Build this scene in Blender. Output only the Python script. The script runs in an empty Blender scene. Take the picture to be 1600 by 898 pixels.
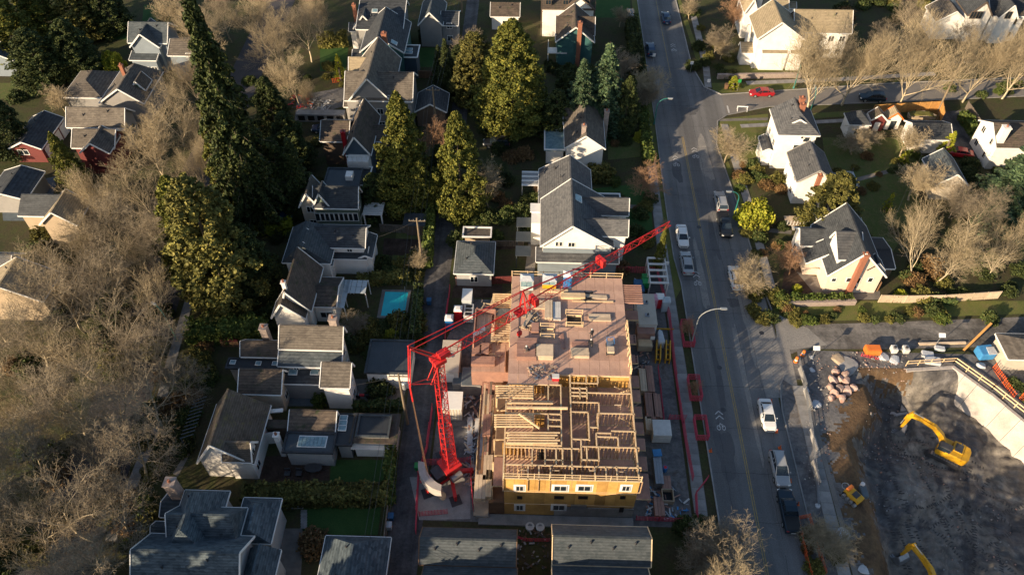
import bpy, bmesh, math, random
import numpy as np
from math import sin, cos, tan, radians, pi, hypot, atan2, sqrt
from mathutils import Vector, Matrix
random.seed(7)
SC = bpy.context.scene
COL = SC.collection
# ---------------------------------------------------------------- camera
CH, FPX, PITCH, YAW = 85.0, 1200.0, radians(48.0), radians(1.7)
cd = bpy.data.cameras.new('camera')
cam = bpy.data.objects.new('camera', cd); COL.objects.link(cam)
cam.location = (0, 0, CH)
cam.rotation_euler = (radians(90) - PITCH, 0, YAW)
cd.sensor_fit = 'HORIZONTAL'; cd.sensor_width = 36.0; cd.lens = 36.0 * FPX / 1600.0
cd.clip_start = 1.0; cd.clip_end = 6000.0
SC.camera = cam
SC.render.resolution_x, SC.render.resolution_y = 1024, 574
# ---------------------------------------------------------------- sky and sun
SUN_EL, SUN_AZ = radians(16.5), radians(51.0)      # shadows run towards +Y turned SUN_AZ towards +X
SUN_STRENGTH, SKY_STRENGTH, EXPOSURE = 5.0, 0.085, 1.05
w = bpy.data.worlds.new('World'); SC.world = w; w.use_nodes = True
nt = w.node_tree; nt.nodes.clear()
sky = nt.nodes.new('ShaderNodeTexSky'); sky.sky_type = 'NISHITA'; sky.sun_disc = False
sky.sun_elevation = SUN_EL; sky.sun_rotation = pi + SUN_AZ
bg = nt.nodes.new('ShaderNodeBackground'); bg.inputs['Strength'].default_value = SKY_STRENGTH
ow = nt.nodes.new('ShaderNodeOutputWorld')
nt.links.new(sky.outputs[0], bg.inputs['Color']); nt.links.new(bg.outputs[0], ow.inputs['Surface'])
sl = bpy.data.lights.new('sun', 'SUN'); sl.energy = SUN_STRENGTH; sl.angle = radians(0.5); sl.color = (1.0, 0.78, 0.52)
so = bpy.data.objects.new('sun', sl); COL.objects.link(so)
sd = Vector((sin(SUN_AZ) * cos(SUN_EL), cos(SUN_AZ) * cos(SUN_EL), -sin(SUN_EL)))
so.rotation_euler = sd.to_track_quat('-Z', 'Y').to_euler(); so.location = (-60, -60, 60)
SC.view_settings.view_transform = 'Standard'; SC.view_settings.look = 'None'
SC.view_settings.gamma = 1.0; SC.view_settings.exposure = EXPOSURE
SC.cycles.max_bounces = 5; SC.cycles.transparent_max_bounces = 6

def P(u, v, z=0.0):
    """ground position (at height z) of a point measured in the photograph"""
    x = (u - 800) / FPX; y = (449 - v) / FPX
    dy = cos(PITCH) + y * sin(PITCH); dz = -sin(PITCH) + y * cos(PITCH)
    t = (z - CH) / dz; X, Y = x * t, dy * t
    return (X * cos(YAW) - Y * sin(YAW), X * sin(YAW) + Y * cos(YAW))
def PX(u, v, z=0.0): return P(u, v, z)[0]
def PY(u, v, z=0.0): return P(u, v, z)[1]

# ---------------------------------------------------------------- materials
MATS = {}
def lin(c):
    return tuple(((x / 12.92) if x <= .04045 else ((x + .055) / 1.055) ** 2.4) for x in c)
def mat(name, col, rough=.8, col2=None, scale=1.5, var=.12, metal=0., bump=0., bscale=12., rnd=.0, spec=.5, stops=(.35, .65), emit=0, fine=0.):
    """base colour noise-mixed with col2; rnd = per object brightness variation"""
    m = bpy.data.materials.new(name); m.use_nodes = True; t = m.node_tree; N = t.nodes; L = t.links
    b = N['Principled BSDF']; b.inputs['Roughness'].default_value = rough; b.inputs['Metallic'].default_value = metal
    b.inputs['Specular IOR Level'].default_value = spec
    tc = N.new('ShaderNodeTexCoord')
    if col2 is None: col2 = tuple(x * (1 - var) for x in col)
    n = N.new('ShaderNodeTexNoise'); n.inputs['Scale'].default_value = scale; n.inputs['Detail'].default_value = 6; n.inputs['Roughness'].default_value = .62
    L.new(tc.outputs['Object'], n.inputs['Vector'])
    r = N.new('ShaderNodeValToRGB'); r.color_ramp.elements[0].position = stops[0]; r.color_ramp.elements[1].position = stops[1]
    r.color_ramp.elements[0].color = (*col, 1); r.color_ramp.elements[1].color = (*col2, 1)
    L.new(n.outputs[0], r.inputs[0]); out = r.outputs[0]
    if fine:
        f = N.new('ShaderNodeTexNoise'); f.inputs['Scale'].default_value = scale * 14; f.inputs['Detail'].default_value = 3
        L.new(tc.outputs['Object'], f.inputs['Vector'])
        mr = N.new('ShaderNodeMapRange'); mr.inputs[1].default_value = .3; mr.inputs[2].default_value = .7; mr.inputs[3].default_value = 1 - fine; mr.inputs[4].default_value = 1 + fine
        L.new(f.outputs[0], mr.inputs[0])
        mx = N.new('ShaderNodeVectorMath'); mx.operation = 'SCALE'; L.new(out, mx.inputs[0]); L.new(mr.outputs[0], mx.inputs['Scale']); out = mx.outputs[0]
    if rnd:
        oi = N.new('ShaderNodeObjectInfo')
        mr = N.new('ShaderNodeMapRange'); mr.inputs[3].default_value = 1 - rnd; mr.inputs[4].default_value = 1 + rnd
        L.new(oi.outputs['Random'], mr.inputs[0])
        mx = N.new('ShaderNodeVectorMath'); mx.operation = 'SCALE'; L.new(out, mx.inputs[0]); L.new(mr.outputs[0], mx.inputs['Scale']); out = mx.outputs[0]
    L.new(out, b.inputs['Base Color'])
    if bump:
        n2 = N.new('ShaderNodeTexNoise'); n2.inputs['Scale'].default_value = bscale; n2.inputs['Detail'].default_value = 5
        L.new(tc.outputs['Object'], n2.inputs['Vector'])
        bp = N.new('ShaderNodeBump'); bp.inputs['Strength'].default_value = bump; bp.inputs['Distance'].default_value = .1
        L.new(n2.outputs[0], bp.inputs['Height']); L.new(bp.outputs[0], b.inputs['Normal'])
    MATS[name] = m; return m
def leafmat(name, c1, c2, c3=None):
    """foliage: colour differs per leaf clump and in broad patches"""
    m = bpy.data.materials.new(name); m.use_nodes = True; t = m.node_tree; N = t.nodes; L = t.links
    b = N['Principled BSDF']; b.inputs['Roughness'].default_value = .75; b.inputs['Specular IOR Level'].default_value = .25
    g = N.new('ShaderNodeNewGeometry'); r = N.new('ShaderNodeValToRGB')
    e = r.color_ramp.elements; c1 = tuple(x * 1.5 for x in c1); c2 = tuple(x * 1.45 for x in c2); c3 = tuple(x * 1.4 for x in c3) if c3 else c3
    e[0].color = (*c1, 1); e[1].color = (*c2, 1)
    if c3: x = e.new(.85); x.color = (*c2, 1); e[-1].color = (*c3, 1)
    L.new(g.outputs['Random Per Island'], r.inputs[0])
    tc = N.new('ShaderNodeTexCoord'); n = N.new('ShaderNodeTexNoise'); n.inputs['Scale'].default_value = .7; n.inputs['Detail'].default_value = 3
    L.new(tc.outputs['Object'], n.inputs['Vector'])
    mr = N.new('ShaderNodeMapRange'); mr.inputs[1].default_value = .3; mr.inputs[2].default_value = .7; mr.inputs[3].default_value = .55; mr.inputs[4].default_value = 1.35
    L.new(n.outputs[0], mr.inputs[0])
    oi = N.new('ShaderNodeObjectInfo'); m2 = N.new('ShaderNodeMapRange'); m2.inputs[3].default_value = .85; m2.inputs[4].default_value = 1.2
    L.new(oi.outputs['Random'], m2.inputs[0])
    mm = N.new('ShaderNodeMath'); mm.operation = 'MULTIPLY'; L.new(mr.outputs[0], mm.inputs[0]); L.new(m2.outputs[0], mm.inputs[1])
    mx = N.new('ShaderNodeVectorMath'); mx.operation = 'SCALE'; L.new(r.outputs[0], mx.inputs[0]); L.new(mm.outputs[0], mx.inputs['Scale'])
    L.new(mx.outputs[0], b.inputs['Base Color'])
    MATS[name] = m; return m
def roofmat(name, c1, c2, moss=None, mossamt=.6):
    """asphalt or cedar shingles: small voronoi cells set in courses, with broad weathering"""
    m = bpy.data.materials.new(name); m.use_nodes = True; t = m.node_tree; N = t.nodes; L = t.links
    b = N['Principled BSDF']; b.inputs['Roughness'].default_value = .85; b.inputs['Specular IOR Level'].default_value = .35
    tc = N.new('ShaderNodeTexCoord'); mp = N.new('ShaderNodeMapping'); mp.inputs['Scale'].default_value = (2.0, 2.0, 5.0)
    L.new(tc.outputs['Object'], mp.inputs[0])
    v = N.new('ShaderNodeTexVoronoi'); v.inputs['Scale'].default_value = 1.0; L.new(mp.outputs[0], v.inputs['Vector'])
    sep = N.new('ShaderNodeSeparateColor'); L.new(v.outputs['Color'], sep.inputs[0])
    n = N.new('ShaderNodeTexNoise'); n.inputs['Scale'].default_value = .6; n.inputs['Detail'].default_value = 9; n.inputs['Roughness'].default_value = .72; L.new(tc.outputs['Object'], n.inputs['Vector'])
    ad = N.new('ShaderNodeMath'); ad.operation = 'MULTIPLY_ADD'; ad.inputs[1].default_value = .35; L.new(sep.outputs[0], ad.inputs[0]); L.new(n.outputs[0], ad.inputs[2])
    r = N.new('ShaderNodeValToRGB'); r.color_ramp.elements[0].position = .4; r.color_ramp.elements[1].position = .95
    r.color_ramp.elements[0].color = (*c1, 1); r.color_ramp.elements[1].color = (*c2, 1); L.new(ad.outputs[0], r.inputs[0]); out = r.outputs[0]
    wv = N.new('ShaderNodeTexWave'); wv.wave_type = 'BANDS'; wv.bands_direction = 'Z'; wv.inputs['Scale'].default_value = 1.5; wv.inputs['Distortion'].default_value = 1.2; wv.inputs['Detail'].default_value = 2; wv.inputs['Detail Scale'].default_value = 3
    L.new(tc.outputs['Object'], wv.inputs['Vector']); wr = N.new('ShaderNodeMapRange'); wr.inputs[3].default_value = .80; wr.inputs[4].default_value = 1.12; L.new(wv.outputs['Fac'], wr.inputs[0])
    oi = N.new('ShaderNodeObjectInfo'); w2 = N.new('ShaderNodeMapRange'); w2.inputs[3].default_value = .86; w2.inputs[4].default_value = 1.14; L.new(oi.outputs['Random'], w2.inputs[0]); wm = N.new('ShaderNodeMath'); wm.operation = 'MULTIPLY'; L.new(wr.outputs[0], wm.inputs[0]); L.new(w2.outputs[0], wm.inputs[1])
    ws = N.new('ShaderNodeVectorMath'); ws.operation = 'SCALE'; L.new(out, ws.inputs[0]); L.new(wm.outputs[0], ws.inputs['Scale']); out = ws.outputs[0]
    if moss:
        n2 = N.new('ShaderNodeTexNoise'); n2.inputs['Scale'].default_value = .8; n2.inputs['Detail'].default_value = 8; n2.inputs['Roughness'].default_value = .7; L.new(tc.outputs['Object'], n2.inputs['Vector'])
        r2 = N.new('ShaderNodeValToRGB'); r2.color_ramp.elements[0].position = 1 - mossamt; r2.color_ramp.elements[1].position = min(1, 1.12 - mossamt); L.new(n2.outputs[0], r2.inputs[0])
        mx = N.new('ShaderNodeMix'); mx.data_type = 'RGBA'; L.new(r2.outputs[0], mx.inputs[0]); L.new(out, mx.inputs[6]); mx.inputs[7].default_value = (*moss, 1); out = mx.outputs[2]
    L.new(out, b.inputs['Base Color'])
    bp = N.new('ShaderNodeBump'); bp.inputs['Strength'].default_value = .5; bp.inputs['Distance'].default_value = .05
    L.new(v.outputs['Distance'], bp.inputs['Height']); L.new(bp.outputs[0], b.inputs['Normal'])
    MATS[name] = m; return m
def groundmat(name, cols, scale=.12, rough=.95, bump=.4, bscale=4., tracks=None):
    """several soils mixed by noise at two sizes"""
    m = bpy.data.materials.new(name); m.use_nodes = True; t = m.node_tree; N = t.nodes; L = t.links
    b = N['Principled BSDF']; b.inputs['Roughness'].default_value = rough; b.inputs['Specular IOR Level'].default_value = .2
    tc = N.new('ShaderNodeTexCoord'); n = N.new('ShaderNodeTexNoise'); n.inputs['Scale'].default_value = scale; n.inputs['Detail'].default_value = 9; n.inputs['Roughness'].default_value = .66
    n.inputs['Distortion'].default_value = .6
    L.new(tc.outputs['Object'], n.inputs['Vector'])
    r = N.new('ShaderNodeValToRGB'); e = r.color_ramp.elements; k = len(cols)
    e[0].position = .3; e[0].color = (*cols[0], 1); e[1].position = .7; e[1].color = (*cols[-1], 1)
    for i in range(1, k - 1): x = e.new(.3 + .4 * i / (k - 1)); x.color = (*cols[i], 1)
    L.new(n.outputs[0], r.inputs[0]); out = r.outputs[0]
    f = N.new('ShaderNodeTexNoise'); f.inputs['Scale'].default_value = bscale; f.inputs['Detail'].default_value = 6; f.inputs['Roughness'].default_value = .7; L.new(tc.outputs['Object'], f.inputs['Vector'])
    mr = N.new('ShaderNodeMapRange'); mr.inputs[1].default_value = .3; mr.inputs[2].default_value = .7; mr.inputs[3].default_value = .72; mr.inputs[4].default_value = 1.3
    L.new(f.outputs[0], mr.inputs[0])
    mx = N.new('ShaderNodeVectorMath'); mx.operation = 'SCALE'; L.new(out, mx.inputs[0]); L.new(mr.outputs[0], mx.inputs['Scale']); out = mx.outputs[0]
    if tracks:                                   # wheel tracks / wear running along one axis
        mp = N.new('ShaderNodeMapping'); mp.inputs['Scale'].default_value = tracks; L.new(tc.outputs['Object'], mp.inputs[0])
        q = N.new('ShaderNodeTexNoise'); q.inputs['Scale'].default_value = 1; q.inputs['Detail'].default_value = 4; L.new(mp.outputs[0], q.inputs['Vector'])
        m3 = N.new('ShaderNodeMapRange'); m3.inputs[1].default_value = .35; m3.inputs[2].default_value = .65; m3.inputs[3].default_value = .78; m3.inputs[4].default_value = 1.2; L.new(q.outputs[0], m3.inputs[0])
        mx = N.new('ShaderNodeVectorMath'); mx.operation = 'SCALE'; L.new(out, mx.inputs[0]); L.new(m3.outputs[0], mx.inputs['Scale']); out = mx.outputs[0]
    L.new(out, b.inputs['Base Color'])
    if bump:
        bp = N.new('ShaderNodeBump'); bp.inputs['Strength'].default_value = bump; bp.inputs['Distance'].default_value = .15
        L.new(f.outputs[0], bp.inputs['Height']); L.new(bp.outputs[0], b.inputs['Normal'])
    MATS[name] = m; return m
# ground
groundmat('garden', [(.028, .036, .014), (.056, .062, .023), (.060, .050, .028), (.038, .052, .018)], .3, bscale=3)
groundmat('grass', [(.065, .095, .025), (.115, .115, .045), (.08, .11, .03), (.145, .135, .055)], .55, bscale=5)
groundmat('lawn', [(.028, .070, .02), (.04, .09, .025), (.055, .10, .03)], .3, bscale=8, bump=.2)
groundmat('verge', [(.075, .095, .025), (.12, .13, .038), (.15, .125, .055)], .4, bscale=6)
groundmat('asphalt', [(.115, .115, .12), (.15, .148, .148), (.18, .176, .172)], .12, rough=.85, bump=.12, bscale=9, tracks=(.55, .012, 1))
groundmat('asphalt_side', [(.15, .14, .13), (.19, .175, .16), (.22, .2, .18)], .2, rough=.88, bump=.12, bscale=9)
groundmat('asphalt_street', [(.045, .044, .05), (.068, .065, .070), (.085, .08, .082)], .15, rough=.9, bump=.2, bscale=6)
groundmat('asphalt_patch', [(.09, .09, .095), (.115, .114, .116)], .5, rough=.9, bump=.2, bscale=9)
groundmat('asphalt_pale', [(.19, .185, .178), (.28, .262, .24)], .5, rough=.9, bump=.2, bscale=5)
groundmat('alley', [(.045, .045, .05), (.085, .083, .085), (.13, .125, .125)], .35, bscale=3, tracks=(1.1, .02, 1), bump=.3)
groundmat('dirt_lane', [(.055, .05, .048), (.10, .095, .09), (.16, .15, .14), (.22, .20, .185)], .3, bscale=2.5, tracks=(.03, .9, 1), bump=.4)
groundmat('site_dirt', [(.055, .055, .06), (.11, .107, .11), (.17, .163, .16), (.09, .07, .055)], .3, bscale=2.2, bump=.6)
groundmat('pit_soil', [(.060, .058, .061), (.15, .143, .14), (.085, .081, .082), (.21, .19, .165), (.12, .11, .10), (.30, .265, .22)], .11, bscale=1.1, bump=1.0, tracks=(.5, .14, .5))
groundmat('brown_soil', [(.06, .042, .03), (.10, .065, .04), (.14, .09, .05), (.10, .085, .07)], .45, bscale=2.5, bump=.9)
groundmat('mulch', [(.03, .02, .014), (.06, .04, .03), (.09, .06, .05)], .6, bscale=5)
mat('concrete', (.30, .29, .28), .85, (.21, .205, .20), .8, rnd=.16, fine=.12, bump=.1)
mat('concrete_light', (.46, .42, .39), .8, (.33, .30, .28), .5, rnd=.06, fine=.1, bump=.2)
mat('paving', (.20, .18, .16), .85, (.13, .12, .11), 1., rnd=.12, fine=.1)
mat('patio_blue', (.10, .13, .15), .8, (.07, .09, .11), 1.)
mat('yellow_paint', (.42, .28, .06), .7, (.22, .18, .10), 3.0, fine=.2)
mat('white_paint_road', (.55, .54, .52), .75, (.28, .27, .27), 6.0, stops=(.45, .62))
# roofs
roofmat('roof_grey', (.055, .058, .064), (.115, .115, .118))
roofmat('roof_dark', (.028, .032, .038), (.062, .068, .075))
roofmat('roof_blue', (.028, .043, .056), (.105, .135, .155))
roofmat('roof_taupe', (.075, .064, .054), (.15, .13, .108))
roofmat('roof_tan', (.22, .18, .12), (.33, .27, .18), (.10, .11, .05), .42)
roofmat('roof_brown', (.05, .04, .035), (.11, .085, .065), (.035, .045, .02), .45)
roofmat('roof_mossy', (.06, .05, .04), (.12, .10, .08), (.12, .11, .045), .45)
roofmat('roof_slate', (.038, .05, .058), (.085, .098, .108))
mat('flat_roof', (.035, .045, .055), .6, (.055, .065, .075), .5, fine=.1)
mat('flat_roof_dark', (.02, .024, .03), .7, (.035, .04, .045), .4)
# walls
for n_, c_ in dict(white=(.80, .77, .72), cream=(.50, .44, .36), blue_grey=(.20, .24, .28), dark_blue=(.05, .08, .11), teal=(.04, .13, .13), green=(.13, .17, .13),
                   pink=(.70, .57, .46), grey=(.28, .27, .26), red=(.15, .03, .028), tan=(.42, .33, .23), brown=(.12, .085, .06), pale_grey=(.38, .38, .375)).items():
    mat('wall_' + n_, c_, .75, var=.14, scale=.7, fine=.05)
mat('trim', (.78, .77, .74), .6, var=.1)
mat('brick', (.30, .115, .065), .85, (.22, .09, .055), 5., fine=.2)
mat('stone_chimney', (.36, .29, .25), .85, (.24, .19, .17), 3.)
mat('glass', (.02, .03, .04), .08, var=.3, spec=.8)
mat('skylight', (.22, .33, .36), .1, (.12, .2, .24), 2., spec=.9)
mat('pool_water', (.02, .50, .56), .08, (.015, .43, .50), .6, spec=.6, bump=.08, bscale=2)
# site
mat('plywood', (.52, .335, .25), .75, (.38, .235, .18), .45, rnd=.10, fine=.1)
mat('plywood_side', (.58, .34, .10), .7, (.40, .22, .06), .6, rnd=.2, fine=.1)
mat('lumber', (.68, .52, .32), .7, (.56, .40, .24), 1.5, rnd=.12, fine=.1)
mat('stud_wood', (.44, .29, .17), .75, (.34, .215, .12), 1.5, rnd=.12)
mat('lumber_pale', (.58, .46, .33), .7, (.46, .36, .26), 1.5, rnd=.15, fine=.1)
mat('lumber_pink', (.36, .20, .15), .75, (.27, .15, .12), 1.5, rnd=.15, fine=.1)
mat('lumber_dark', (.16, .09, .05), .8, (.11, .065, .04), 1.5, rnd=.1)
mat('crane_red', (.66, .022, .022), .5, (.46, .02, .018), 2.5, metal=.0, spec=.6)
mat('fence_pink', (.55, .06, .10), .7, (.42, .04, .07), 1.)
mat('fence_orange', (.75, .13, .03), .7, (.6, .1, .02), 1.)
mat('steel', (.35, .36, .38), .4, var=.2, metal=.6)
mat('steel_dark', (.07, .07, .075), .5, var=.3, metal=.3)
mat('rubber', (.018, .018, .019), .85, var=.3)
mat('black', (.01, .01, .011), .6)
mat('white_plastic', (.62, .61, .59), .5, (.50, .49, .47), 1.2, fine=.05)
mat('tarp_white', (.50, .52, .55), .6, (.38, .40, .43), 1.5, bump=.5, bscale=4)
mat('tarp_blue', (.04, .18, .42), .5, (.05, .25, .5), 1.5, bump=.3)
mat('machine_yellow', (.68, .36, .012), .45, (.50, .27, .02), 1.4, fine=.1)
mat('orange', (.75, .19, .03), .6, var=.2)
mat('rut', (.045, .043, .045), .95, (.08, .075, .072), 1.)
mat('cedar', (.52, .27, .075), .75, (.40, .21, .07), 2., rnd=.1)
mat('wood_grey', (.17, .14, .11), .85, (.11, .09, .075), 2., rnd=.15)
mat('wood_brown', (.22, .12, .06), .8, (.15, .085, .05), 2., rnd=.15)
mat('pole_wood', (.19, .145, .095), .85, (.18, .14, .09), 2.)
mat('galv', (.42, .44, .44), .4, var=.15, metal=.5)
mat('pole_green', (.02, .16, .14), .5)
mat('boulder', (.34, .30, .28), .9, (.42, .20, .13), .9, rnd=.18, fine=.2, bump=.6, bscale=3)
mat('gate_green', (.02, .28, .08), .5)
mat('pot_red', (.55, .02, .03), .45); mat('pot_pink', (.65, .30, .38), .5); mat('pot_grey', (.42, .47, .50), .5); mat('pot_blue', (.03, .16, .40), .45)
mat('bin_green', (.02, .22, .05), .5); mat('bin_blue', (.02, .10, .22), .5)
mat('sign_white', (.75, .76, .77), .5); mat('bark', (.17, .135, .095), .9, (.10, .08, .06), 1.5, bump=.5)
mat('bark_pale', (.50, .42, .29), .9, (.34, .28, .19), 1.2, rnd=.12)
mat('twig', (.40, .325, .205), .9, (.28, .225, .145), .8, rnd=.18)
mat('twig_red', (.38, .23, .13), .9, (.28, .16, .09), .8, rnd=.12)
mat('twig_grey', (.31, .255, .175), .9, (.21, .17, .12), .8, rnd=.15)
mat('hose', (.45, .45, .46), .5)
leafmat('leaf_cedar', (.042, .052, .010), (.105, .105, .018), (.165, .145, .026))
leafmat('leaf_fir', (.016, .026, .009), (.042, .052, .014), (.062, .070, .018))
leafmat('leaf_spruce', (.02, .04, .022), (.055, .085, .04), (.08, .11, .05))
leafmat('leaf_hedge', (.030, .050, .010), (.065, .085, .018), (.09, .10, .02))
leafmat('leaf_bush', (.02, .035, .010), (.05, .065, .018), (.09, .085, .03))
leafmat('leaf_yellow', (.12, .14, .012), (.20, .20, .02), (.28, .25, .03))
leafmat('leaf_brown', (.075, .045, .022), (.14, .085, .035), (.2, .12, .05))
leafmat('leaf_olive', (.05, .052, .014), (.11, .10, .024), (.16, .14, .035))
CARCOL = dict(white=(.72, .72, .71), silver=(.36, .37, .38), blue=(.02, .05, .11), red=(.32, .012, .018), black=(.012, .014, .018), navy=(.012, .028, .045))
for k_, c_ in CARCOL.items(): mat('paint_' + k_, c_, .28, var=.05, metal=.25 if k_ in ('silver', 'blue', 'navy') else 0., spec=.6)
mat('lamp_red', (.35, .01, .01), .3); mat('lamp_clear', (.7, .7, .68), .15)
M = MATS

# ---------------------------------------------------------------- mesh helpers
class MB:
    def __init__(s, o=(0, 0, 0)): s.v = []; s.f = []; s.o = o
    def add(s, vs, fs):
        k = len(s.v); ox, oy, oz = s.o
        s.v += [(a - ox, b - oy, c - oz) for a, b, c in vs]; s.f += [tuple(i + k for i in f) for f in fs]; return s
    def box(s, x0, y0, z0, x1, y1, z1):
        return s.add([(x0, y0, z0), (x1, y0, z0), (x1, y1, z0), (x0, y1, z0), (x0, y0, z1), (x1, y0, z1), (x1, y1, z1), (x0, y1, z1)],
                     [(0, 3, 2, 1), (4, 5, 6, 7), (0, 1, 5, 4), (1, 2, 6, 5), (2, 3, 7, 6), (3, 0, 4, 7)])
    def rbox(s, cx, cy, cz, sx, sy, sz, rz=0, rx=0, ry=0):
        R = Matrix.Rotation(rz, 3, 'Z') @ Matrix.Rotation(ry, 3, 'Y') @ Matrix.Rotation(rx, 3, 'X'); vs = []
        for k in (-.5, .5):
            for a, b in ((-.5, -.5), (.5, -.5), (.5, .5), (-.5, .5)):
                q = R @ Vector((a * sx, b * sy, k * sz)); vs.append((cx + q.x, cy + q.y, cz + q.z))
        return s.add(vs, [(0, 3, 2, 1), (4, 5, 6, 7), (0, 1, 5, 4), (1, 2, 6, 5), (2, 3, 7, 6), (3, 0, 4, 7)])
    def bar(s, a, b, r=.1, r2=None, n=4, cap=True):
        a = Vector(a); b = Vector(b); d = b - a
        if d.length < 1e-5: return s
        d.normalize(); r2 = r if r2 is None else r2
        up = Vector((0, 0, 1)) if abs(d.z) < .95 else Vector((1, 0, 0))
        x = d.cross(up).normalized(); y = d.cross(x); off = pi / 4 if n == 4 else 0
        vs = [tuple(a + (x * cos(2 * pi * i / n + off) + y * sin(2 * pi * i / n + off)) * r) for i in range(n)] + [tuple(b + (x * cos(2 * pi * i / n + off) + y * sin(2 * pi * i / n + off)) * r2) for i in range(n)]
        fs = [(i, (i + 1) % n, n + (i + 1) % n, n + i) for i in range(n)]
        if cap: fs += [tuple(range(n))[::-1], tuple(range(n, 2 * n))]
        return s.add(vs, fs)
    def path(s, pts, r=.05, n=6):
        for a, b in zip(pts, pts[1:]): s.bar(a, b, r, n=n)
        return s
    def plank(s, a, b, w, h):
        """rectangular beam with its long axis from a to b, w wide, h high"""
        a = Vector(a); b = Vector(b); d = b - a; L = d.length; c = (a + b) / 2
        return s.rbox(c.x, c.y, c.z, L, w, h, rz=atan2(d.y, d.x), ry=-math.asin(max(-1, min(1, d.z / L))))
    def prism(s, poly, z0, z1):
        n = len(poly)
        return s.add([(x, y, z0) for x, y in poly] + [(x, y, z1) for x, y in poly], [tuple(range(n))[::-1], tuple(range(n, 2 * n))] + [(i, (i + 1) % n, n + (i + 1) % n, n + i) for i in range(n)])
    def side(s, poly, y0, y1):
        """outline in xz extruded along y"""
        n = len(poly)
        return s.add([(x, y0, z) for x, z in poly] + [(x, y1, z) for x, z in poly], [tuple(range(n)), tuple(range(n, 2 * n))[::-1]] + [(i, n + i, n + (i + 1) % n, (i + 1) % n) for i in range(n)])
    def lathe(s, cx, cy, prof, n=10):
        k = len(prof); vs = [(cx + r * cos(2 * pi * i / n), cy + r * sin(2 * pi * i / n), z) for r, z in prof for i in range(n)]
        fs = [(j * n + i, j * n + (i + 1) % n, (j + 1) * n + (i + 1) % n, (j + 1) * n + i) for j in range(k - 1) for i in range(n)]
        return s.add(vs, fs + [tuple(range(n))[::-1], tuple(range((k - 1) * n, k * n))])
    def mesh(s, name, m, smooth=False):
        me = bpy.data.meshes.new(name); me.from_pydata(s.v, [], s.f)
        if m: me.materials.append(M[m] if isinstance(m, str) else m)
        if smooth: me.polygons.foreach_set('use_smooth', [True] * len(me.polygons))
        me.update(); return me
    def obj(s, name, m, parent=None, smooth=False, bevel=0):
        return mobj(name, s.mesh(name, m, smooth), parent, bevel=bevel)
def mobj(name, me, parent=None, loc=None, rz=0, bevel=0, scale=None):
    o = bpy.data.objects.new(name, me); COL.objects.link(o)
    if parent: o.parent = parent
    if loc is not None: o.location = loc
    if rz: o.rotation_euler.z = rz
    if scale: o.scale = scale
    if bevel:
        b = o.modifiers.new('bevel', 'BEVEL'); b.width = bevel; b.segments = 2; b.limit_method = 'ANGLE'; b.angle_limit = radians(35)
    return o
def thing(name, label, cat, loc=(0, 0, 0), rz=0, group=None):
    o = bpy.data.objects.new(name, None); COL.objects.link(o); o.empty_display_size = .3
    o.location = loc if len(loc) == 3 else (*loc, 0); o.rotation_euler.z = rz
    return tag(o, label, cat, group)
def tag(o, label, cat, group=None):
    o['label'] = label; o['category'] = cat
    if group: o['group'] = group
    return o
def struct(o): o['kind'] = 'structure'; return o
def stuff(o): o['kind'] = 'stuff'; return o
KIDS = {}
def dup(root, loc, rz=0, label=None, group=None, scale=None, remat=None):
    kids = {}
    for o in list(root.children): kids[o] = list(o.children)
    r = root.copy(); COL.objects.link(r); r.location = loc if len(loc) == 3 else (*loc, 0); r.rotation_euler.z = rz
    if label: r['label'] = label
    if group: r['group'] = group
    if scale: r.scale = scale if hasattr(scale, '__len__') else (scale,) * 3
    def cp(o, par):
        c = o.copy(); COL.objects.link(c); c.parent = par
        if remat and o.data and o.data.materials and o.data.materials[0].name in remat:
            key = (o.data.name, remat[o.data.materials[0].name])
            if key not in KIDS:
                d = o.data.copy(); d.materials[0] = M[remat[o.data.materials[0].name]]; KIDS[key] = d
            c.data = KIDS[key]
        return c
    for o, gs in kids.items():
        c = cp(o, r)
        for g in gs: cp(g, c)
    return r
def sheet(name, poly, z, m, kind=True):
    me = bpy.data.meshes.new(name); me.from_pydata([(x, y, z) for x, y in poly], [], [tuple(range(len(poly)))]); me.materials.append(M[m]); me.update()
    if me.polygons[0].normal.z < 0: me.flip_normals()
    o = mobj(name, me)
    if kind: o['kind'] = 'structure'
    return o
def rect(x0, y0, x1, y1): return [(x0, y0), (x1, y0), (x1, y1), (x0, y1)]
def pp(*uv): return [P(u, v) for u, v in uv]
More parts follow.
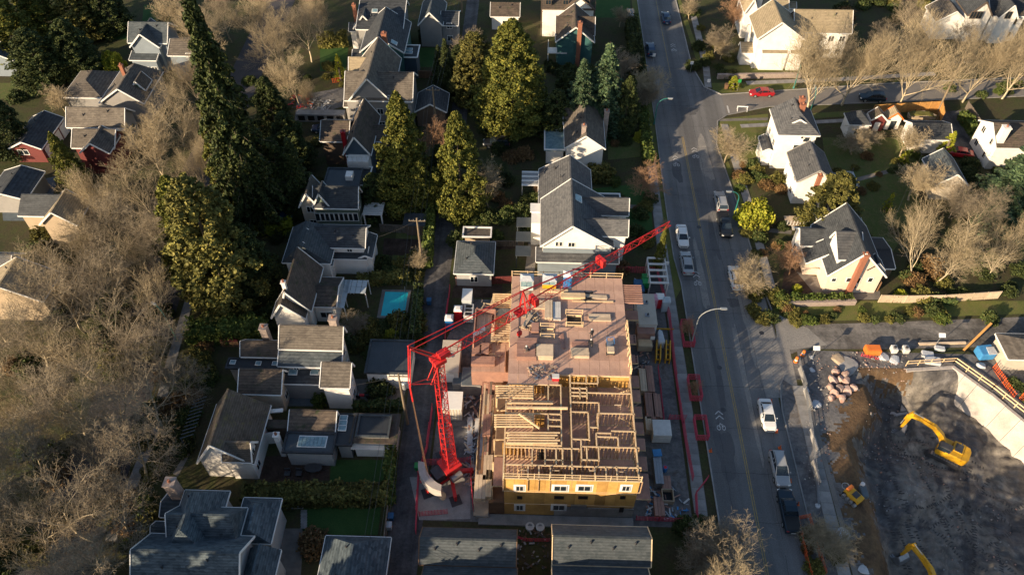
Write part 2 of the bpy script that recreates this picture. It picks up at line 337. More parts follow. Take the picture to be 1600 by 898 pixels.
# ================================================================ GROUND, ROADS, PIT
PX0, PX1, PY0, PY1 = 37.6, 90.0, 18.0, 66.0
def ss(t): t = max(0., min(1., t)); return t * t * (3 - 2 * t)
WALLTOP = [(51.6, 63.2), (58.3, 63.9), (61.8, 59.6), (70.5, 46.0), (84, 25)]
def wall_side(x, y):
    """distance inside the shoring line (positive = in the pit)"""
    if x < WALLTOP[1][0]: return WALLTOP[1][1] - .6 - y if x > 51 else 99
    best = 1e9
    for (ax, ay), (bx, by) in zip(WALLTOP[1:], WALLTOP[2:]):
        d = hypot(bx - ax, by - ay); nx, ny = (by - ay) / d, -(bx - ax) / d
        q = (x - ax) * nx + (y - ay) * ny
        t = ((x - ax) * (bx - ax) + (y - ay) * (by - ay)) / d / d
        if -.3 <= t <= 1.3: best = min(best, q)
    return best
def hz(x, y):
    n = sin(x * .9 + 1.3 * sin(y * .55)) * .5 + sin(y * 1.1 + 1.7 * sin(x * .43)) * .5
    n2 = sin(x * 2.3 + y * 1.7) * sin(y * 2.9 - x * 1.1)
    s = 40.3 + 4.6 * ss((y - 51) / 7) - 1.5 * ss((40 - y) / 8)
    d = ss((x - s) / 4.5) * ss((63.0 - y + .3 * n) / 2.4)
    q = wall_side(x, y)
    inside = 1. if q > .5 else (0. if q <= 0 else q / .5)
    if x >= 51: d *= inside
    z = -5 * d
    z += (n * .34 + n2 * .2) * min(1, d * 1.2) + .05 * n * ss((x - 38.5) / 1.5) * (1 - d) * (1 if y < 62 and q > 0 else .3)
    z += 1.5 * math.exp(-((x - 56.5) ** 2 / 16 + (y - 36.5) ** 2 / 9)) * d       # spoil heaps
    z += .8 * math.exp(-((x - 49) ** 2 / 20 + (y - 48.5) ** 2 / 12)) * d
    z += .7 * math.exp(-((x - 66) ** 2 / 10 + (y - 41) ** 2 / 20)) * d
    z -= .5 * math.exp(-((x - 52) ** 2 / 3 + (y - 38) ** 2 / 60)) * d
    for k, ph in enumerate((0, 1.1, 4.2, 5.3)):                      # ruts left by the machines
        q_ = x - (48 + 2.6 * k + 2.2 * sin(y * .16 + ph)); z -= .16 * math.exp(-q_ * q_ / .12) * d
        q_ = y - (44 + 3 * k + 1.8 * sin(x * .2 + ph * 2)); z -= (.12 * math.exp(-q_ * q_ / .12) if x > 47 else 0) * d
    z += .7 * ss((x - 50 - 2.5 * sin(y * .35)) / .8) * ss((y - 53) / .8) * d - .35 * ss((46 - y + 1.5 * sin(x * .5)) / .9) * d
    edge = min(x - PX0, PX1 - x, y - PY0, PY1 - y)
    return z * ss(edge / 1.0) if edge < 1 else z
def pit():
    st = .3; nx = int(round((PX1 - PX0) / st)); ny = int(round((PY1 - PY0) / st)); vs = []; fs = []; mi = []
    for j in range(ny + 1):
        for i in range(nx + 1):
            x = PX0 + (PX1 - PX0) * i / nx; y = PY0 + (PY1 - PY0) * j / ny; vs.append((x, y, hz(x, y)))
    for j in range(ny):
        for i in range(nx):
            a = j * (nx + 1) + i; fs.append((a, a + 1, a + nx + 2, a + nx + 1))
            x, y, z = vs[a]; s = 40.3 + 4.6 * ss((y - 51) / 7) + .7 * sin(y * 1.3) + .5 * sin(y * 3.1)
            q = wall_side(x, y)
            s += random.gauss(0, .45)
            if y < 60.5 and s - 2.2 < x < s + 2.3 + .6 * sin(y * .9): k = 1
            elif 45 < x < 52.5 and 61.6 + random.gauss(0, .4) < y < 63.2: k = 1
            elif x < s or y > 62.8: k = 2
            elif q < 0 and x > 51: k = 2
            else: k = 0
            mi.append(k)
    me = bpy.data.meshes.new('excavated_ground'); me.from_pydata(vs, [], fs)
    for m in ('pit_soil', 'brown_soil', 'site_dirt'): me.materials.append(M[m])
    me.polygons.foreach_set('material_index', mi); me.polygons.foreach_set('use_smooth', [True] * len(fs)); me.update()
    struct(mobj('excavated_ground', me))
pit()
mb = MB(); B_ = 2500
def quad(x0, y0, x1, y1): mb.add([(x0, y0, 0), (x1, y0, 0), (x1, y1, 0), (x0, y1, 0)], [(0, 1, 2, 3)])
quad(-B_, -B_, PX0, B_); quad(PX1, -B_, B_, B_); quad(PX0, -B_, PX1, PY0); quad(PX0, PY1, PX1, B_)
struct(mb.obj('ground', 'garden'))
# main road (runs along Y), side street, dirt lane, alley, left street
RL, RR, RC = 23.1, 33.4, 27.45
sheet('main_road', [(RL, -200), (RR, -200), (RR, 66), (35.2, 68), (35.0, 77), (34.3, 95), (33.2, 112), (34.5, 119), (36.5, 121), (36.5, 127.3), (33.4, 130), (32.0, 137), (31.8, 165), (30.8, 420), (23.4, 420), (23.4, 165), (RL, 120), (22.6, 95), (22.6, 83), (RL, 78)], .020, 'asphalt')
sheet('side_street', [(36.5, 121), (44.8, 124), (69.3, 126.2), (94.5, 128.9), (190, 139), (190, 145.5), (96.8, 134.9), (71, 132.2), (45.5, 128.6), (36.5, 127.3)], .019, 'asphalt_side')
sheet('dirt_lane', [(35.4, 64.7), (38.5, 66.2), (52, 66.6), (80, 68.4), (120, 71), (120, 76.3), (71.6, 73.0), (52.8, 71.5), (40, 70.6), (35.4, 72)], .012, 'dirt_lane')
sheet('lane_mouth', [(33.4, 58), (36.3, 58), (36.6, 66), (42, 67), (40, 70), (35.9, 72.6), (35.2, 68), (33.4, 66)], .0165, 'asphalt_pale')
sheet('strip_beside_pavement', [(36.9, 20), (37.6, 20), (37.6, 61), (37.1, 61)], .0105, 'asphalt_side')
sheet('kerbside_dust', [(31.9, 58), (33.4, 58), (33.4, 66), (35, 68), (34.9, 76), (33.2, 84), (31.6, 70)], .0207, 'asphalt_pale')
sheet('alley', [(-15.3, -150), (-11.7, -150), (-11.6, 60), (-11.8, 97), (-12.2, 165), (-12.2, 300), (-15.0, 300), (-14.9, 97), (-15.5, 79)], .012, 'alley')
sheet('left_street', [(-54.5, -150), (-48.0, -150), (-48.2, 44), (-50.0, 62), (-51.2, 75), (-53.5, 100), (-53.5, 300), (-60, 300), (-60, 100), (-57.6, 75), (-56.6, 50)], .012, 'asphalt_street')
sheet('verge_left_of_main_road', [(21.3, 74), (22.9, 77), (22.5, 84), (22.5, 95), (22.9, 120), (23.2, 165), (22.0, 165), (21.4, 120)], .018, 'verge')
sheet('verge_right_of_main_road', [(33.4, 137), (32.1, 165), (33.0, 165), (34.4, 137)], .017, 'verge')
sheet('verge_beside_parked_cars', [(34.5, 95), (33.4, 112), (34.3, 112), (35.5, 95)], .017, 'verge')
sheet('verge_lower_right', [(33.5, 34), (35.3, 34), (35.7, 60), (34.6, 61), (33.5, 56)], .017, 'site_dirt')
# painted marks
mk = MB()
for x in (RC - .12, RC + .12): mk.box(x - .05, 20, .024, x + .05, 114, .0245)
mk.box(RC - .05, 133, .024, RC + .05, 300, .0245)
struct(mk.obj('centre_line', 'yellow_paint'))
mk = MB(); mk.box(36.9, 121.6, .024, 37.2, 123.9, .0245); struct(mk.obj('stop_line', 'white_paint_road'))
def road_glyph(x, y):
    m = MB(); z0, z1 = .024, .0245                     # bicycle lane symbol with two chevrons
    for cx in (-.32, .32):
        for i in range(10):
            a, b = 2 * pi * i / 10, 2 * pi * (i + 1) / 10
            m.add([(x + cx + .25 * cos(a), y + .25 * sin(a) * 1.6, z1), (x + cx + .25 * cos(b), y + .25 * sin(b) * 1.6, z1), (x + cx + .17 * cos(b), y + .17 * sin(b) * 1.6, z1), (x + cx + .17 * cos(a), y + .17 * sin(a) * 1.6, z1)], [(0, 1, 2, 3)])
    m.plank((x - .32, y, z1), (x - .05, y + .7, z1), .07, .001); m.plank((x - .05, y + .7, z1), (x + .32, y, z1), .07, .001); m.plank((x - .2, y + .45, z1), (x + .25, y + .5, z1), .07, .001)
    for k in (1.3, 2.0): m.plank((x - .5, y + k, z1), (x, y + k + .5, z1), .13, .001); m.plank((x, y + k + .5, z1), (x + .5, y + k, z1), .13, .001)
    return struct(m.obj('bike_lane_symbol', 'white_paint_road'))
for u, v in ((1090, 443), (1127, 668), (1057, 258), (1087, 245), (1053, 79)): road_glyph(*P(u, v))
def patch(name, cx, cy, w_, d_, m_, z, sd):
    r_ = random.Random(sd); n = 26; pts = []
    for i in range(n): a = 2 * pi * i / n; k = 1 + .16 * sin(a * 3 + sd) + .1 * r_.uniform(-1, 1); q = max(abs(cos(a)), abs(sin(a))) ** .6; pts.append((cx + cos(a) / q * w_ / 2 * k, cy + sin(a) / q * d_ / 2 * k))
    sheet(name, pts, z, m_)
for i, (x, y, w_, d_, k) in enumerate(((25.2, 49.5, 2.2, 6.5, 0), (30.5, 74.5, 2.2, 1.6, 0), (26.0, 61, .8, 12, 0), (31.2, 46, 1.0, 3.4, 0), (29.2, 88, 1.1, 9, 0), (25.4, 104, 1.6, 5, 0), (29.6, 122, 3.4, 2.2, 0), (32.2, 71, 2.4, 15, 1), (34.2, 63.5, 2.2, 7, 1), (26.2, 80, 1.0, 14, 1), (30.6, 108, 1.8, 12, 1), (25.2, 130, 1.3, 10, 1), (29.5, 60, .7, 22, 1))):
    patch('road_patch', x, y, w_, d_, ('asphalt_patch', 'asphalt_pale')[k], .0215 + .0001 * i, i)
mk = MB(); r_ = random.Random(8)
for y in [34 + 6.4 * i for i in range(22)]:
    x = RL + .2; z = .0232; yy = y
    while x < RR - .3: x2 = x + r_.uniform(.5, 1.1); y2 = y + r_.uniform(-.12, .12); mk.plank((x, yy, z), (x2, y2, z), .035, .0004); x, yy = x2, y2
for x0_ in (24.9, 29.9, 31.6):
    y = 33; xx = x0_
    while y < 150: y2 = y + r_.uniform(.8, 2); x2 = x0_ + r_.uniform(-.12, .12); mk.plank((xx, y, .0234), (x2, y2, .0234), .03, .0004) if r_.random() < .7 else 0; xx, y = x2, y2
struct(mk.obj('sealed_cracks', 'rubber'))
for i, (u, v) in enumerate(((1124, 574), (1062, 240), (1130, 640), (1092, 355), (1190, 520))):
    x, y = P(u, v); m = MB(); m.lathe(x, y, [(.36, .0236), (.36, .026), (.3, .027)], 16); tag(m.obj('manhole_cover', 'steel_dark'), 'round iron manhole cover set in the main road, number %s from the bottom' % ('two four one three five'.split()[i] if 0 else ('two', 'five', 'one', 'four', 'three')[i]), 'manhole cover', 'manhole covers in the main road')
# kerbs
def kerb(pts, name='kerb'):
    m = MB()
    for a, b in zip(pts, pts[1:]): m.plank((a[0], a[1], .07), (b[0], b[1], .07), .18, .14)
    struct(m.obj(name, 'concrete'))
kerb([(23.3, 165), (22.95, 120), (22.5, 95), (22.5, 83.4), (23.0, 78), (23.0, -60)])
kerb([(31.9, 165), (32.1, 137), (33.5, 130), (36.5, 127.5), (45.5, 128.8), (71, 132.4), (97, 135.1), (190, 145.7)])
kerb([(33.5, -60), (33.5, 56), (34.0, 60), (34.9, 61.5)])
kerb([(35.5, 73), (35.1, 77), (34.4, 95), (33.3, 112), (34.5, 118.9), (36.6, 120.9), (44.8, 123.8), (69.3, 126), (94.5, 128.7), (190, 138.8)])
# pavements: slabs are separate parts
def pavement(pts, wdt, name='pavement', mname='concrete', step=1.5, lift=.07):
    base = MB()
    for a, b in zip(pts, pts[1:]): base.plank((a[0], a[1], lift / 2 - .012), (b[0], b[1], lift / 2 - .012), wdt + .06, lift)
    root = struct(base.obj(name, 'paving')); sm = MB().box(-wdt / 2 + .03, -step / 2 + .015, 0, wdt / 2 - .03, step / 2 - .015, .012).mesh('slab', mname)
    for a, b in zip(pts, pts[1:]):
        L = hypot(b[0] - a[0], b[1] - a[1]); n = int(L / step); ang = atan2(b[1] - a[1], b[0] - a[0]) - pi / 2
        for i in range(n):
            t = (i + .5) / n
            mobj('slab', sm, root, (a[0] + (b[0] - a[0]) * t, a[1] + (b[1] - a[1]) * t, lift - .01 + random.random() * .006), ang)
pavement([(21.0, 34), (21.1, 60), (20.9, 86), (21.3, 120), (21.4, 160)], 1.5)
pavement([(35.0, 160), (34.9, 137), (34.3, 129.8)], 1.3)
pavement([(36.3, 77), (36.2, 95), (35.6, 118)], 1.3)
pavement([(36.0, 34), (36.4, 60)], 1.5)
pavement([(42, 131.6), (60, 133.4), (80, 136)], 1.2)
pavement([(38.5, 117.5), (58, 119.8)], 1.0)
pavement([(-47.2, 36), (-47.2, 50), (-48.6, 62), (-49.6, 74)], 1.3)
# lots
sheet('site_ground', [(-11.3, 39.6), (19.9, 39.6), (20.0, 74), (-9.0, 74), (-11.3, 66)], .008, 'site_dirt')
sheet('crane_pad', [P(640, 745), P(735, 745), P(735, 810), P(655, 812)], .016, 'concrete')
sheet('site_strip_right', [(33.6, 61), (37.6, 61), (37.6, 64.4), (35.2, 64.4)], .010, 'site_dirt')
sheet('site_strip_kerbside', [(36.9, 20), (37.6, 20), (37.6, 66), (37.1, 62)], .009, 'site_dirt')
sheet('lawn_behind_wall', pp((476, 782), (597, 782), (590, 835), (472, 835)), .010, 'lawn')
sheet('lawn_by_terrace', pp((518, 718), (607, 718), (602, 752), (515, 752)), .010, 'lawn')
sheet('patio', pp((400, 712), (515, 712), (515, 750), (400, 752)), .010, 'mulch')
sheet('driveway_grey', pp((432, 825), (475, 825), (470, 898), (425, 898)), .010, 'paving')
sheet('courtyard_blue', pp((445, 610), (510, 610), (512, 634), (442, 634)), .011, 'patio_blue')
sheet('parking_pad', pp((555, 592), (640, 592), (628, 628), (552, 628)), .011, 'paving')
sheet('driveway_pale', pp((0, 292), (92, 275), (70, 345), (5, 345)), .010, 'patio_blue')
sheet('driveway_white_house', pp((92, 235), (103, 235), (98, 250), (80, 250)), .010, 'paving')
sheet('lawn_left_garden', pp((0, 130), (80, 128), (80, 150), (0, 155)), .010, 'grass')
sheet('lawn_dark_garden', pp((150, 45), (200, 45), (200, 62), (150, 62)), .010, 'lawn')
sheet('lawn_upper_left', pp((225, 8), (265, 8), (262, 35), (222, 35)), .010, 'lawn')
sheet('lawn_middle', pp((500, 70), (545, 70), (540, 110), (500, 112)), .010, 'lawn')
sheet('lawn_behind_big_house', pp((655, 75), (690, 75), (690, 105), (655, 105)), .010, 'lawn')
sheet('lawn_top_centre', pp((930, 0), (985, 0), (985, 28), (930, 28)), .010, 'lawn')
sheet('lawn_beside_grey_house', pp((925, 295), (1015, 285), (1020, 360), (965, 360)), .010, 'lawn')
sheet('lawn_white_gable_house', pp((950, 215), (1000, 215), (1000, 245), (950, 250)), .010, 'grass')
sheet('lawn_corner', pp((1115, 146), (1245, 141), (1245, 128), (1112, 130)), .010, 'verge')
sheet('lawn_hotel', pp((1125, 103), (1250, 103), (1250, 118), (1125, 118)), .010, 'verge')
sheet('lawn_right_corner', pp((1115, 187), (1200, 178), (1200, 240), (1150, 255), (1112, 235)), .010, 'verge')
sheet('lawn_right_garden', pp((1285, 215), (1420, 215), (1440, 250), (1330, 330), (1290, 260)), .010, 'grass')
sheet('lawn_far_gardens', pp((1320, 260), (1420, 260), (1440, 330), (1390, 400), (1340, 340)), .009, 'grass')
sheet('verge_side_street', pp((1255, 178), (1470, 165), (1475, 172), (1258, 186)), .010, 'grass')
sheet('bank_of_grass', pp((1200, 505), (1600, 490), (1600, 470), (1390, 470), (1215, 470)), .006, 'verge')
sheet('driveway_red_car', pp((1465, 175), (1510, 172), (1555, 245), (1510, 262)), .010, 'alley')
sheet('garden_bed_mulch', pp((1225, 425), (1258, 415), (1290, 460), (1220, 465)), .010, 'mulch')
sheet('terrace_pink_house', pp((1245, 425), (1268, 430), (1375, 455), (1375, 468), (1280, 468)), .012, 'paving')
sheet('bed_behind_site', pp((710, 445), (785, 445), (785, 465), (706, 465)), .010, 'mulch')
sheet('garden_middle_lane', pp((620, 360), (690, 360), (680, 420), (610, 420)), .006, 'grass')
sheet('garden_terrace', pp((465, 150), (545, 135), (540, 165), (460, 190)), .010, 'site_dirt')

# ================================================================ HOUSES
WM = {}
def window_at(T, x, y, z, wd, ht, face='S', frame='trim', bars=1, o=(0, 0)):
    """window frame standing proud of the wall, pane and mullions behind"""
    key = (round(wd, 2), round(ht, 2), frame, bars)
    if key not in WM:
        f = MB(); b = .09
        f.box(-wd / 2 - b, -.06, -ht / 2 - b, wd / 2 + b, .02, -ht / 2); f.box(-wd / 2 - b, -.06, ht / 2, wd / 2 + b, .02, ht / 2 + b)
        f.box(-wd / 2 - b, -.06, -ht / 2, -wd / 2, .02, ht / 2); f.box(wd / 2, -.06, -ht / 2, wd / 2 + b, .02, ht / 2)
        for i in range(1, bars): xx = -wd / 2 + wd * i / bars; f.box(xx - .035, -.045, -ht / 2, xx + .035, .015, ht / 2)
        g = MB().box(-wd / 2, -.02, -ht / 2, wd / 2, .01, ht / 2)
        WM[key] = (f.mesh('window', frame), g.mesh('pane', 'glass'))
    fm, gm = WM[key]; rz = dict(S=0, E=pi / 2, N=pi, W=-pi / 2)[face]
    wn = mobj('window', fm, T, (x - o[0], y - o[1], z), rz); mobj('pane', gm, wn); return wn
def chimney(T, x, y, z0, z1, w=.8, m='brick', o=(0, 0)):
    c = MB((o[0], o[1], 0)).box(x - w / 2, y - w / 2, z0, x + w / 2, y + w / 2, z1).box(x - w / 2 - .08, y - w / 2 - .08, z1, x + w / 2 + .08, y + w / 2 + .08, z1 + .14).obj('chimney', m, T)
    MB((o[0], o[1], 0)).lathe(x, y, [(.17, z1 + .14), (.15, z1 + .5)], 8).obj('chimney_pot', 'brick', c)
def skylight(T, x, y, z, w, d, slope, axis, o=(0, 0)):
    """slope = rise per metre along the axis ('+x','-x','+y','-y' = uphill direction)"""
    m = MB((o[0], o[1], 0)); a = math.atan(slope); rx = ry = 0
    if axis == '+y': rx = a
    if axis == '-y': rx = -a
    if axis == '+x': ry = -a
    if axis == '-x': ry = a
    s = m.rbox(x, y, z + .06, w + .16, d + .16, .14, rx=rx, ry=ry).obj('skylight', 'trim', T)
    MB((o[0], o[1], 0)).rbox(x, y, z + .13, w, d, .06, rx=rx, ry=ry).obj('pane', 'skylight', s)
def block(T, x0, y0, x1, y1, ze, zr, axis='x', hip=(0, 0), z0=0, wall='wall_white', roof='roof_grey', ov=.4, th=.16, fascia=True, ridge=None, wins='', o=(0, 0), vents=0, ww=1.0, wh=1.1, frame='trim', nwin=None, ends=True):
    """eave rectangle x0..y1; walls inset by the overhang. axis = ridge direction; hip = share of the run hipped at low/high end; ridge = position 0..1 across"""
    O = (o[0], o[1], 0)
    wx0, wy0, wx1, wy1 = x0 + ov, y0 + ov, x1 - ov, y1 - ov
    if axis == 'flat':
        MB(O).box(wx0, wy0, z0, wx1, wy1, ze).obj('wall', wall, T)
        MB(O).box(x0, y0, ze + .002, x1, y1, ze + .14).obj('roof', roof, T)
        if fascia:
            m = MB(O)
            for a in ((x0, y0, x1, y0 + .22), (x0, y1 - .22, x1, y1), (x0, y0 + .22, x0 + .22, y1 - .22), (x1 - .22, y0 + .22, x1, y1 - .22)): m.box(a[0], a[1], ze + .143, a[2], a[3], ze + .32)
            m.obj('parapet', 'trim' if fascia is True else fascia, T)
    else:
        r = .5 if ridge is None else ridge; sw = axis == 'y'          # work in (l, c) coords
        L0, L1, C0, C1 = (y0, y1, x0, x1) if sw else (x0, x1, y0, y1); Cr = C0 + (C1 - C0) * r
        q = (lambda l, c, z: (c, l, z)) if sw else (lambda l, c, z: (l, c, z))
        h0 = hip[0] * (C1 - C0) / 2; h1 = hip[1] * (C1 - C0) / 2; R0, R1 = L0 + h0, L1 - h1
        def zat(c): return ze + (zr - ze) * ((c - C0) / (Cr - C0) if c < Cr else (C1 - c) / (C1 - Cr))
        def slab(pts, nm='roof'):
            m = MB(O); n = len(pts); top = [(a[0], a[1], a[2]) for a in pts]; bot = [(a[0], a[1], a[2] - th) for a in pts]
            m.add(top + bot, [tuple(range(n)), tuple(range(n, 2 * n))[::-1]] + [(i, n + i, n + (i + 1) % n, (i + 1) % n) for i in range(n)]); return m.obj(nm, roof, T)
        e = ze + th
        zr_ = zr + th
        slab([q(L0, C0, e), q(L1, C0, e), q(R1, Cr, zr_), q(R0, Cr, zr_)]); slab([q(L1, C1, e), q(L0, C1, e), q(R0, Cr, zr_), q(R1, Cr, zr_)])
        if h0: slab([q(L0, C1, e), q(L0, C0, e), q(R0, Cr, zr_)])
        if h1: slab([q(L1, C0, e), q(L1, C1, e), q(R1, Cr, zr_)])
        rc = MB(O); rc.plank(q(R0 + .02, Cr, zr_ + .02), q(R1 - .02, Cr, zr_ + .02), .24, .05); rc.obj('ridge_cap', roof, T)
        Wl0, Wl1, Wc0, Wc1 = L0 + ov, L1 - ov, C0 + ov, C1 - ov; m = MB(O)
        k0, k1 = zat(Wc0) - .01, zat(Wc1) - .01; kr = zr - .01
        lo = [q(Wl0, Wc0, z0), q(Wl0, Wc1, z0), q(Wl1, Wc1, z0), q(Wl1, Wc0, z0)]
        f0 = [q(Wl0, Wc0, k0), q(Wl0, Cr, kr), q(Wl0, Wc1, k1)] if not h0 else [q(Wl0, Wc0, ze), q(Wl0, Cr, ze), q(Wl0, Wc1, ze)]
        f1 = [q(Wl1, Wc0, k0), q(Wl1, Cr, kr), q(Wl1, Wc1, k1)] if not h1 else [q(Wl1, Wc0, ze), q(Wl1, Cr, ze), q(Wl1, Wc1, ze)]
        m.add(lo + f0 + f1, [(0, 4, 5, 6, 1), (3, 2, 9, 8, 7), (0, 3, 7, 4), (1, 6, 9, 2)]); m.obj('wall', wall, T)
        if fascia:
            m = MB(O); s = .14; fm = 'trim' if fascia is True else fascia
            for c in (C0, C1):
                if axis == 'x' or True: m.plank(q(L0, c + (-.04 if c == C0 else .04), e - .12), q(L1, c + (-.04 if c == C0 else .04), e - .12), .08, .2)
            for Lx, hh, sg in ((L0, h0, -1), (L1, h1, 1)):
                if hh: m.plank(q(Lx + sg * .04, C0, e - .12), q(Lx + sg * .04, C1, e - .12), .08, .2)
                else: m.plank(q(Lx + sg * .05, C0, e - .06), q(Lx + sg * .05, Cr, zr_ - .06), .1, .24); m.plank(q(Lx + sg * .05, Cr, zr_ - .06), q(Lx + sg * .05, C1, e - .06), .1, .24)
            m.obj('fascia', fm, T)
    # windows: rows on faces
    for f in wins:
        a, b = (wx0, wx1) if f in 'SN' else (wy0, wy1); Ln = b - a
        for zc in ([z0 + 1.5] if ze - z0 < 4.4 else [z0 + 1.5, z0 + 4.3]):
            k = nwin or max(1, int(Ln / 3.2))
            for i in range(k):
                t = a + Ln * (i + .5) / k
                if f == 'S': window_at(T, t, wy0 - .01, zc, ww, wh, 'S', frame, 2, o)
                if f == 'N': window_at(T, t, wy1 + .01, zc, ww, wh, 'N', frame, 2, o)
                if f == 'E': window_at(T, wx1 + .01, t, zc, ww, wh, 'E', frame, 2, o)
                if f == 'W': window_at(T, wx0 - .01, t, zc, ww, wh, 'W', frame, 2, o)
    if not vents and axis != 'flat' and (x1 - x0) * (y1 - y0) > 34: vents = 2
    for i in range(vents):
        t = (i + .7) / (vents + .4)
        if axis == 'x': x = x0 + (x1 - x0) * t; y = y0 + (y1 - y0) * (.3 + .1 * (i % 2)); z = ze + (zr - ze) * (.3 + .1 * (i % 2)) / .5 + th if axis != 'flat' else ze + .14
        elif axis == 'y': y = y0 + (y1 - y0) * t; x = x0 + (x1 - x0) * (.3 + .1 * (i % 2)); z = ze + (zr - ze) * (.3 + .1 * (i % 2)) / .5 + th
        else: x = x0 + (x1 - x0) * t; y = (y0 + y1) / 2; z = ze + .14
        MB(O).lathe(x, y, [(.12, z - .1), (.1, z + .35)], 8).obj('roof_vent', 'steel_dark', T)
def house(name, label, cx, cy, rz=0, cat='house', group=None): return thing(name, label, cat, (cx, cy, 0), rz, group)
def pb(T, u0, vF, u1, vB, ze, zr, axis='x', zb=None, **k):
    """block from photo measurements: front-eave corners (u0,vF),(u1,vF) and back eave row vB, all at eave height; T at world origin offset o"""
    o = T['_o'] if '_o' in T else (0, 0)
    x0, y0 = P(u0, vF, ze); x1, _ = P(u1, vF, ze); _, y1 = P((u0 + u1) / 2, vB, ze if zb is None else zb)
    block(T, x0, y0, x1, y1, ze, zr, axis, o=(T.location.x, T.location.y), **k)
    return x0, y0, x1, y1
def H(label, u, v, name='house', cat='house', group=None):
    x, y = P(u, v); return thing(name, label, cat, (x, y, 0), 0, group)
def O(T): return (T.location.x, T.location.y)
def V3(u, v, y):
    """height and x of a photo point lying in the vertical plane at distance y"""
    lo, hi = -10., 40.
    for _ in range(40):
        m = (lo + hi) / 2
        if P(u, v, m)[1] > y: lo = m
        else: hi = m
    return P(u, v, lo)[0], lo
def win_px(T, u, v, y, w, h, bars=2, face='S', frame='trim'):
    x, z = V3(u, v, y); return window_at(T, x, y, z, w, h, face, frame, bars, O(T))

# ---- prominent grey house with the white gable behind the site
T = H('grey shingled house with a bright white front gable, right behind the building site', 895, 425)
o = O(T); yf = 79.6
block(T, 1.8, yf + .5, 12.6, 90.5, 5.0, 9.2, 'y', o=o, ridge=.42, wall='wall_white', roof='roof_grey', ov=.35, vents=4)
MB((o[0], o[1], 0)).box(4.2 - 2.0, yf + .6, 0, 12.2, 90, 4.5).obj('wall', 'wall_blue_grey', T)
block(T, 1.2, yf - .9, 13.4, yf + 1.6, 3.2, 3.9, 'x', o=o, wall='wall_blue_grey', roof='roof_grey', ov=.3, ridge=.95)
block(T, 7.6, 81.3, 14.6, 84.6, 6.2, 8.1, 'x', o=o, roof='roof_grey', wall='wall_white', ov=.3, wins='E')
block(T, 7.6, 85.8, 15.0, 89.2, 6.2, 8.2, 'x', o=o, roof='roof_grey', wall='wall_white', ov=.3, wins='E')
block(T, 1.5, 90.2, 10.0, 99.5, 3.6, 6.6, 'y', hip=(0, 0), o=o, ridge=.58, roof='roof_grey', wall='wall_grey', vents=3, wins='W')
block(T, 8.8, 90.6, 14.6, 94.2, 3.2, 3.4, 'flat', o=o, roof='roof_slate', wall='wall_grey')
skylight(T, 7.3, 86.9, 8.6, 1.1, 1.3, .55, '-x', o)
for u, v, w_, h_, b_ in ((871, 381, .5, .8, 1), (875.5, 381, .5, .8, 1), (893, 382, .9, .8, 2)): win_px(T, u, v, yf + .86, w_, h_, b_)
for u, v, w_, h_, b_ in ((881, 406, .8, 1.0, 1), (907, 408, 2.0, 1.3, 3), (869, 421, 1.6, 1.0, 3), (898, 421, 1.4, 1.0, 2), (932, 407, 1.2, 1.1, 2)): win_px(T, u, v, yf + .56, w_, h_, b_)
MB((o[0], o[1], 0)).box(.4, 85.6, 0, 2.0, 90.0, 4.6).box(.2, 88, 4.6, 2, 90, 4.75).obj('side_porch', 'trim', T)
for y_ in (80.5, 83.6, 86.8):
    m = MB((o[0], o[1], 0)).box(-1.9, y_, 2.6, .4, y_ + 2.1, 2.72); m.box(-1.8, y_ + .1, 0, -1.65, y_ + .25, 2.6); m.obj('lean_to_roof', 'flat_roof', T)
T = thing('awning', 'blue and white striped metal awning beside the dark roofed grey house', 'awning', (.2, 98.4, 0))
for i in range(7): MB().box(-1.5, -1.8 + i * .5, 2.6 + i * .04, 1.3, -1.8 + i * .5 + .42, 2.66 + i * .04).obj('panel', 'paint_silver' if i % 2 else 'trim', T)
for a in (-1.4, 1.2):
    for b in (-1.7, 1.6): MB().bar((a, b, 0), (a, b, 2.6), .06).obj('post', 'trim', T)

# ---- white gabled house further up
T = H('white stucco house with a taupe cross roof and tall stone chimney near the main road', 915, 262); o = O(T)
pb(T, 882, 233, 946, 172, 4.6, 7.2, 'y', wall='wall_white', roof='roof_taupe', ov=.35, wins='E', vents=3)
pb(T, 880, 196, 915, 165, 4.4, 6.6, 'x', wall='wall_white', roof='roof_taupe', vents=2)
pb(T, 850, 236, 884, 203, 3.0, 3.1, 'flat', wall='wall_white', roof='skylight')
yw = PY(912, 233, 4.6) + .34
for u, v, w_, h_, b_ in ((891, 238, .5, .9, 1), (897, 238, .5, .9, 1), (937, 239, .6, .9, 1), (895, 252, 1.0, .5, 2)): win_px(T, u, v, yw, w_, h_, b_)
x, y = P(943, 222); chimney(T, x, y, 0, 6.6, .8, 'stone_chimney', o)
x, y = P(912, 205, 7.3); chimney(T, x, y, 6, 8.4, .7, 'stone_chimney', o)
block(T, *P(852, 240, 0), PX(882, 240), PY(866, 232), 2.2, 2.3, 'flat', o=o, wall='wall_white', roof='flat_roof', wins='S', ov=.1)

# ---- garage beside the alley
T = H('grey hip roofed garage at the alley corner just behind the site fence', 740, 432, 'garage', 'garage')
pb(T, 709, 428, 771, 378, 2.9, 4.6, 'y', hip=(.9, .9), wall='wall_pale_grey', roof='roof_slate', ov=.35, wins='S')
pb(T, 722, 372, 768, 356, 2.6, 2.7, 'flat', wall='wall_tan', roof='roof_taupe')

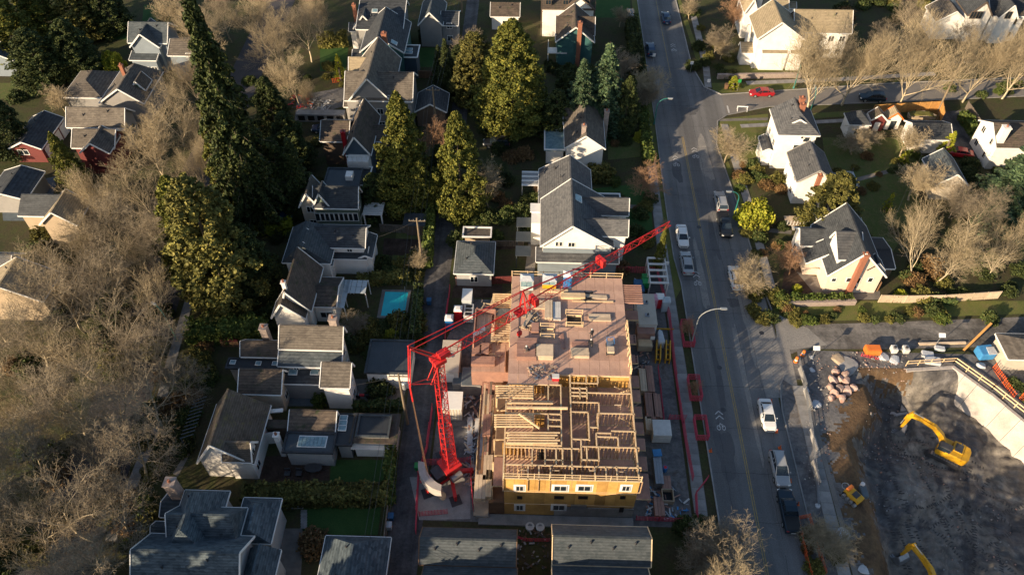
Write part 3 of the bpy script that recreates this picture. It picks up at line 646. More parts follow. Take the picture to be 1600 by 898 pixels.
# ---- front row below the site
T = H('dark shingled townhouse with bare scaffold edges, left one of the pair below the site', 735, 890, 'townhouse')
x0, y0, x1, y1 = pb(T, 655, 882, 806, 826, 7.0, 8.8, 'x', zb=7.0, wall='wall_brown', roof='roof_slate', ov=.4, fascia='lumber_dark', vents=4)
pb(T, 655, 960, 806, 886, 7.0, 8.8, 'x', wall='wall_brown', roof='roof_slate', ov=.4, fascia='lumber_dark', vents=3)
T = H('dark shingled townhouse with a pale sunlit roof band, right one below the site', 935, 890, 'townhouse')
pb(T, 863, 882, 1016, 822, 7.0, 9.0, 'x', wall='wall_brown', roof='roof_slate', ov=.4, fascia='lumber', vents=4)
pb(T, 863, 960, 1018, 886, 7.0, 8.8, 'x', wall='wall_brown', roof='roof_slate', ov=.4, fascia='lumber', vents=3)

T = thing('townhouse', 'dark roofed townhouse beyond the lower edge of the photo', 'townhouse', (10, 18, 0))
block(T, 3.5, 6, 16.5, 17, 8.6, 11, 'x', o=(10, 18), wall='wall_brown', roof='roof_slate'); block(T, 3.5, 17.6, 16.5, 28, 8.6, 11, 'x', o=(10, 18), wall='wall_brown', roof='roof_slate')
# ---- left of the alley, from near to far
T = H('pale grey shingled garage with a hipped slate roof in the bottom left, beside the alley', 545, 892, 'garage', 'garage')
pb(T, 490, 935, 598, 838, 3.2, 5.4, 'y', hip=(.5, .5), wall='wall_pale_grey', roof='roof_blue', ov=.4)
T = H('large rambling house with blue grey slate roofs and white gutters in the bottom left corner', 330, 880, 'manor_house')
pb(T, 205, 925, 375, 835, 6.0, 9.0, 'x', wall='wall_pale_grey', roof='roof_blue', wins='E', ov=.45)
pb(T, 262, 850, 372, 792, 6.0, 8.6, 'x', hip=(0, .3), wall='wall_pale_grey', roof='roof_blue', ov=.4)
pb(T, 255, 868, 330, 766, 5.6, 9.2, 'y', hip=(.5, .8), wall='wall_pale_grey', roof='roof_blue', ov=.4)
pb(T, 362, 848, 424, 778, 4.6, 6.4, 'y', hip=(.3, .8), wall='wall_pale_grey', roof='roof_blue', ov=.4)
pb(T, 370, 925, 424, 858, 4.6, 6.4, 'y', hip=(.8, .1), wall='wall_pale_grey', roof='roof_blue', ov=.4)
pb(T, 236, 840, 268, 815, 4.6, 5.4, 'x', wall='wall_cream', roof='roof_slate', ov=.2)
pb(T, 250, 808, 282, 772, 4.4, 5.2, 'x', wall='wall_cream', roof='roof_slate', ov=.2)
o = O(T); x, y = P(275, 768, 6); chimney(T, x, y, 0, 8.2, 1.1, 'stone_chimney', o)

T = H('long white walled house with a mossy steep roof, left of the row with skylights', 370, 750)
th_ = radians(0); o = O(T)
x0, y0, x1, y1 = pb(T, 308, 724, 398, 632, 3.6, 7.8, 'y', hip=(0, .15), wall='wall_white', roof='roof_mossy', ov=.35, ridge=.40, vents=1)
pb(T, 348, 722, 394, 690, 4.4, 6.6, 'x', wall='wall_white', roof='roof_mossy', ov=.3, wins='E', fascia=True)
T = thing('pergola', 'blue grey slatted lean-to frame against the left side of the mossy roofed house', 'pergola', (*P(305, 700), 0))
for i in range(11): MB().plank((-1.2, i * .55, 2.3), (.6, i * .55 + .3, 2.9), .12, .06).obj('slat', 'patio_blue', T)
for i in (0, 5.4): MB().bar((-1.1, i, 0), (-1.1, i, 2.4), .07).obj('post', 'patio_blue', T)

T = H('low row house with three skylights and a square flat dark roof beside the alley', 520, 715)
pb(T, 440, 708, 521, 676, 3.4, 3.5, 'flat', wall='wall_pale_grey', roof='flat_roof', fascia='roof_dark')
pb(T, 450, 676, 524, 648, 3.3, 4.6, 'x', wall='wall_pale_grey', roof='roof_brown', ridge=.9)
pb(T, 521, 697, 550, 647, 3.3, 3.4, 'flat', wall='wall_grey', roof='flat_roof_dark', fascia='roof_dark')
pb(T, 545, 692, 620, 646, 3.4, 3.5, 'flat', wall='wall_pale_grey', roof='roof_brown', fascia=False)
pb(T, 555, 683, 608, 649, 3.7, 3.75, 'flat', wall='wall_grey', roof='flat_roof_dark', fascia='roof_slate', ov=.05)
pb(T, 400, 668, 450, 656, 3.0, 3.1, 'flat', wall='wall_brown', roof='roof_brown', fascia=False)
o = O(T)
for u, v in ((537, 653), (536, 661), (535, 669)): x, y = P(u, v, 3.5); skylight(T, x, y, 3.5, .85, .6, 0, '', o)
x, y = P(488, 689, 3.6)
for i in range(7): MB((o[0], o[1], 0)).box(x - 1.65 + i * .47, y - .7, 3.55, x - 1.65 + i * .47 + .43, y + .6, 3.68).obj('roof_light_pane', 'skylight', T)
MB((o[0], o[1], 0)).box(x - 1.75, y - .8, 3.53, x + 1.75, y + .8, 3.56).obj('roof_light_frame', 'trim', T)
x, y = P(436, 690, 3); chimney(T, x, y, 0, 4.6, .6, 'wall_white', o)
T = thing('garden_wall', 'white curved garden wall with capping, between the mossy house and the skylight row', 'wall', (*P(420, 712), 0))
pts = [P(398, 745), P(402, 708), P(415, 692), P(436, 690)]; m = MB((*O(T), 0))
for a, b in zip(pts, pts[1:]): m.plank((*a, 1.1), (*b, 1.1), .3, 2.2)
m.obj('wall_panel', 'wall_white', T)
m = MB((*O(T), 0)).plank((*P(400, 664), 2.9), (*P(450, 660), 2.9), .5, .2); m.obj('lintel', 'trim', T)
T = H('white flat topped carport beam building below the hedge wall', 585, 712, 'garage', 'garage')
pb(T, 548, 702, 608, 694, 2.2, 2.3, 'flat', wall='wall_white', roof='wall_white', fascia=False)

T = H('big brown shingled house with cream dormer walls and twin chimneys, above the courtyard', 490, 620)
pb(T, 436, 546, 536, 518, 6.4, 8.4, 'x', zb=6.4, wall='wall_cream', roof='roof_taupe', ov=.4, ridge=.75, wins='E')
pb(T, 434, 573, 534, 547, 5.0, 6.4, 'x', wall='wall_cream', roof='roof_slate', ov=.3, ridge=.95, wins='S', ww=.6, wh=.4)
pb(T, 440, 600, 506, 576, 3.4, 4.2, 'x', wall='wall_grey', roof='roof_dark', ov=.2, ridge=.92)
pb(T, 500, 606, 547, 572, 5.0, 6.6, 'x', wall='wall_white', roof='roof_taupe', ov=.3, ridge=.8, wins='E')
pb(T, 376, 558, 436, 532, 4.2, 5.6, 'x', wall='wall_cream', roof='roof_brown', ov=.3)
pb(T, 352, 577, 438, 561, 3.6, 3.7, 'flat', wall='wall_grey', roof='flat_roof_dark', fascia='roof_dark')
pb(T, 372, 616, 440, 580, 4.0, 5.8, 'x', wall='wall_cream', roof='roof_brown', ov=.3, ridge=.7, wins='E')
o = O(T)
for u, v in ((459, 583), (493, 583)): x, y = P(u, v, 3.7); skylight(T, x, y, 4.0, 1.0, .8, .2, '+y', o)
for u, v in ((364, 566), (404, 568), (430, 568)): x, y = P(u, v, 3.7); skylight(T, x, y, 3.7, .6, .5, 0, '', o)
x, y = P(418, 529, 4.6); chimney(T, x, y, 0, 7.0, .9, 'stone_chimney', o)
x, y = P(526, 520, 6.6); chimney(T, x, y, 0, 9.6, .95, 'stone_chimney', o)
T = H('square flat roofed garage with a pale front, between the shrubbery and the alley crane', 605, 600, 'garage', 'garage')
pb(T, 569, 584, 641, 532, 3.4, 3.5, 'flat', wall='wall_white', roof='flat_roof', fascia='roof_slate', ov=.25)
for u in (590, 605, 622): x, z = V3(u, 591, PY(605, 584, 3.4) + .24); MB((*O(T), 0)).box(x - .7, PY(605, 584, 3.4) + .17, .15, x + .7, PY(605, 584, 3.4) + .24, 2.3).obj('garage_door', 'wall_cream', T)

T = H('steep brown roofed house with white bargeboards and a wide solar pergola, left of the pool', 480, 500)
pb(T, 440, 487, 487, 418, 4.2, 8.2, 'y', hip=(0, 0), wall='wall_white', roof='roof_brown', ov=.35, ridge=.30)
pb(T, 424, 498, 478, 474, 4.0, 7.0, 'y', wall='wall_white', roof='roof_mossy', ov=.35, ridge=.4)
pb(T, 486, 480, 526, 434, 3.4, 4.6, 'x', wall='wall_white', roof='roof_brown', ov=.3, wins='S', ww=1.6)
o = O(T); x, y = P(446, 452, 8); chimney(T, x, y, 6, 9.4, .5, 'wall_white', o)
T = thing('pergola', 'L-shaped pergola with a pale blue grid roof beside the brown roofed house', 'pergola', (*P(540, 480), 0)); o = O(T)
for (u0, v0, u1, v1) in ((520, 481, 538, 437), (538, 458, 571, 438)):
    x0, y0 = P(u0, v0, 3); x1, _ = P(u1, v0, 3); _, y1 = P(u1, v1, 3); nx = max(1, int((x1 - x0) / .75)); ny = max(1, int((y1 - y0) / .9))
    pm = MB().box(.03, .03, 3.0, (x1 - x0) / nx - .03, (y1 - y0) / ny - .03, 3.06).mesh('panel', 'pot_grey')
    for i in range(nx):
        for j in range(ny): mobj('panel', pm, T, (x0 + (x1 - x0) * i / nx - o[0], y0 + (y1 - y0) * j / ny - o[1], 0))
    for a, b in ((x0, y0), (x1, y0), (x0, y1), (x1, y1)): MB((*o, 0)).bar((a, b, 0), (a, b, 3), .08).obj('post', 'trim', T)

T = H('grey roofed white house with a long dormer, third house down the lane', 510, 420)
pb(T, 441, 411, 517, 356, 4.6, 7.6, 'y', hip=(.2, .5), wall='wall_white', roof='roof_slate', ov=.4, ridge=.42)
pb(T, 474, 387, 571, 352, 5.0, 6.8, 'x', wall='wall_white', roof='roof_dark', ov=.35, wins='S', ww=.7, wh=.5, vents=3)
pb(T, 470, 404, 574, 388, 3.4, 4.0, 'x', wall='wall_white', roof='roof_dark', ov=.3, ridge=.9)
pb(T, 455, 392, 498, 372, 5.6, 7.4, 'y', wall='wall_white', roof='roof_slate', ov=.35)
pb(T, 483, 415, 520, 402, 3.2, 3.8, 'x', hip=(.8, .8), wall='wall_white', roof='roof_slate', ov=.3, ridge=.8, wins='S', nwin=3)
pb(T, 560, 404, 582, 368, 3.4, 3.9, 'y', wall='wall_white', roof='roof_slate', ov=.3)
yw = PY(476, 392, 5.6) + .3
for u in (472, 479): win_px(T, u, 395, yw, .45, .8, 1)
T = H('green gabled house with white trim and a glazed veranda', 535, 348)
pb(T, 467, 325, 500, 296, 4.8, 7.6, 'y', wall='wall_cream', roof='roof_taupe', ov=.3, wins='S')
pb(T, 489, 326, 560, 300, 5.2, 7.6, 'x', wall='wall_green', roof='roof_dark', ov=.3, ridge=.6, wins='E')
pb(T, 489, 324, 516, 304, 5.2, 7.8, 'y', wall='wall_green', roof='roof_dark', ov=.3)
yw = PY(500, 324, 5.2) + .28
for u in (498, 506, 523): win_px(T, u, 325, yw - .02, .7, .6, 1)
for i in range(9): u = 497 + i * 7.3; win_px(T, u, 339, yw - .3, .75, 1.5, 1)
T = thing('pergola', 'white timber pergola with slatted roof beside the green gabled house', 'pergola', (*P(583, 345), 0)); o = O(T)
x0, y0 = P(566, 336, 3); x1, y1 = P(602, 314, 3)
for i in range(9): MB((*o, 0)).box(x0, y0 + (y1 - y0) * i / 9, 3.0, x1, y0 + (y1 - y0) * i / 9 + .22, 3.12).obj('slat', 'trim' if i < 8 else 'brick', T)
for a in (x0 + .2, x1 - .2):
    MB((*o, 0)).box(a - .08, y0, 2.85, a + .08, y1, 2.995).obj('beam', 'trim', T)
    for b in (y0 + .2, y1 - .2): MB((*o, 0)).box(a - .1, b - .1, 0, a + .1, b + .1, 2.85).obj('post', 'trim', T)
T = H('dark flat roofed house with a white roof hatch, above the green gabled house', 545, 300)
pb(T, 503, 297, 560, 264, 5.6, 5.7, 'flat', wall='wall_grey', roof='flat_roof', fascia='roof_slate')
pb(T, 556, 292, 576, 262, 4.0, 4.1, 'flat', wall='wall_grey', roof='flat_roof_dark')
x, y = P(547, 276, 6); MB((*O(T), 0)).box(x - .6, y - .7, 5.75, x + .5, y + .7, 6.6).obj('hatch', 'trim', T)
T = H('brown roofed house with a dark blue front gable and red chimney', 555, 250)
pb(T, 500, 222, 545, 188, 5.0, 7.0, 'x', wall='wall_brown', roof='roof_brown', ov=.3)
pb(T, 536, 243, 580, 182, 5.6, 9.2, 'y', wall='wall_dark_blue', roof='roof_brown', ov=.35, ridge=.5)
pb(T, 578, 222, 602, 196, 5.0, 6.6, 'x', wall='wall_brown', roof='roof_brown', ov=.3)
o = O(T); x, y = P(541, 232, 5); chimney(T, x, y, 0, 8.4, .7, 'paint_red', o)
m = MB((*o, 0))
x, z = V3(560, 252, PY(557, 243, 5.6) - 1.5)
for i in range(5): m.box(x - 1.8 + i * .8, PY(557, 243, 5.6) - 1.6, z, x - 1.8 + i * .8 + .08, PY(557, 243, 5.6) - 1.5, z + 1.2)
m.box(x - 1.9, PY(557, 243, 5.6) - 1.62, z + 1.1, x + 1.6, PY(557, 243, 5.6) - 1.48, z + 1.2); m.box(x - 1.9, PY(557, 243, 5.6) - 1.6, 2.6, x + 1.6, PY(557, 243, 5.6) + .4, z); m.obj('balcony', 'trim', T)
T = H('large three gabled house with taupe shingles and two blue skylights, by the messy garden', 590, 190)
pb(T, 538, 158, 645, 118, 6.6, 9.8, 'x', wall='wall_grey', roof='roof_taupe', ov=.35, wins='S')
pb(T, 545, 158, 612, 92, 6.6, 11., 'y', wall='wall_grey', roof='roof_taupe', ov=.4, ridge=.5)
pb(T, 545, 125, 580, 100, 5.6, 8.5, 'x', wall='wall_white', roof='roof_tan', ov=.3)
pb(T, 537, 168, 620, 157, 4.2, 5.2, 'x', wall='wall_grey', roof='roof_taupe', ov=.3, ridge=.9)
yw = PY(580, 158, 6.6) + .36
for u, w_ in ((574, 1.4), (588, 1.0), (603, 1.2)): win_px(T, u, 153, yw, w_, .9, 2)
x, y = P(594, 105, 9); skylight(T, x, y, 8.9, 1.4, 1.2, .3, '-x', O(T)); x, y = P(590, 119, 9); skylight(T, x, y, 8.6, 1.4, 1.0, .3, '-x', O(T))
x0, y0 = P(545, 175, 3.2); MB((*O(T), 0)).box(x0, y0, 3.0, x0 + 4, y0 + 1.6, 3.15).box(x0, y0, 3.15, x0 + 4, y0 + .06, 4.1).obj('balcony', 'trim', T)
T = H('small grey gabled garage behind the tall golden cedar', 675, 180, 'garage', 'garage')
pb(T, 648, 176, 698, 147, 3.2, 4.9, 'y', wall='wall_brown', roof='roof_grey', ov=.3)
T = H('dark blue roofed house with a tall brick chimney and flat roofed side wing', 600, 95)
pb(T, 562, 83, 632, 36, 6.2, 9.4, 'y', wall='wall_teal', roof='roof_dark', ov=.35, ridge=.45)
pb(T, 550, 92, 600, 78, 4.2, 5.0, 'x', wall='wall_dark_blue', roof='roof_dark', ov=.3)
pb(T, 622, 92, 653, 72, 4.6, 4.7, 'flat', wall='wall_dark_blue', roof='flat_roof_dark')
o = O(T); x, y = P(605, 92, 6); chimney(T, x, y, 0, 11.2, .9, 'brick', o); skylight(T, *P(616, 68, 7.5), 7.6, 1.1, 1.0, .6, '-x', o)
for k in (0, 1): skylight(T, *P(638, 78 + 5 * k, 4.7), 4.75, 1.5, .7, 0, '', o)
T = H('house with long dark roof and small front gable at the top of the lane', 590, 60)
pb(T, 556, 47, 630, 8, 6.8, 9.0, 'x', wall='wall_grey', roof='roof_dark', ov=.35, ridge=.75, wins='E', vents=2)
pb(T, 552, 46, 588, 20, 5.6, 8.4, 'y', wall='wall_grey', roof='roof_slate', ov=.35)
pb(T, 545, 50, 575, 38, 4.0, 5.0, 'x', wall='wall_white', roof='roof_slate', ov=.3, wins='S')
o = O(T); x, y = P(558, 40, 5); chimney(T, x, y, 0, 9.4, .7, 'brick', o); x, y = P(567, 12, 7); chimney(T, x, y, 0, 10.5, .7, 'brick', o)
skylight(T, *P(586, 20, 8), 8.3, 1.0, .8, .3, '+y', o)
T = H('grey gabled house with white bargeboards at the top, right of the dark roofed pair', 680, 55)
pb(T, 653, 41, 692, 6, 4.8, 7.6, 'y', wall='wall_grey', roof='roof_slate', ov=.35)
pb(T, 688, 41, 716, 18, 4.4, 5.8, 'x', wall='wall_grey', roof='roof_dark', ov=.3, wins='S')
yw = PY(672, 41, 4.8) + .34; win_px(T, 677, 41, yw, 1.3, .9, 2)
T = H('low white cottage with a brown roof beside the far end of the alley', 790, 35, 'cottage')
pb(T, 766, 27, 812, 6, 3.0, 4.6, 'x', wall='wall_white', roof='roof_brown', ov=.3, wins='S')
# far left houses
T = H('grey gabled house with white timber trim half hidden by bare trees, upper left', 230, 105)
pb(T, 200, 68, 262, 42, 6.0, 8.6, 'x', wall='wall_blue_grey', roof='roof_slate', ov=.35)
pb(T, 203, 75, 250, 50, 5.6, 8.4, 'y', wall='wall_blue_grey', roof='roof_slate', ov=.4)
pb(T, 202, 95, 245, 84, 3.6, 4.2, 'x', wall='wall_blue_grey', roof='roof_slate', ov=.3, ridge=.9, wins='S', nwin=3)
pb(T, 262, 88, 302, 60, 5.4, 7.0, 'x', wall='wall_blue_grey', roof='roof_taupe', ov=.3)
yw = PY(225, 75, 5.6) + .38
for u in (214, 223, 234): win_px(T, u, 78, yw, .9, 1.0, 2)
win_px(T, 296, 87, PY(282, 88, 5.4) + .28, 1.1, .9, 2)
T = H('low hip roofed carport with brown shingles, upper left', 135, 158, 'garage', 'garage')
pb(T, 97, 153, 160, 112, 3.0, 4.6, 'y', hip=(.9, .6), wall='wall_grey', roof='roof_taupe', ov=.35)
T = H('brown roofed house with a white framed dormer, next to the hip roofed carport', 195, 165)
pb(T, 155, 162, 226, 112, 4.6, 7.6, 'y', hip=(0, .5), wall='wall_grey', roof='roof_taupe', ov=.35, ridge=.55)
pb(T, 205, 142, 228, 126, 5.4, 7.2, 'y', wall='wall_white', roof='roof_taupe', ov=.25)
win_px(T, 214, 138, PY(216, 142, 5.4) + .2, .8, 1.2, 1, frame='bin_green'); o = O(T); x, y = P(192, 110, 8); chimney(T, x, y, 6, 9, .6, 'brick', o)
T = H('long grey brown roofed house with a red brick gable under bare trees', 150, 240)
pb(T, 104, 200, 196, 174, 5.2, 7.6, 'x', wall='wall_grey', roof='roof_taupe', ov=.35)
pb(T, 112, 232, 180, 204, 4.4, 6.4, 'x', wall='wall_red', roof='roof_taupe', ov=.35)
pb(T, 125, 240, 172, 212, 4.6, 6.6, 'y', wall='wall_red', roof='roof_taupe', ov=.35)
T = H('dark roofed garage with red walls and white garage doors, far left', 60, 245, 'garage', 'garage')
x0, y0, x1, y1 = pb(T, 14, 233, 66, 184, 3.0, 4.4, 'y', wall='wall_red', roof='roof_dark', ov=.3, ridge=.5)
for k in range(3): MB((*O(T), 0)).box(x1 - .29, y0 + 1 + 3.0 * k, .1, x1 - .22, y0 + 3.6 + 3.0 * k, 2.4).obj('garage_door', 'trim', T)
win_px(T, 37, 238, y0 + .29, 1.7, .9, 2)
T = H('dark roofed shed at the left edge above the pale driveway', 15, 300, 'garage', 'garage')
pb(T, -25, 312, 42, 268, 3.0, 4.2, 'y', wall='wall_grey', roof='roof_dark', ov=.3)
T = H('grey roofed house with a sunlit tan gable behind the pale driveway', 80, 365)
pb(T, 28, 338, 100, 308, 4.2, 6.6, 'x', hip=(.3, 0), wall='wall_tan', roof='roof_dark', ov=.35)
pb(T, 62, 352, 122, 316, 4.2, 6.8, 'y', wall='wall_tan', roof='roof_tan', ov=.35)
T = H('tan gabled house at the left edge under the bare trees', 20, 490)
pb(T, -40, 470, 70, 425, 4.4, 7.4, 'y', wall='wall_tan', roof='roof_tan', ov=.35)
win_px(T, 27, 463, PY(20, 470, 4.4) + .34, 1.2, .8, 2)
T = H('light grey roofed house at the left edge, one up from the tan gabled house', 5, 430)
pb(T, -60, 432, 18, 395, 4.4, 6.4, 'x', wall='wall_white', roof='roof_grey', ov=.35)
T = H('small blue house at the left edge near the top', 10, 105)
pb(T, -30, 95, 22, 75, 3.6, 5.2, 'y', wall='wall_blue_grey', roof='roof_slate', ov=.3)
T = H('dark rectangular garden shed beside the lane hedge', 648, 352, 'shed', 'shed')
pb(T, 629, 353, 664, 334, 2.4, 2.5, 'flat', wall='wall_brown', roof='flat_roof', fascia=False)
# upper centre
T = H('white tudor house with dark timbers at the top centre', 888, 42)
pb(T, 846, 15, 930, -20, 6.2, 9.0, 'x', wall='wall_white', roof='roof_brown', ov=.3, fascia='wall_brown')
pb(T, 880, 16, 930, -18, 6.2, 8.8, 'y', wall='wall_white', roof='roof_brown', ov=.3, fascia='wall_brown')
yw = PY(888, 15, 6.2) + .29
for u in (855, 882, 915): win_px(T, u, 23, yw, 1.2, 1.1, 2, frame='wall_brown'); win_px(T, u + 2, 4, yw, 1.0, .9, 2, frame='wall_brown')
m = MB((*O(T), 0)); xa, _ = V3(846, 20, yw); xb, _ = V3(929, 20, yw)
for i in range(12): x = xa + (xb - xa) * i / 11; m.box(x - .08, yw - .05, 0, x + .08, yw + .01, 5.9)
for z in (2.9, 5.4): m.box(xa, yw - .06, z, xb, yw + .012, z + .18)
m.obj('timber_framing', 'wall_brown', T)
T = H('teal gabled house with a brick chimney on its front, below the tudor house', 900, 88)
pb(T, 868, 67, 929, 30, 5.2, 8.4, 'y', wall='wall_teal', roof='roof_brown', ov=.4)
pb(T, 868, 56, 929, 36, 5.4, 8.0, 'x', wall='wall_teal', roof='roof_brown', ov=.3)
yw = PY(898, 67, 5.2) + .38; o = O(T)
for u in (897, 909): win_px(T, u, 61, yw, .6, .9, 1)
x, _ = V3(904, 70, yw); chimney(T, x, yw - .35, 0, 9.4, .8, 'brick', o)
x, y = P(862, 75, 3); m = MB((*o, 0)).box(x - .8, y - 1.5, 2.6, x + 3, y + .5, 2.8); m.bar((x - .7, y - 1.4, 0), (x - .7, y - 1.4, 4.8), .08); m.bar((x - .7, y + .4, 0), (x - .7, y + .4, 4.6), .08); m.obj('deck', 'trim', T)
# right side
T = H('large white double gabled house with tan roofs at the top right of the main road', 1220, 100, 'mansion')
pb(T, 1183, 63, 1258, 27, 6.4, 10., 'y', wall='wall_white', roof='roof_tan', ov=.4, ridge=.42)
pb(T, 1240, 52, 1330, 28, 5.6, 8.8, 'x', wall='wall_white', roof='roof_tan', ov=.35, wins='S', nwin=5)
pb(T, 1173, 60, 1190, 40, 4.2, 6.0, 'x', wall='wall_white', roof='roof_tan', ov=.3)
pb(T, 1158, 84, 1180, 72, 2.6, 3.6, 'x', wall='wall_white', roof='roof_tan', ov=.2, ridge=.8)
x0, y0 = P(1192, 80, 4.2); x1, y1 = P(1254, 74, 4.2)
block(T, x0, y0, x0 + 5, y0 + 1.4, 3.6, 4.4, 'x', o=O(T), wall='wall_white', roof='roof_tan', ov=.05, ridge=.97); block(T, x1 - 2.6, y0, x1, y0 + 1.2, 3.6, 4.4, 'x', o=O(T), wall='wall_white', roof='roof_tan', ov=.05, ridge=.97)
yw = PY(1220, 63, 6.4) + .38
for u, v in ((1214, 66), (1222, 66), (1198, 83), (1209, 83), (1235, 83), (1239, 83), (1195, 97), (1206, 97), (1221, 97), (1236, 97)): win_px(T, u, v, yw, .7, 1.2, 1)
T = H('white house with tan roof at the top edge, directly above the double gabled house', 1215, 25, 'mansion')
pb(T, 1188, 16, 1232, -12, 5.6, 8.6, 'x', wall='wall_white', roof='roof_tan', ov=.35, wins='S', nwin=3)
pb(T, 1163, 22, 1184, -8, 5.6, 8.6, 'y', wall='wall_white', roof='roof_tan', ov=.3)
pb(T, 1228, 14, 1244, 6, 4.6, 5.4, 'x', wall='wall_white', roof='roof_tan', ov=.3)
o = O(T); x, y = P(1184, 10, 6); chimney(T, x, y, 0, 9, 1.1, 'wall_white', o)
T = H('white tudor house with arched dark window in the top right corner', 1560, 35)
pb(T, 1512, 26, 1550, -14, 5.8, 8.8, 'y', wall='wall_white', roof='roof_dark', ov=.3, fascia='wall_brown')
pb(T, 1548, 26, 1605, -12, 5.6, 8.6, 'x', wall='wall_white', roof='roof_dark', ov=.3, wins='S')
pb(T, 1560, 30, 1590, 4, 5.6, 8.4, 'y', wall='wall_white', roof='roof_dark', ov=.3)
for u in (1521, 1530, 1576): win_px(T, u, 24, PY(1550, 28, 5.8) + .2, 1.1, 1.4, 2, frame='wall_brown')
T = H('small white gabled house behind the bare street trees, top right', 1495, 45)
pb(T, 1462, 36, 1512, 12, 3.8, 6.2, 'y', wall='wall_white', roof='roof_taupe', ov=.3)
win_px(T, 1493, 36, PY(1490, 36, 3.8) + .28, 1.2, .9, 2)
# white hip roofed house
T = H('tall white house with a grey hipped roof and two brick chimneys by the side street', 1235, 235)
x0, y0, x1, y1 = pb(T, 1216, 212, 1281, 172, 7.2, 9.8, 'y', hip=(.9, .1), wall='wall_white', roof='roof_grey', ov=.4, wins='W')
o = O(T)
for u, v in ((1250, 166), (1251, 176)): x, y = P(u, v, 9); chimney(T, x, y, 7.5, 10.6, .8, 'brick', o)
xm = (x0 + x1) / 2; block(T, xm - 1.6, y0 + 1.6, xm + 1.6, y0 + 4.6, 8.2, 9.2, 'y', z0=7.4, o=o, wall='wall_white', roof='roof_grey', ov=.15)
for u, v, w_ in ((1255, 213, .6), (1260, 218, 1.0), (1247, 230, 1.6)): win_px(T, u, v, y0 + .38, w_, .9, 1)
block(T, x0 - 1.4, y0 + 1, x0 + .5, y0 + 5, 3, 3.6, 'y', o=o, wall='wall_white', roof='roof_grey', ov=.2)
T = H('pale house with a plain grey gable roof below the tall white house', 1262, 300)
pb(T, 1245, 285, 1305, 240, 4.8, 7.2, 'y', wall='wall_white', roof='roof_grey', ov=.35, wins='W', fascia='wall_grey')
x, y = P(1279, 282, 7); chimney(T, x, y, 5, 8, .6, 'brick', O(T))
T = thing('deck', 'blue grey timber deck with garden furniture behind the plain grey gable roof', 'deck', (*P(1318, 283), 0))
for i in range(16): MB().box(-2 + i * .25, -2, .5, -2 + i * .25 + .23, 2, .56).obj('board', 'pot_grey', T)
for a in (-1.9, 1.7):
    for b in (-1.9, 1.8): MB().box(a, b, 0, a + .12, b + .12, 1.3).obj('post', 'wood_grey', T)
T = H('pink stucco house with a dark gable roof, long brick chimney and flower bed', 1330, 440)
o = O(T)
x0, y0, x1, y1 = pb(T, 1293, 432, 1384, 355, 3.7, 8.4, 'y', wall='wall_pink', roof='roof_dark', ov=.4, ridge=.47)
xl, yl = x0 + .6, y0
block(T, x0 - 2.0, y0 + 3.5, x0 + 2, y0 + 6.6, 2.6, 4.6, 'y', o=o, wall='wall_pink', roof='roof_dark', ov=.3, ridge=.7)
block(T, x0 - 2.6, y0 + 6.2, x0 + 2.6, y1 - .3, 3.6, 5.2, 'x', o=o, wall='wall_white', roof='roof_dark', ov=.3, ridge=.5, wins='W')
block(T, x0 + .9, y0 + .9, x0 + 4.6, y0 + 5.4, 6.2, 8.2, 'x', z0=4, o=o, wall='wall_white', roof='roof_grey', ov=.25, ridge=.8)
block(T, x1 - 3.0, y0 + .5, x1 - .4, y0 + 2.4, 4.6, 6.0, 'y', z0=3, o=o, wall='wall_white', roof='roof_dark', ov=.15)
block(T, x0 + 1.0, y1 - .4, x1 - .6, y1 + 4.2, 4.2, 7.4, 'y', o=o, wall='wall_white', roof='roof_dark', ov=.35)
block(T, x1 - .4, y0 + 3, x1 + 2.6, y1 - 1, 2.4, 3.2, 'x', o=o, wall='wall_brown', roof='flat_roof_dark', ov=.2)
skylight(T, *P(1316, 369, 7.4), 7.2, 1.1, 1.0, .5, '+x', o)
yw = y0 + .38; x, _ = V3(1328, 435, yw); chimney(T, x + .5, yw - .3, 0, 8.3, .7, 'brick', o)
for u, v, w_, h_ in ((1303, 437, .6, .6), (1326, 437, .6, .8), (1340, 438, .7, 1.1), (1360, 437, .6, .8), (1332, 448, 1.0, .6)): win_px(T, u, v, yw, w_, h_, 1)
T = thing('timber_deck', 'small railed wooden deck beside the golden conifer and pink house', 'deck', (*P(1240, 350), 0))
for i in range(12): MB().box(-1.5 + i * .25, -1, .6, -1.5 + i * .25 + .23, 1.2, .66).obj('board', 'lumber_pale', T)
for i in range(7): MB().box(-1.5 + i * .5, -1.02, .66, -1.44 + i * .5, -.96, 1.6).obj('baluster', 'trim', T)
T = H('small white garage with a dark pyramid roof at the side street', 1345, 205, 'garage', 'garage')
pb(T, 1327, 196, 1361, 178, 2.9, 4.6, 'y', hip=(.8, .8), wall='wall_white', roof='roof_dark', ov=.2, wins='S')
for k, (u, lab) in enumerate(((1374, 'dark red shed with a white door, left of the orange doored one'), (1399, 'white fronted shed with an orange doorframe beside the cedar fence'))):
    T = H(lab, u, 196, 'shed', 'shed')
    x0, y0, x1, y1 = pb(T, u - 13, 189 - k * 2, u + 12, 178 - k * 2, 2.3, 3.6, 'y', wall='wall_white' if k else 'wall_red', roof='roof_brown' if k == 0 else 'roof_tan', ov=.2, fascia='orange' if k else 'trim')
    MB((*O(T), 0)).box((x0 + x1) / 2 - .5, y0 + .1, .05, (x0 + x1) / 2 + .5, y0 + .19, 1.9).obj('door', 'trim' if k == 0 else 'glass', T)
T = H('white garage with a dark blue roof beside the yellow conifer', 1455, 232, 'garage', 'garage')
pb(T, 1428, 219, 1488, 190, 3.0, 4.4, 'x', wall='wall_white', roof='roof_dark', ov=.3)
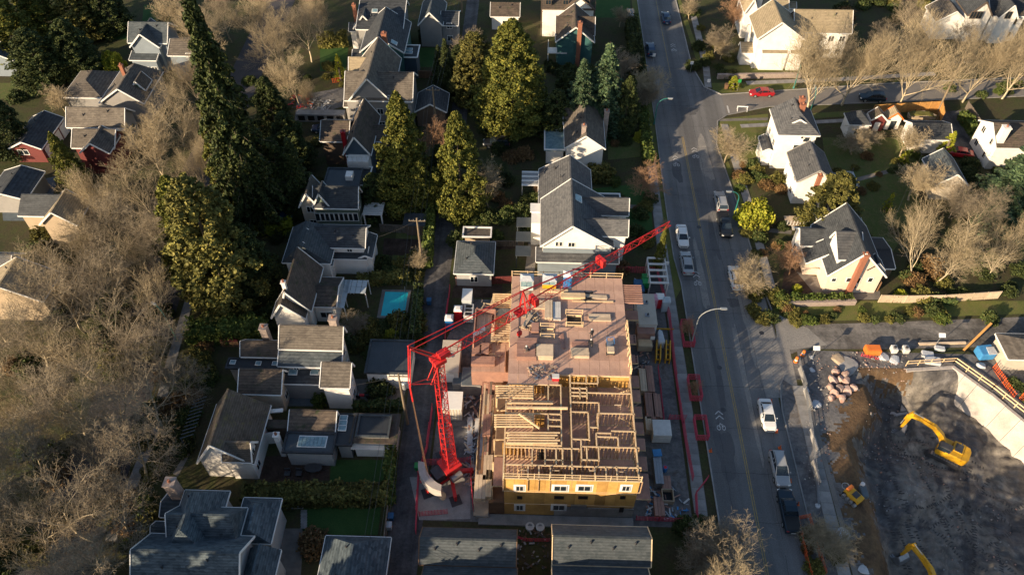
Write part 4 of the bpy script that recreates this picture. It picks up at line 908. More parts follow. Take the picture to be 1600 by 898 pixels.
T = H('grey roofed cottage half hidden by the conifers on the right, with a cream gable', 1482, 300, 'cottage')
pb(T, 1462, 290, 1512, 250, 3.2, 5.4, 'y', wall='wall_cream', roof='roof_slate', ov=.3)
T = H('white walled house with a pink sunlit side at the right edge', 1575, 235)
pb(T, 1556, 232, 1640, 190, 4.6, 6.8, 'x', wall='wall_white', roof='roof_brown', ov=.3, wins='W')
x, y = P(1560, 222, 5); chimney(T, x, y, 0, 8.0, 1.1, 'wall_white', O(T))
T = H('low taupe roofed shed with cream walls beyond the pit at the right edge', 1595, 570, 'shed', 'shed')
pb(T, 1575, 562, 1660, 523, 2.6, 3.4, 'y', hip=(.5, .5), wall='wall_cream', roof='roof_taupe', ov=.3)

for i, q in enumerate((((1150, 352), (1238, 360), (1236, 366), (1150, 358)), ((1115, 186), (1200, 184), (1200, 188), (1115, 190)), ((1160, 355), (1166, 300), (1171, 300), (1166, 355)), ((1290, 290), (1400, 262), (1403, 267), (1293, 296)), ((960, 318), (1022, 322), (1022, 328), (960, 324)), ((830, 345), (845, 345), (835, 425), (820, 425)), ((250, 640), (300, 620), (302, 626), (254, 646)), ((270, 740), (300, 690), (306, 692), (278, 744)), ((768, 385), (815, 382), (815, 388), (768, 391)), ((600, 372), (660, 374), (655, 400), (598, 398)))):
    sheet('garden_path', pp(*q), .0125 + .0002 * i, 'mulch' if i > 7 else 'paving')
# ================================================================ BUILDING UNDER CONSTRUCTION
DX0, DX1, DYF, DYM, DYB, DZ, FZ = -2.1, 12.75, 40.6, 54.6, 70.7, 8.8, 6.15
BT = thing('unfinished_building', 'wood framed building under construction with a pinkish plywood deck and open roofless rooms in front', 'building', (5.3, 55, 0)); bo = (5.3, 55)
def bm_(): return MB((bo[0], bo[1], 0))
rr = random.Random(3)
# concrete and framed storeys below
bm_().box(DX0 + .1, DYF + .12, 0, DX1 - .1, DYB - .1, FZ - .35).obj('storey', 'plywood_side', BT)
bm_().box(DX0 + .1, DYM + .1, FZ - .348, DX1 - .1, DYB - .1, DZ - .3).obj('storey', 'plywood_side', BT)
bm_().box(DX0 + 5.8, DYF - .02, 0, DX1 + .08, DYF + .118, 2.2).obj('concrete_wall', 'concrete', BT)
bm_().box(DX0 - 3.0, DYF - 1.4, 0, DX1 + .2, DYF - .1, .25).obj('footing', 'concrete', BT)
# floor slabs edge
bm_().box(DX0, DYF + .13, FZ - .345, DX1, DYM + .098, FZ - .02).obj('floor_edge', 'lumber', BT)
m = bm_()
OP = [(P(886, 509, DZ), P(908, 493, DZ)), (P(846, 527, DZ), P(864, 514, DZ))]      # openings in the deck
ops = [(a[0], a[1], b[0], b[1]) for a, b in OP]
def deck_sheets(x0, y0, x1, y1, z, m_='plywood', name='plywood_sheet', sx=1.22, sy=2.44, skip=(), jig=.004, parent=None, o=bo):
    parent = parent or BT; nx = max(1, round((x1 - x0) / sx)); ny = max(1, round((y1 - y0) / sy)); ax, ay = (x1 - x0) / nx, (y1 - y0) / ny
    sm = MB().box(-ax / 2 + .012, -ay / 2 + .012, -.05, ax / 2 - .012, ay / 2 - .012, 0).mesh(name, m_)
    for i in range(nx):
        for j in range(ny):
            a, b = x0 + ax * i, y0 + ay * j
            hit = [s for s in skip if a < s[2] and a + ax > s[0] and b < s[3] and b + ay > s[1]]
            if hit:
                s = hit[0]                                            # cut sheets around the opening
                for (p, q, r_, t) in ((a, b, a + ax, min(b + ay, s[1])), (a, max(b, s[3]), a + ax, b + ay), (a, max(b, s[1]), min(a + ax, s[0]), min(b + ay, s[3])), (max(a, s[2]), max(b, s[1]), a + ax, min(b + ay, s[3]))):
                    if r_ - p > .05 and t - q > .05: MB((o[0], o[1], 0)).box(p + .01, q + .01, z - .05, r_ - .01, t - .01, z).obj(name, m_, parent)
            else: mobj(name, sm, parent, (a + ax / 2 - o[0], b + ay / 2 - o[1], z + rr.random() * jig))
deck_sheets(DX0, DYM, DX1, DYB, DZ, skip=ops)
deck_sheets(DX0, 53.1, 4.0, DYM, DZ)
deck_sheets(4.02, 53.1 - 11.0, 5.3, 53.1, FZ); deck_sheets(DX0, DYF + .15, 4.0, 53.1, FZ); deck_sheets(5.32, DYF + .15, DX1, DYM, FZ); deck_sheets(4.02, DYF + .15, 5.3, 42.1, FZ)
m = bm_()
for i in range(38): y = DYM + (DYB - DYM) * i / 37; m.box(DX0 + .05, y - .03, DZ - .298, DX1 - .05, y + .03, DZ - .055) if not any(s[1] - .1 < y < s[3] + .1 for s in ops) else 0
stuff(m.obj('joists', 'lumber', BT))
m = bm_()
for s in ops:
    for a in ((s[0] - .08, s[1] - .08, s[2] + .08, s[1]), (s[0] - .08, s[3], s[2] + .08, s[3] + .08), (s[0] - .08, s[1], s[0], s[3]), (s[2], s[1], s[2] + .08, s[3])): m.box(a[0], a[1], DZ - .6, a[2], a[3], DZ + .1)
m.obj('opening_curb', 'lumber', BT)
for s in ops: bm_().box(s[0], s[1], DZ - .298, s[2], s[3], DZ - .27).obj('opening_floor', 'black' if s is ops[0] else 'steel', BT)
def railing(pts, z, h=1.0, step=2.0, m_='lumber', parent=None, o=bo, rails=2, w=.09, name='guard_rail'):
    parent = parent or BT
    for a, b in zip(pts, pts[1:]):
        L = hypot(b[0] - a[0], b[1] - a[1]); n = max(1, round(L / step))
        g = MB((o[0], o[1], 0))
        for k in range(rails): zz = z + h * (k + 1) / rails - .05; g.plank((a[0], a[1], zz), (b[0], b[1], zz), .05, w)
        g = g.obj(name, m_, parent)
        for i in range(n + 1):
            t = i / n; MB((o[0], o[1], 0)).rbox(a[0] + (b[0] - a[0]) * t, a[1] + (b[1] - a[1]) * t, z + h / 2 + .02, .09, .09, h + .1).obj('post', m_, g)
railing([(DX0, DYB - .05), (DX1, DYB - .05)], DZ); railing([(DX0 + .05, DYM + 4), (DX0 + .05, DYB - .1)], DZ, step=2.4)
for s in ops: railing([(s[0] - .15, s[1] - .15), (s[2] + .15, s[1] - .15)], DZ, step=1.8, w=.12); railing([(s[0] - .15, s[3] + .15), (s[2] + .15, s[3] + .15)], DZ, step=1.8, w=.12)
railing([(DX0, DYF + .03), (DX1 + .1, DYF + .03)], DZ, h=1.05, step=1.6, rails=2, w=.12)
# facade panels
nf = 13; ax = (DX1 - DX0) / nf
for row, (za, zb) in enumerate(((0.25, 2.9), (2.95, 5.85), (5.9, 8.75))):
    for i in range(nf):
        x = DX0 + ax * i
        if row == 0 and x > DX0 + 5.6: continue
        bm_().box(x + .012, DYF - .02 + .01 * rr.random(), za, x + ax - .012, DYF + .1, zb).obj('plywood_panel', 'plywood_side', BT)
for zb in (2.9, 5.86): bm_().box(DX0, DYF - .06, zb + .0, DX1, DYF + .02, zb + .06).obj('band', 'lumber', BT)
def wf(u, v, w, h, fr='white_plastic', b=2):
    x, z = V3(u, v, DYF); wn = window_at(BT, x, DYF - .03, z, w, h, 'S', fr, b, bo)
for u in (812, 875.5, 913, 978): wf(u, 762, .75 if u in (812, 978) else 1.3, 1.0); x, z = V3(u, 762, DYF); w_ = .68 if u in (812, 978) else .98; bm_().box(x - w_, DYF - .028, z - .85, x + w_, DYF - .022, z + .85).obj('house_wrap', 'sign_white', BT)
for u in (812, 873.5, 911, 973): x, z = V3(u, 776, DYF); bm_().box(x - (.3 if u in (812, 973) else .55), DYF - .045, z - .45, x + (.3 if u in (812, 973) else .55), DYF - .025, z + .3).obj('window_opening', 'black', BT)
for u, w_ in ((812, .7), (873, 1.25)): wf(u, 792, w_, 1.2); x, z = V3(u, 792, DYF); bm_().box(x - w_ * .5 - .3, DYF - .028, z - .85, x + w_ * .5 + .3, DYF - .022, z + .85).obj('house_wrap', 'sign_white', BT)
x, z = V3(904, 791, DYF); bm_().box(x - .9, DYF - .05, z - .5, x + .9, DYF - .03, z + .6).obj('shutter', 'steel', BT)
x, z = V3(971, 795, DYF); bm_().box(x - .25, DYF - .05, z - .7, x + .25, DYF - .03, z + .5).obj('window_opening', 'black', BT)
# right hand wall below the deck, with panels
for k in range(12):
    y = DYF + .2 + k * 2.44
    for za, zb in ((0.3, 2.9), (2.95, 5.85)): bm_().box(DX1 - .09, y + .012, za, DX1 - .03, y + 2.42, zb).obj('plywood_panel', 'plywood_side', BT)
# framed walls
STUD = MB().box(-.03, -.05, 0, .03, .05, 2.42).mesh('stud', 'stud_wood'); STUDX = STUD; ns = [0]
late = MB((bo[0], bo[1], 0))
def fwall(x0, y0, x1, y1, step=.43, h=2.65, mt='lumber', zb=FZ):
    if abs(x1 - x0) < abs(y1 - y0): x1 = x0 = (x0 + x1) / 2
    else: y0 = y1 = (y0 + y1) / 2
    g = bm_(); g.plank((x0, y0, zb + h - .06), (x1, y1, zb + h - .06), .14, .10); g.plank((x0, y0, zb + .03), (x1, y1, zb + .03), .14, .05)
    g = g.obj('wall_frame', mt, BT); L = hypot(x1 - x0, y1 - y0); n = max(1, int(L / step))
    for i in range(n + 1):
        t = i / n; x = x0 + (x1 - x0) * t; y = y0 + (y1 - y0) * t; ns[0] += 1
        if ns[0] <= 290: mobj('stud', STUD, g, (x - bo[0], y - bo[1], zb + .05), 0 if x0 == x1 else pi / 2)
        else: late.rbox(x, y, zb + .06 + 1.21, .10, .06, 2.42, rz=0 if y0 != y1 else pi / 2)
def Hw(v, u0, u1, **k):
    y = PY((u0 + u1) / 2, v, DZ); fwall(PX(u0, v, DZ), y, PX(u1, v, DZ), y, **k)
def Vw(u0, v0, v1, u1=None, **k): fwall(PX(u0, v0, DZ), PY(u0, v0, DZ), PX(u1 or u0, v1, DZ), PY(u0, v1, DZ), **k)
Hw(749, 789, 1004); Hw(727.6, 790, 1002); Hw(699, 790, 905); Hw(698, 908, 999)
Vw(789, 600, 749, 789); fwall(DX1 - .1, DYF + .2, DX1 - .1, DYM, step=.42)
Vw(893.6, 700, 749); Vw(825, 727.6, 749); Vw(842, 727.6, 749); Vw(860, 727.6, 749); Vw(929.5, 727.6, 749); Vw(947, 727.6, 749); Vw(964, 727.6, 749)
Vw(831.5, 700, 727); Vw(851.6, 700, 727); Vw(869, 700, 727); Vw(879, 700, 727); Hw(718, 851, 880); Hw(718, 908, 936); Vw(908.5, 698, 720); Vw(917, 698, 719); Vw(935.6, 698, 720)
Vw(876.5, 600, 694, 877); Hw(694.5, 790, 878); Hw(645.5, 791, 877); Hw(600, 793, 876)
Hw(645.5, 934, 992); Hw(613.4, 891, 986); Hw(582.5, 890, 987); Vw(891, 582, 700, 893)
Vw(936, 628, 645); Hw(628, 893, 936); Vw(920, 643, 686); Hw(643, 893, 920); Hw(685.6, 893, 922); Vw(934, 645, 667); Hw(667, 920, 935)
Hw(673, 955, 994); Hw(682, 932, 966); Vw(932, 676, 697); Hw(676, 932, 955); Vw(966, 682, 697); Vw(908, 686, 698)
Vw(916, 583, 598); Vw(934, 583, 598); Hw(598, 891, 934); Vw(906, 604, 622); Vw(917, 604, 622); Hw(606, 891, 917); Hw(618, 891, 917)
Vw(833, 600, 626); Vw(856.5, 600, 626); Hw(626, 793, 864); Vw(833, 646, 672); Vw(856.5, 646, 672); Hw(655, 857, 876); Hw(665, 857, 876)
stuff(late.obj('studs', 'stud_wood', BT))
# door trimmers, braces and loose beams
for u, v in ((818, 742), (868, 742), (925, 742), (970, 744), (969, 590), (964, 640)):
    x, y = P(u, v, FZ + 1); bm_().box(x - .4, y - .04, FZ, x - .33, y + .04, FZ + 2.0).box(x + .33, y - .04, FZ, x + .4, y + .04, FZ + 2.0).box(x - .4, y - .04, FZ + 2.0, x + .4, y + .04, FZ + 2.1).obj('door_frame', 'lumber_pale', BT)
for a in range(6):
    u, v, du = ((955, 618, 25), (980, 612, -20), (810, 735, 18), (940, 690, 18), (900, 735, -10), (985, 660, -18))[a]
    p, q = P(u, v, FZ + .1), P(u + du, v - 8, DZ - .1); bm_().plank((*p, FZ + .1), (*q, DZ - .1), .05, .12).obj('brace', 'lumber', BT)
# long beams and joists over the left rooms
def beam(u0, v0, u1, v1, w=.14, h=.28, z=DZ + .12, n='beam', m_='lumber'): bm_().plank((*P(u0, v0, z), z), (*P(u1, v1, z), z), w, h).obj(n, m_, BT)
beam(792, 636.5, 887, 637.5, .22, .3); beam(793, 629.5, 864, 630.5)
for i in range(6): beam(774 + (i > 3), 603 + i * 3.6, 833, 603.6 + i * 3.6, .10, .22, n='joist')
for i in range(6): beam(772, 648 + i * 3.6, 833, 648.3 + i * 3.6, .10, .22, n='joist')
for i in range(5): beam(790 + (i % 2) * 2, 675.5 + i * 4.0, 875 - (i % 3) * 4, 676 + i * 4.0, .12, .24, n='joist')
beam(811, 646, 843, 669, .16, .2, DZ + .42)
# orange lit stair and glazing stacks inside
x, y = P(808, 722, FZ); bm_().box(x - 1.7, y + 1.0, FZ + .02, x + 1.0, y + 1.2, FZ + 2.3).obj('plywood_lining', 'plywood_side', BT)
x, y = P(846, 715, FZ); bm_().rbox(x, y, FZ + .9, .7, .5, 1.7).obj('duct', 'black', BT)
for u, v in ((842, 612), (842, 665)): x, y = P(u, v, FZ); bm_().box(x - .5, y - .2, FZ + .02, x + .6, y + .8, FZ + 1.9).obj('stair_core', 'plywood_side', BT)
# balconies left and right
for (u0, v1_, u1, v0) in ((776, 640, 791, 620), (774, 686, 790, 667), (772, 711, 790, 690)):
    x0, y0 = P(u0, v1_, FZ); x1 = DX0 - .02; y1 = PY(u0, v0, FZ)
    bm_().box(x0, y0, FZ - .3, x1, y1, FZ - .06).obj('balcony', 'lumber', BT); deck_sheets(x0 + .05, y0 + .05, x1, y1, FZ, 'lumber_dark', 'balcony_board', 1.2, 2.4)
x0, y0 = P(770, 758, FZ); deck_sheets(x0, y0, DX0 - .02, y0 + 3.6, FZ, 'lumber_pink'); bm_().box(x0, y0, FZ - .3, DX0 - .02, y0 + 3.6, FZ - .06).obj('balcony', 'lumber', BT)
bm_().box(-3.9, 40.6, 0, DX0, 57.2, 3.0).obj('terrace_storey', 'lumber_dark', BT)
for y in (41, 44, 47, 50, 53): bm_().box(-3.6, y, 3.0, -3.4, y + .2, FZ - .31).obj('post', 'lumber', BT)
bm_().box(-5.4, 40.0, 0, -3.905, 56.0, .5).obj('terrace_base', 'concrete', BT)
bm_().box(-5.7, 40.1, .5, -4.0, 57.0, .6).obj('scaffold_deck', 'lumber_pale', BT)
for i in range(14):
    y = 40.5 + i * 1.12; m = bm_().bar((-5.6, y, .6), (-5.6, y, 3.2), .04); m.obj('scaffold_post', 'lumber' if i % 2 else 'steel', BT)
for z in (1.6, 3.1): bm_().plank((-5.6, 40.4, z), (-5.6, 55.2, z), .06, .12).obj('scaffold_rail', 'lumber', BT)
for i in range(6):
    y = 40.6 + rr.random()
    while y < 56.5:
        L = rr.uniform(1.6, 3.8); k = rr.random()
        if k > .18: bm_().box(-5.55 + .27 * i + rr.uniform(-.03, .03), y, 3.0 + .02 * rr.random(), -5.33 + .27 * i, y + L, 3.06).obj('scaffold_board', ('lumber_dark', 'lumber_pink', 'wood_grey', 'lumber_pale', 'wood_brown')[int(k * 5)], BT)
        y += L + .05
for i, (y, L) in enumerate(((68.3, 1.3), (66.6, 1.6), (62.5, 1.5), (59.3, 1.3), (56.4, 1.8), (54.2, 1.8), (51.9, 1.6), (49.6, 1.7), (47.4, 1.6), (44.9, 1.8), (42.0, 3.2))):
    z = 6.0 if i < 4 else 5.2; x1 = DX1 + (1.6 if i != 1 else 2.2)
    bm_().box(DX1 - .02, y - L / 2, z - .25, x1, y + L / 2, z - .04).obj('balcony', 'lumber', BT); bm_().box(DX1, y - L / 2 + .03, z - .038, x1 - .03, y + L / 2 - .03, z + .02).obj('balcony_board', 'lumber_pink', BT)
    if i in (2, 3):
        for k in range(5): bm_().box(x1 - .35, y - L / 2 + .12 + k * .26, z + .022, x1 - .12, y - L / 2 + .26 + k * .26, z + .05).obj('joist_hole', 'black', BT)
for i in range(9): y = 67.9 + (i - 4) * .38; bm_().box(DX1, y, DZ - .25, DX1 + 2.5, y + .14, DZ - .02).obj('joist', 'lumber_pink', BT)
for i in range(7): y = 67.4 + i * .38; bm_().box(DX0 - 2.6, y, FZ - .25, DX0, y + .14, FZ - .02).obj('joist', 'lumber', BT)
# left wing, one storey lower
bm_().box(-6.9, 57.3, 0, DX0 - .01, 66.6, FZ - 1.0).obj('wing_storey', 'lumber_pink', BT); deck_sheets(-6.9, 57.3, DX0 - .02, 66.6, FZ - .9)
for (a, b, c, d) in ((-6.8, 60.6, -6.8, 66.4), (-6.8, 66.4, -4.2, 66.4), (-4.2, 62.4, -4.2, 66.4), (-2.6, 57, -2.6, 60.5)): bm_().plank((a, b, FZ - .1), (c, d, FZ - .1), .14, 1.5).obj('low_wall', 'lumber_pink', BT)
bm_().box(DX0 - 2.5, 61.6, FZ - .2, DX0, 64.6, FZ - .05).obj('joist_bay', 'lumber', BT)
for i in range(8): bm_().box(DX0 - 2.5, 61.7 + i * .37, FZ - .05, DX0, 61.8 + i * .37, FZ + .12).obj('joist', 'lumber_pale', BT)
# bright studs on the outer right side (temporary rail along the edge)
railing([(DX1 + .05, DYM + .3), (DX1 + .05, 62.3)], DZ, step=1.1, h=1.1, w=.14)
for k in range(16): y = DYM + .4 + k * .52; bm_().rbox(DX1 - .05 + .1 * sin(k * 2.2), y, DZ + .25, .12, .1, .9 + .4 * sin(k * 1.7), rz=k).obj('offcut', 'lumber', BT)
tagless = None

# ---------------------------------------------------------------- loose things on the deck and site
def stack(u, v, z, w, d, h, label, m_='lumber_pale', name='lumber_stack', n=6, rz=0, axis='x', wrap=False, layers=2, group=None, xy=None):
    x, y = xy or P(u, v, z)
    T = thing(name, label, 'lumber stack', (x, y, z + .004), rz, group)
    a, b = (w, d) if axis == 'x' else (d, w)
    for l in range(layers):
        sm = None
        for i in range(n):
            c = -b / 2 + b * i / n; jig = rr.uniform(-.06, .06) * a * .3
            q = MB()
            if axis == 'x': q.box(-a / 2 + jig, c, h * l / layers + .01, a / 2 + jig, c + b / n * .93, h * (l + 1) / layers)
            else: q.box(c, -a / 2 + jig, h * l / layers + .01, c + b / n * .93, a / 2 + jig, h * (l + 1) / layers)
            q.obj('board', m_, T)
    return T
stack(823, 548, DZ, 2.4, 3.0, .8, 'square stack of pinkish boards on the deck, left of the pale square stack', 'lumber_pink', n=7)
stack(850, 552, DZ, 2.2, 2.0, .8, 'pale square plywood stack left of the middle of the deck', 'lumber_pale', n=1, name='plywood_stack', layers=4)
stack(906, 553, DZ, 2.2, 1.3, .5, 'low pale board stack right of the middle of the deck, next to the leaning person', 'lumber_pale', n=4)
stack(906, 541, DZ, 2.0, 1.4, .2, 'flat pinkish sheets lying just behind the low pale board stack', 'lumber_pink', n=5, layers=1)
stack(857, 486, DZ, 1.0, 3.0, .5, 'long pale boards lying front to back behind the smaller deck opening, left half', 'lumber_pale', n=5, axis='y')
stack(870, 487, DZ, 1.0, 2.9, .35, 'long greyish boards lying front to back behind the smaller deck opening, right half', 'white_plastic', n=4, axis='y')
stack(842, 477, DZ, 1.6, 1.4, .3, 'pale planks directly under the crane jib on the deck', 'lumber_pale', n=6, layers=1)
stack(895, 464, DZ, 3.2, .8, .4, 'bright stack of studs near the back edge of the deck', 'lumber', n=5)
stack(928, 464, DZ, 3.4, .7, .15, 'scattered pale studs right of the bright stack at the back of the deck', 'lumber_pale', n=4, layers=1, rz=-.05)
stack(866, 455, DZ, 3.6, .5, .2, 'thin row of studs just in front of the three cabins on the deck', 'lumber', n=3, layers=1)
stack(925, 471, DZ, 5.4, .25, .12, 'single long joist lying across the back half of the deck', 'lumber', n=1, layers=1)
stack(937, 497, DZ, 2.8, 1.1, .25, 'flat sheets of yellow wood right of the larger deck opening', 'lumber_pale', n=4, layers=1)
stack(836, 514, DZ, .9, 1.6, .5, 'small pinkish bundle left of the smaller deck opening', 'lumber_pink', n=1)
stack(879, 533, DZ, .5, 2.4, .15, 'narrow bundle of planks lying front to back between the two deck openings', 'lumber_pink', n=3, axis='y', layers=1, rz=.1)
stack(824, 502, DZ, 2.2, .5, .25, 'slanting planks among offcuts at the left of the deck', 'lumber_pale', n=3, layers=1, rz=1.1)
# cabins and cart on the deck
def cabin(u, v, col, label, name, glazed=True, w=1.7, d=1.3, h=1.9):
    x, y = P(u, v, DZ); T = thing(name, label, 'cabin', (x, y, DZ + .004))
    MB().box(-w / 2, -d / 2, .1, w / 2, d / 2, .8).obj('base', col, T)
    for a in (-w / 2, w / 2 - .08):
        for b in (-d / 2, d / 2 - .08): MB().box(a, b, .8, a + .08, b + .08, h).obj('post', 'white_plastic', T)
    MB().box(-w / 2 + .1, -d / 2 + .03, .8, -.03, -d / 2 + .06, h - .02).box(.03, -d / 2 + .03, .8, w / 2 - .1, -d / 2 + .06, h - .02).obj('glazing', 'skylight', T)
    MB().box(-w / 2 - .06, -d / 2 - .06, h, w / 2 + .06, d / 2 + .06, h + .08).add([(-w / 2, -d / 2, h + .08), (w / 2, -d / 2, h + .08), (w / 2, d / 2, h + .08), (-w / 2, d / 2, h + .08), (-w / 4, 0, h + .4), (w / 4, 0, h + .4)], [(0, 1, 5, 4), (1, 2, 5), (2, 3, 4, 5), (3, 0, 4)]).obj('roof', 'tarp_white', T)
cabin(823, 449, 'white_plastic', 'grey and white glazed crate cabin at the back left of the deck', 'glazed_crate')
cabin(858, 446, 'machine_yellow', 'crate with a yellow base and rounded grey cover at the back of the deck', 'covered_crate', w=1.8, h=1.5)
def toilet(loc, rz, col, label, group=None, roof='trim'):
    T = thing('portable_toilet', label, 'portable toilet', loc, rz, group)
    MB().box(-.55, -.55, 0, .55, .55, 2.1).obj('cabin', col, T, bevel=.05)
    MB().box(-.6, -.6, 2.1, .6, .6, 2.16).add([(-.58, -.58, 2.16), (.58, -.58, 2.16), (.58, .58, 2.16), (-.58, .58, 2.16), (-.3, -.3, 2.34), (.3, -.3, 2.34), (.3, .3, 2.34), (-.3, .3, 2.34)], [(0, 1, 5, 4), (1, 2, 6, 5), (2, 3, 7, 6), (3, 0, 4, 7), (4, 5, 6, 7)]).obj('roof', roof, T)
    MB().box(-.42, -.59, .12, .42, -.552, 1.98).obj('door', col, T); MB().box(.3, -.62, 1.0, .36, -.591, 1.16).obj('handle', 'black', T)
toilet((*P(886, 445, DZ), DZ), 0, 'pot_blue', 'white roofed blue portable toilet standing on the deck under the jib')
toilet((*P(1019, 479), 0), 0, 'pot_pink', 'pink portable toilet, leftmost of the three beside the white frame rack', 'portable toilets by the road fence', 'pot_pink')
toilet((*P(1028.5, 478), 0), 0, 'pot_red', 'red portable toilet between the pink and the grey one', 'portable toilets by the road fence')
toilet((*P(1038, 483), 0), 0, 'pot_grey', 'pale grey portable toilet, rightmost of the three beside the fence', 'portable toilets by the road fence', 'pot_grey')
toilet((*P(717, 497), 0), 0, 'pot_red', 'red portable toilet with a white roof on the alley side of the site')
toilet((*P(703, 511), 0), 0, 'pot_blue', 'blue portable toilet with a pale roof beside the alley fence')
# scissor lift on the deck
x, y = P(953, 547, DZ); T = thing('scissor_lift', 'small blue framed lift platform with a tan box near the right side of the deck', 'lift', (x, y, DZ + .01))
MB().box(-.45, -.9, .25, .45, .9, .55).obj('chassis', 'paint_navy', T); MB().box(-.42, -.95, .56, .42, -.1, .95).obj('control_box', 'lumber_pale', T)
MB().box(-.42, -.08, .56, .42, .95, .66).obj('platform', 'steel', T)
for a in (-.45, .45):
    for b in (-.7, .7): MB().bar((a - .06, b, .2), (a + .06, b, .2), .2, n=10).obj('wheel', 'rubber', T)
    MB().path([(a, -.1, 1.4), (a, .95, 1.4), (a, .95, .6)], .035).obj('rail', 'pot_blue', T)
MB().path([(-.45, .95, 1.4), (.45, .95, 1.4)], .035).obj('rail', 'pot_blue', T)
def scatter(name, label, u0, v0, u1, v1, z, n, mats, seed, s=(.2, 1.2)):
    r = random.Random(seed); T = thing(name, label, 'debris', (*P((u0 + u1) / 2, (v0 + v1) / 2, z), z)); o = (T.location.x, T.location.y, 0)
    for mi, m_ in enumerate(mats):
        m = MB((o[0], o[1], z))
        for i in range(n // len(mats)):
            x, y = P(r.uniform(u0, u1), r.uniform(v0, v1), z); L = r.uniform(*s); m.rbox(x, y, z + .03 + r.random() * .15, L, r.uniform(.06, .22), r.uniform(.03, .1), rz=r.random() * 3.1, ry=r.uniform(-.12, .12))
        stuff(m.obj('offcuts', m_, T))
scatter('offcut_pile', 'tangle of cut ends and tools left of the smaller deck opening', 818, 488, 842, 515, DZ, 70, ('lumber_pale', 'lumber', 'steel_dark', 'steel'), 3)
scatter('offcut_pile', 'grey and pale litter near the front left edge of the deck', 826, 572, 866, 594, DZ, 90, ('lumber_pale', 'steel', 'plywood'), 4, (.1, .8))
scatter('offcut_pile', 'dark hoses and bits across the back stack of studs', 908, 457, 925, 470, DZ, 30, ('black', 'steel_dark'), 5, (.2, 1.0))
scatter('offcut_pile', 'rubble and bits strewn along the left foot of the building', 728, 600, 752, 760, .1, 120, ('lumber_pale', 'lumber_pink', 'steel', 'tarp_white'), 6, (.2, 1.6))
scatter('offcut_pile', 'rubble and wrapping near the front right corner of the site', 1010, 760, 1075, 812, .05, 90, ('lumber_pink', 'white_plastic', 'steel', 'tarp_blue'), 7, (.15, 1.0))
scatter('offcut_pile', 'litter on the ground between the trailer and the wall at the right', 992, 430, 1014, 640, .05, 80, ('lumber_pale', 'steel_dark', 'steel', 'lumber_pink'), 8, (.2, 1.2))
scatter('offcut_pile', 'loose boards on the lower wing deck beside the framed walls', 745, 470, 785, 560, FZ - .9, 60, ('lumber_pale', 'lumber_pink', 'lumber'), 9, (.4, 2.0))
scatter('offcut_pile', 'broken blocks and litter between the two townhouse roofs', 800, 825, 862, 890, .1, 70, ('concrete', 'lumber_dark', 'steel_dark'), 19, (.1, .7))
x, y = P(860, 590, DZ)
# people: one on the deck
def person(loc, rz, top, legs, label, pose='stand', hat='white_plastic'):
    T = thing('person', label, 'person', loc, rz)
    me = bpy.data.meshes.new('body'); bmv = []; 
    lean = .25 if pose == 'lean' else 0
    J = [(0, 0, .95), (0, lean * .5, 1.2), (0, lean, 1.42), (0, lean + .02, 1.53), (0, lean + .04, 1.66), (-.1, 0, .88), (-.13, .1, .48), (-.14, .02, .08), (-.14, .14, .04), (.1, 0, .88), (.14, -.04, .48), (.15, -.12, .08), (.15, 0, .04),
         (-.2, lean, 1.4), (-.3, lean + .05, 1.12), (-.26, lean + .28, .98), (.2, lean, 1.4), (.3, lean + .06, 1.13), (.24, lean + .3, 1.02)]
    Ed = [(0, 1), (1, 2), (2, 3), (3, 4), (0, 5), (5, 6), (6, 7), (7, 8), (0, 9), (9, 10), (10, 11), (11, 12), (2, 13), (13, 14), (14, 15), (2, 16), (16, 17), (17, 18)]
    Rd = [.15, .15, .17, .065, .10, .10, .075, .05, .045, .10, .075, .05, .045, .075, .055, .04, .075, .055, .04]
    me.from_pydata(J, Ed, []); me.skin_vertices.new() if hasattr(me.skin_vertices, 'new') else None
    o = mobj('body', me, T); sk = o.modifiers.new('skin', 'SKIN')
    for i, s in enumerate(me.skin_vertices[0].data): s.radius = (Rd[i], Rd[i] * .8); s.use_root = (i == 0)
    o.modifiers.new('sub', 'SUBSURF').levels = 1; me.materials.append(M[top])
    for sgn, h in ((-1, 15), (1, 18)):
        hx, hy, hz_ = J[h]; m = MB()
        for k in range(4): m.bar((hx + (k - 1.5) * .02, hy + .03, hz_), (hx + (k - 1.5) * .024, hy + .11 - .012 * abs(k - 1.5), hz_ - .02), .009, .007)
        m.bar((hx - sgn * .035, hy, hz_), (hx - sgn * .07, hy + .05, hz_ - .01), .011, .008); m.obj('fingers', 'wall_tan', T)
    MB().lathe(0, lean + .04, [(.12, 1.66), (.125, 1.72), (.10, 1.8), (.04, 1.84)], 10).obj('hard_hat', hat, T)
    MB().side([(-.2, 1.0), (.2, 1.0), (.21, 1.42), (-.21, 1.42)], lean - .16, lean + .16).obj('vest', top, T, bevel=.05)
    return T
person((*P(924, 541, DZ), DZ + .01), 2.6, 'black', 'black', 'person in dark clothes stooping over the boards in the middle of the deck', 'lean')
person((*P(924, 528, DZ), DZ + .01), .8, 'steel_dark', 'black', 'person in grey clothes standing just behind the stooping one on the deck')
person((*P(826, 553, DZ), DZ + .01), 1.9, 'steel_dark', 'black', 'person beside the square stack of pinkish boards at the left of the deck', 'lean')
T = thing('tool_box', 'small red and white cooler near the front left corner of the full deck', 'cooler', (*P(868, 592, DZ), DZ))
MB().box(-.4, -.3, 0, .4, .3, .55).obj('tub', 'pot_red', T); MB().box(-.42, -.32, .552, .42, .32, .66).obj('lid', 'white_plastic', T)

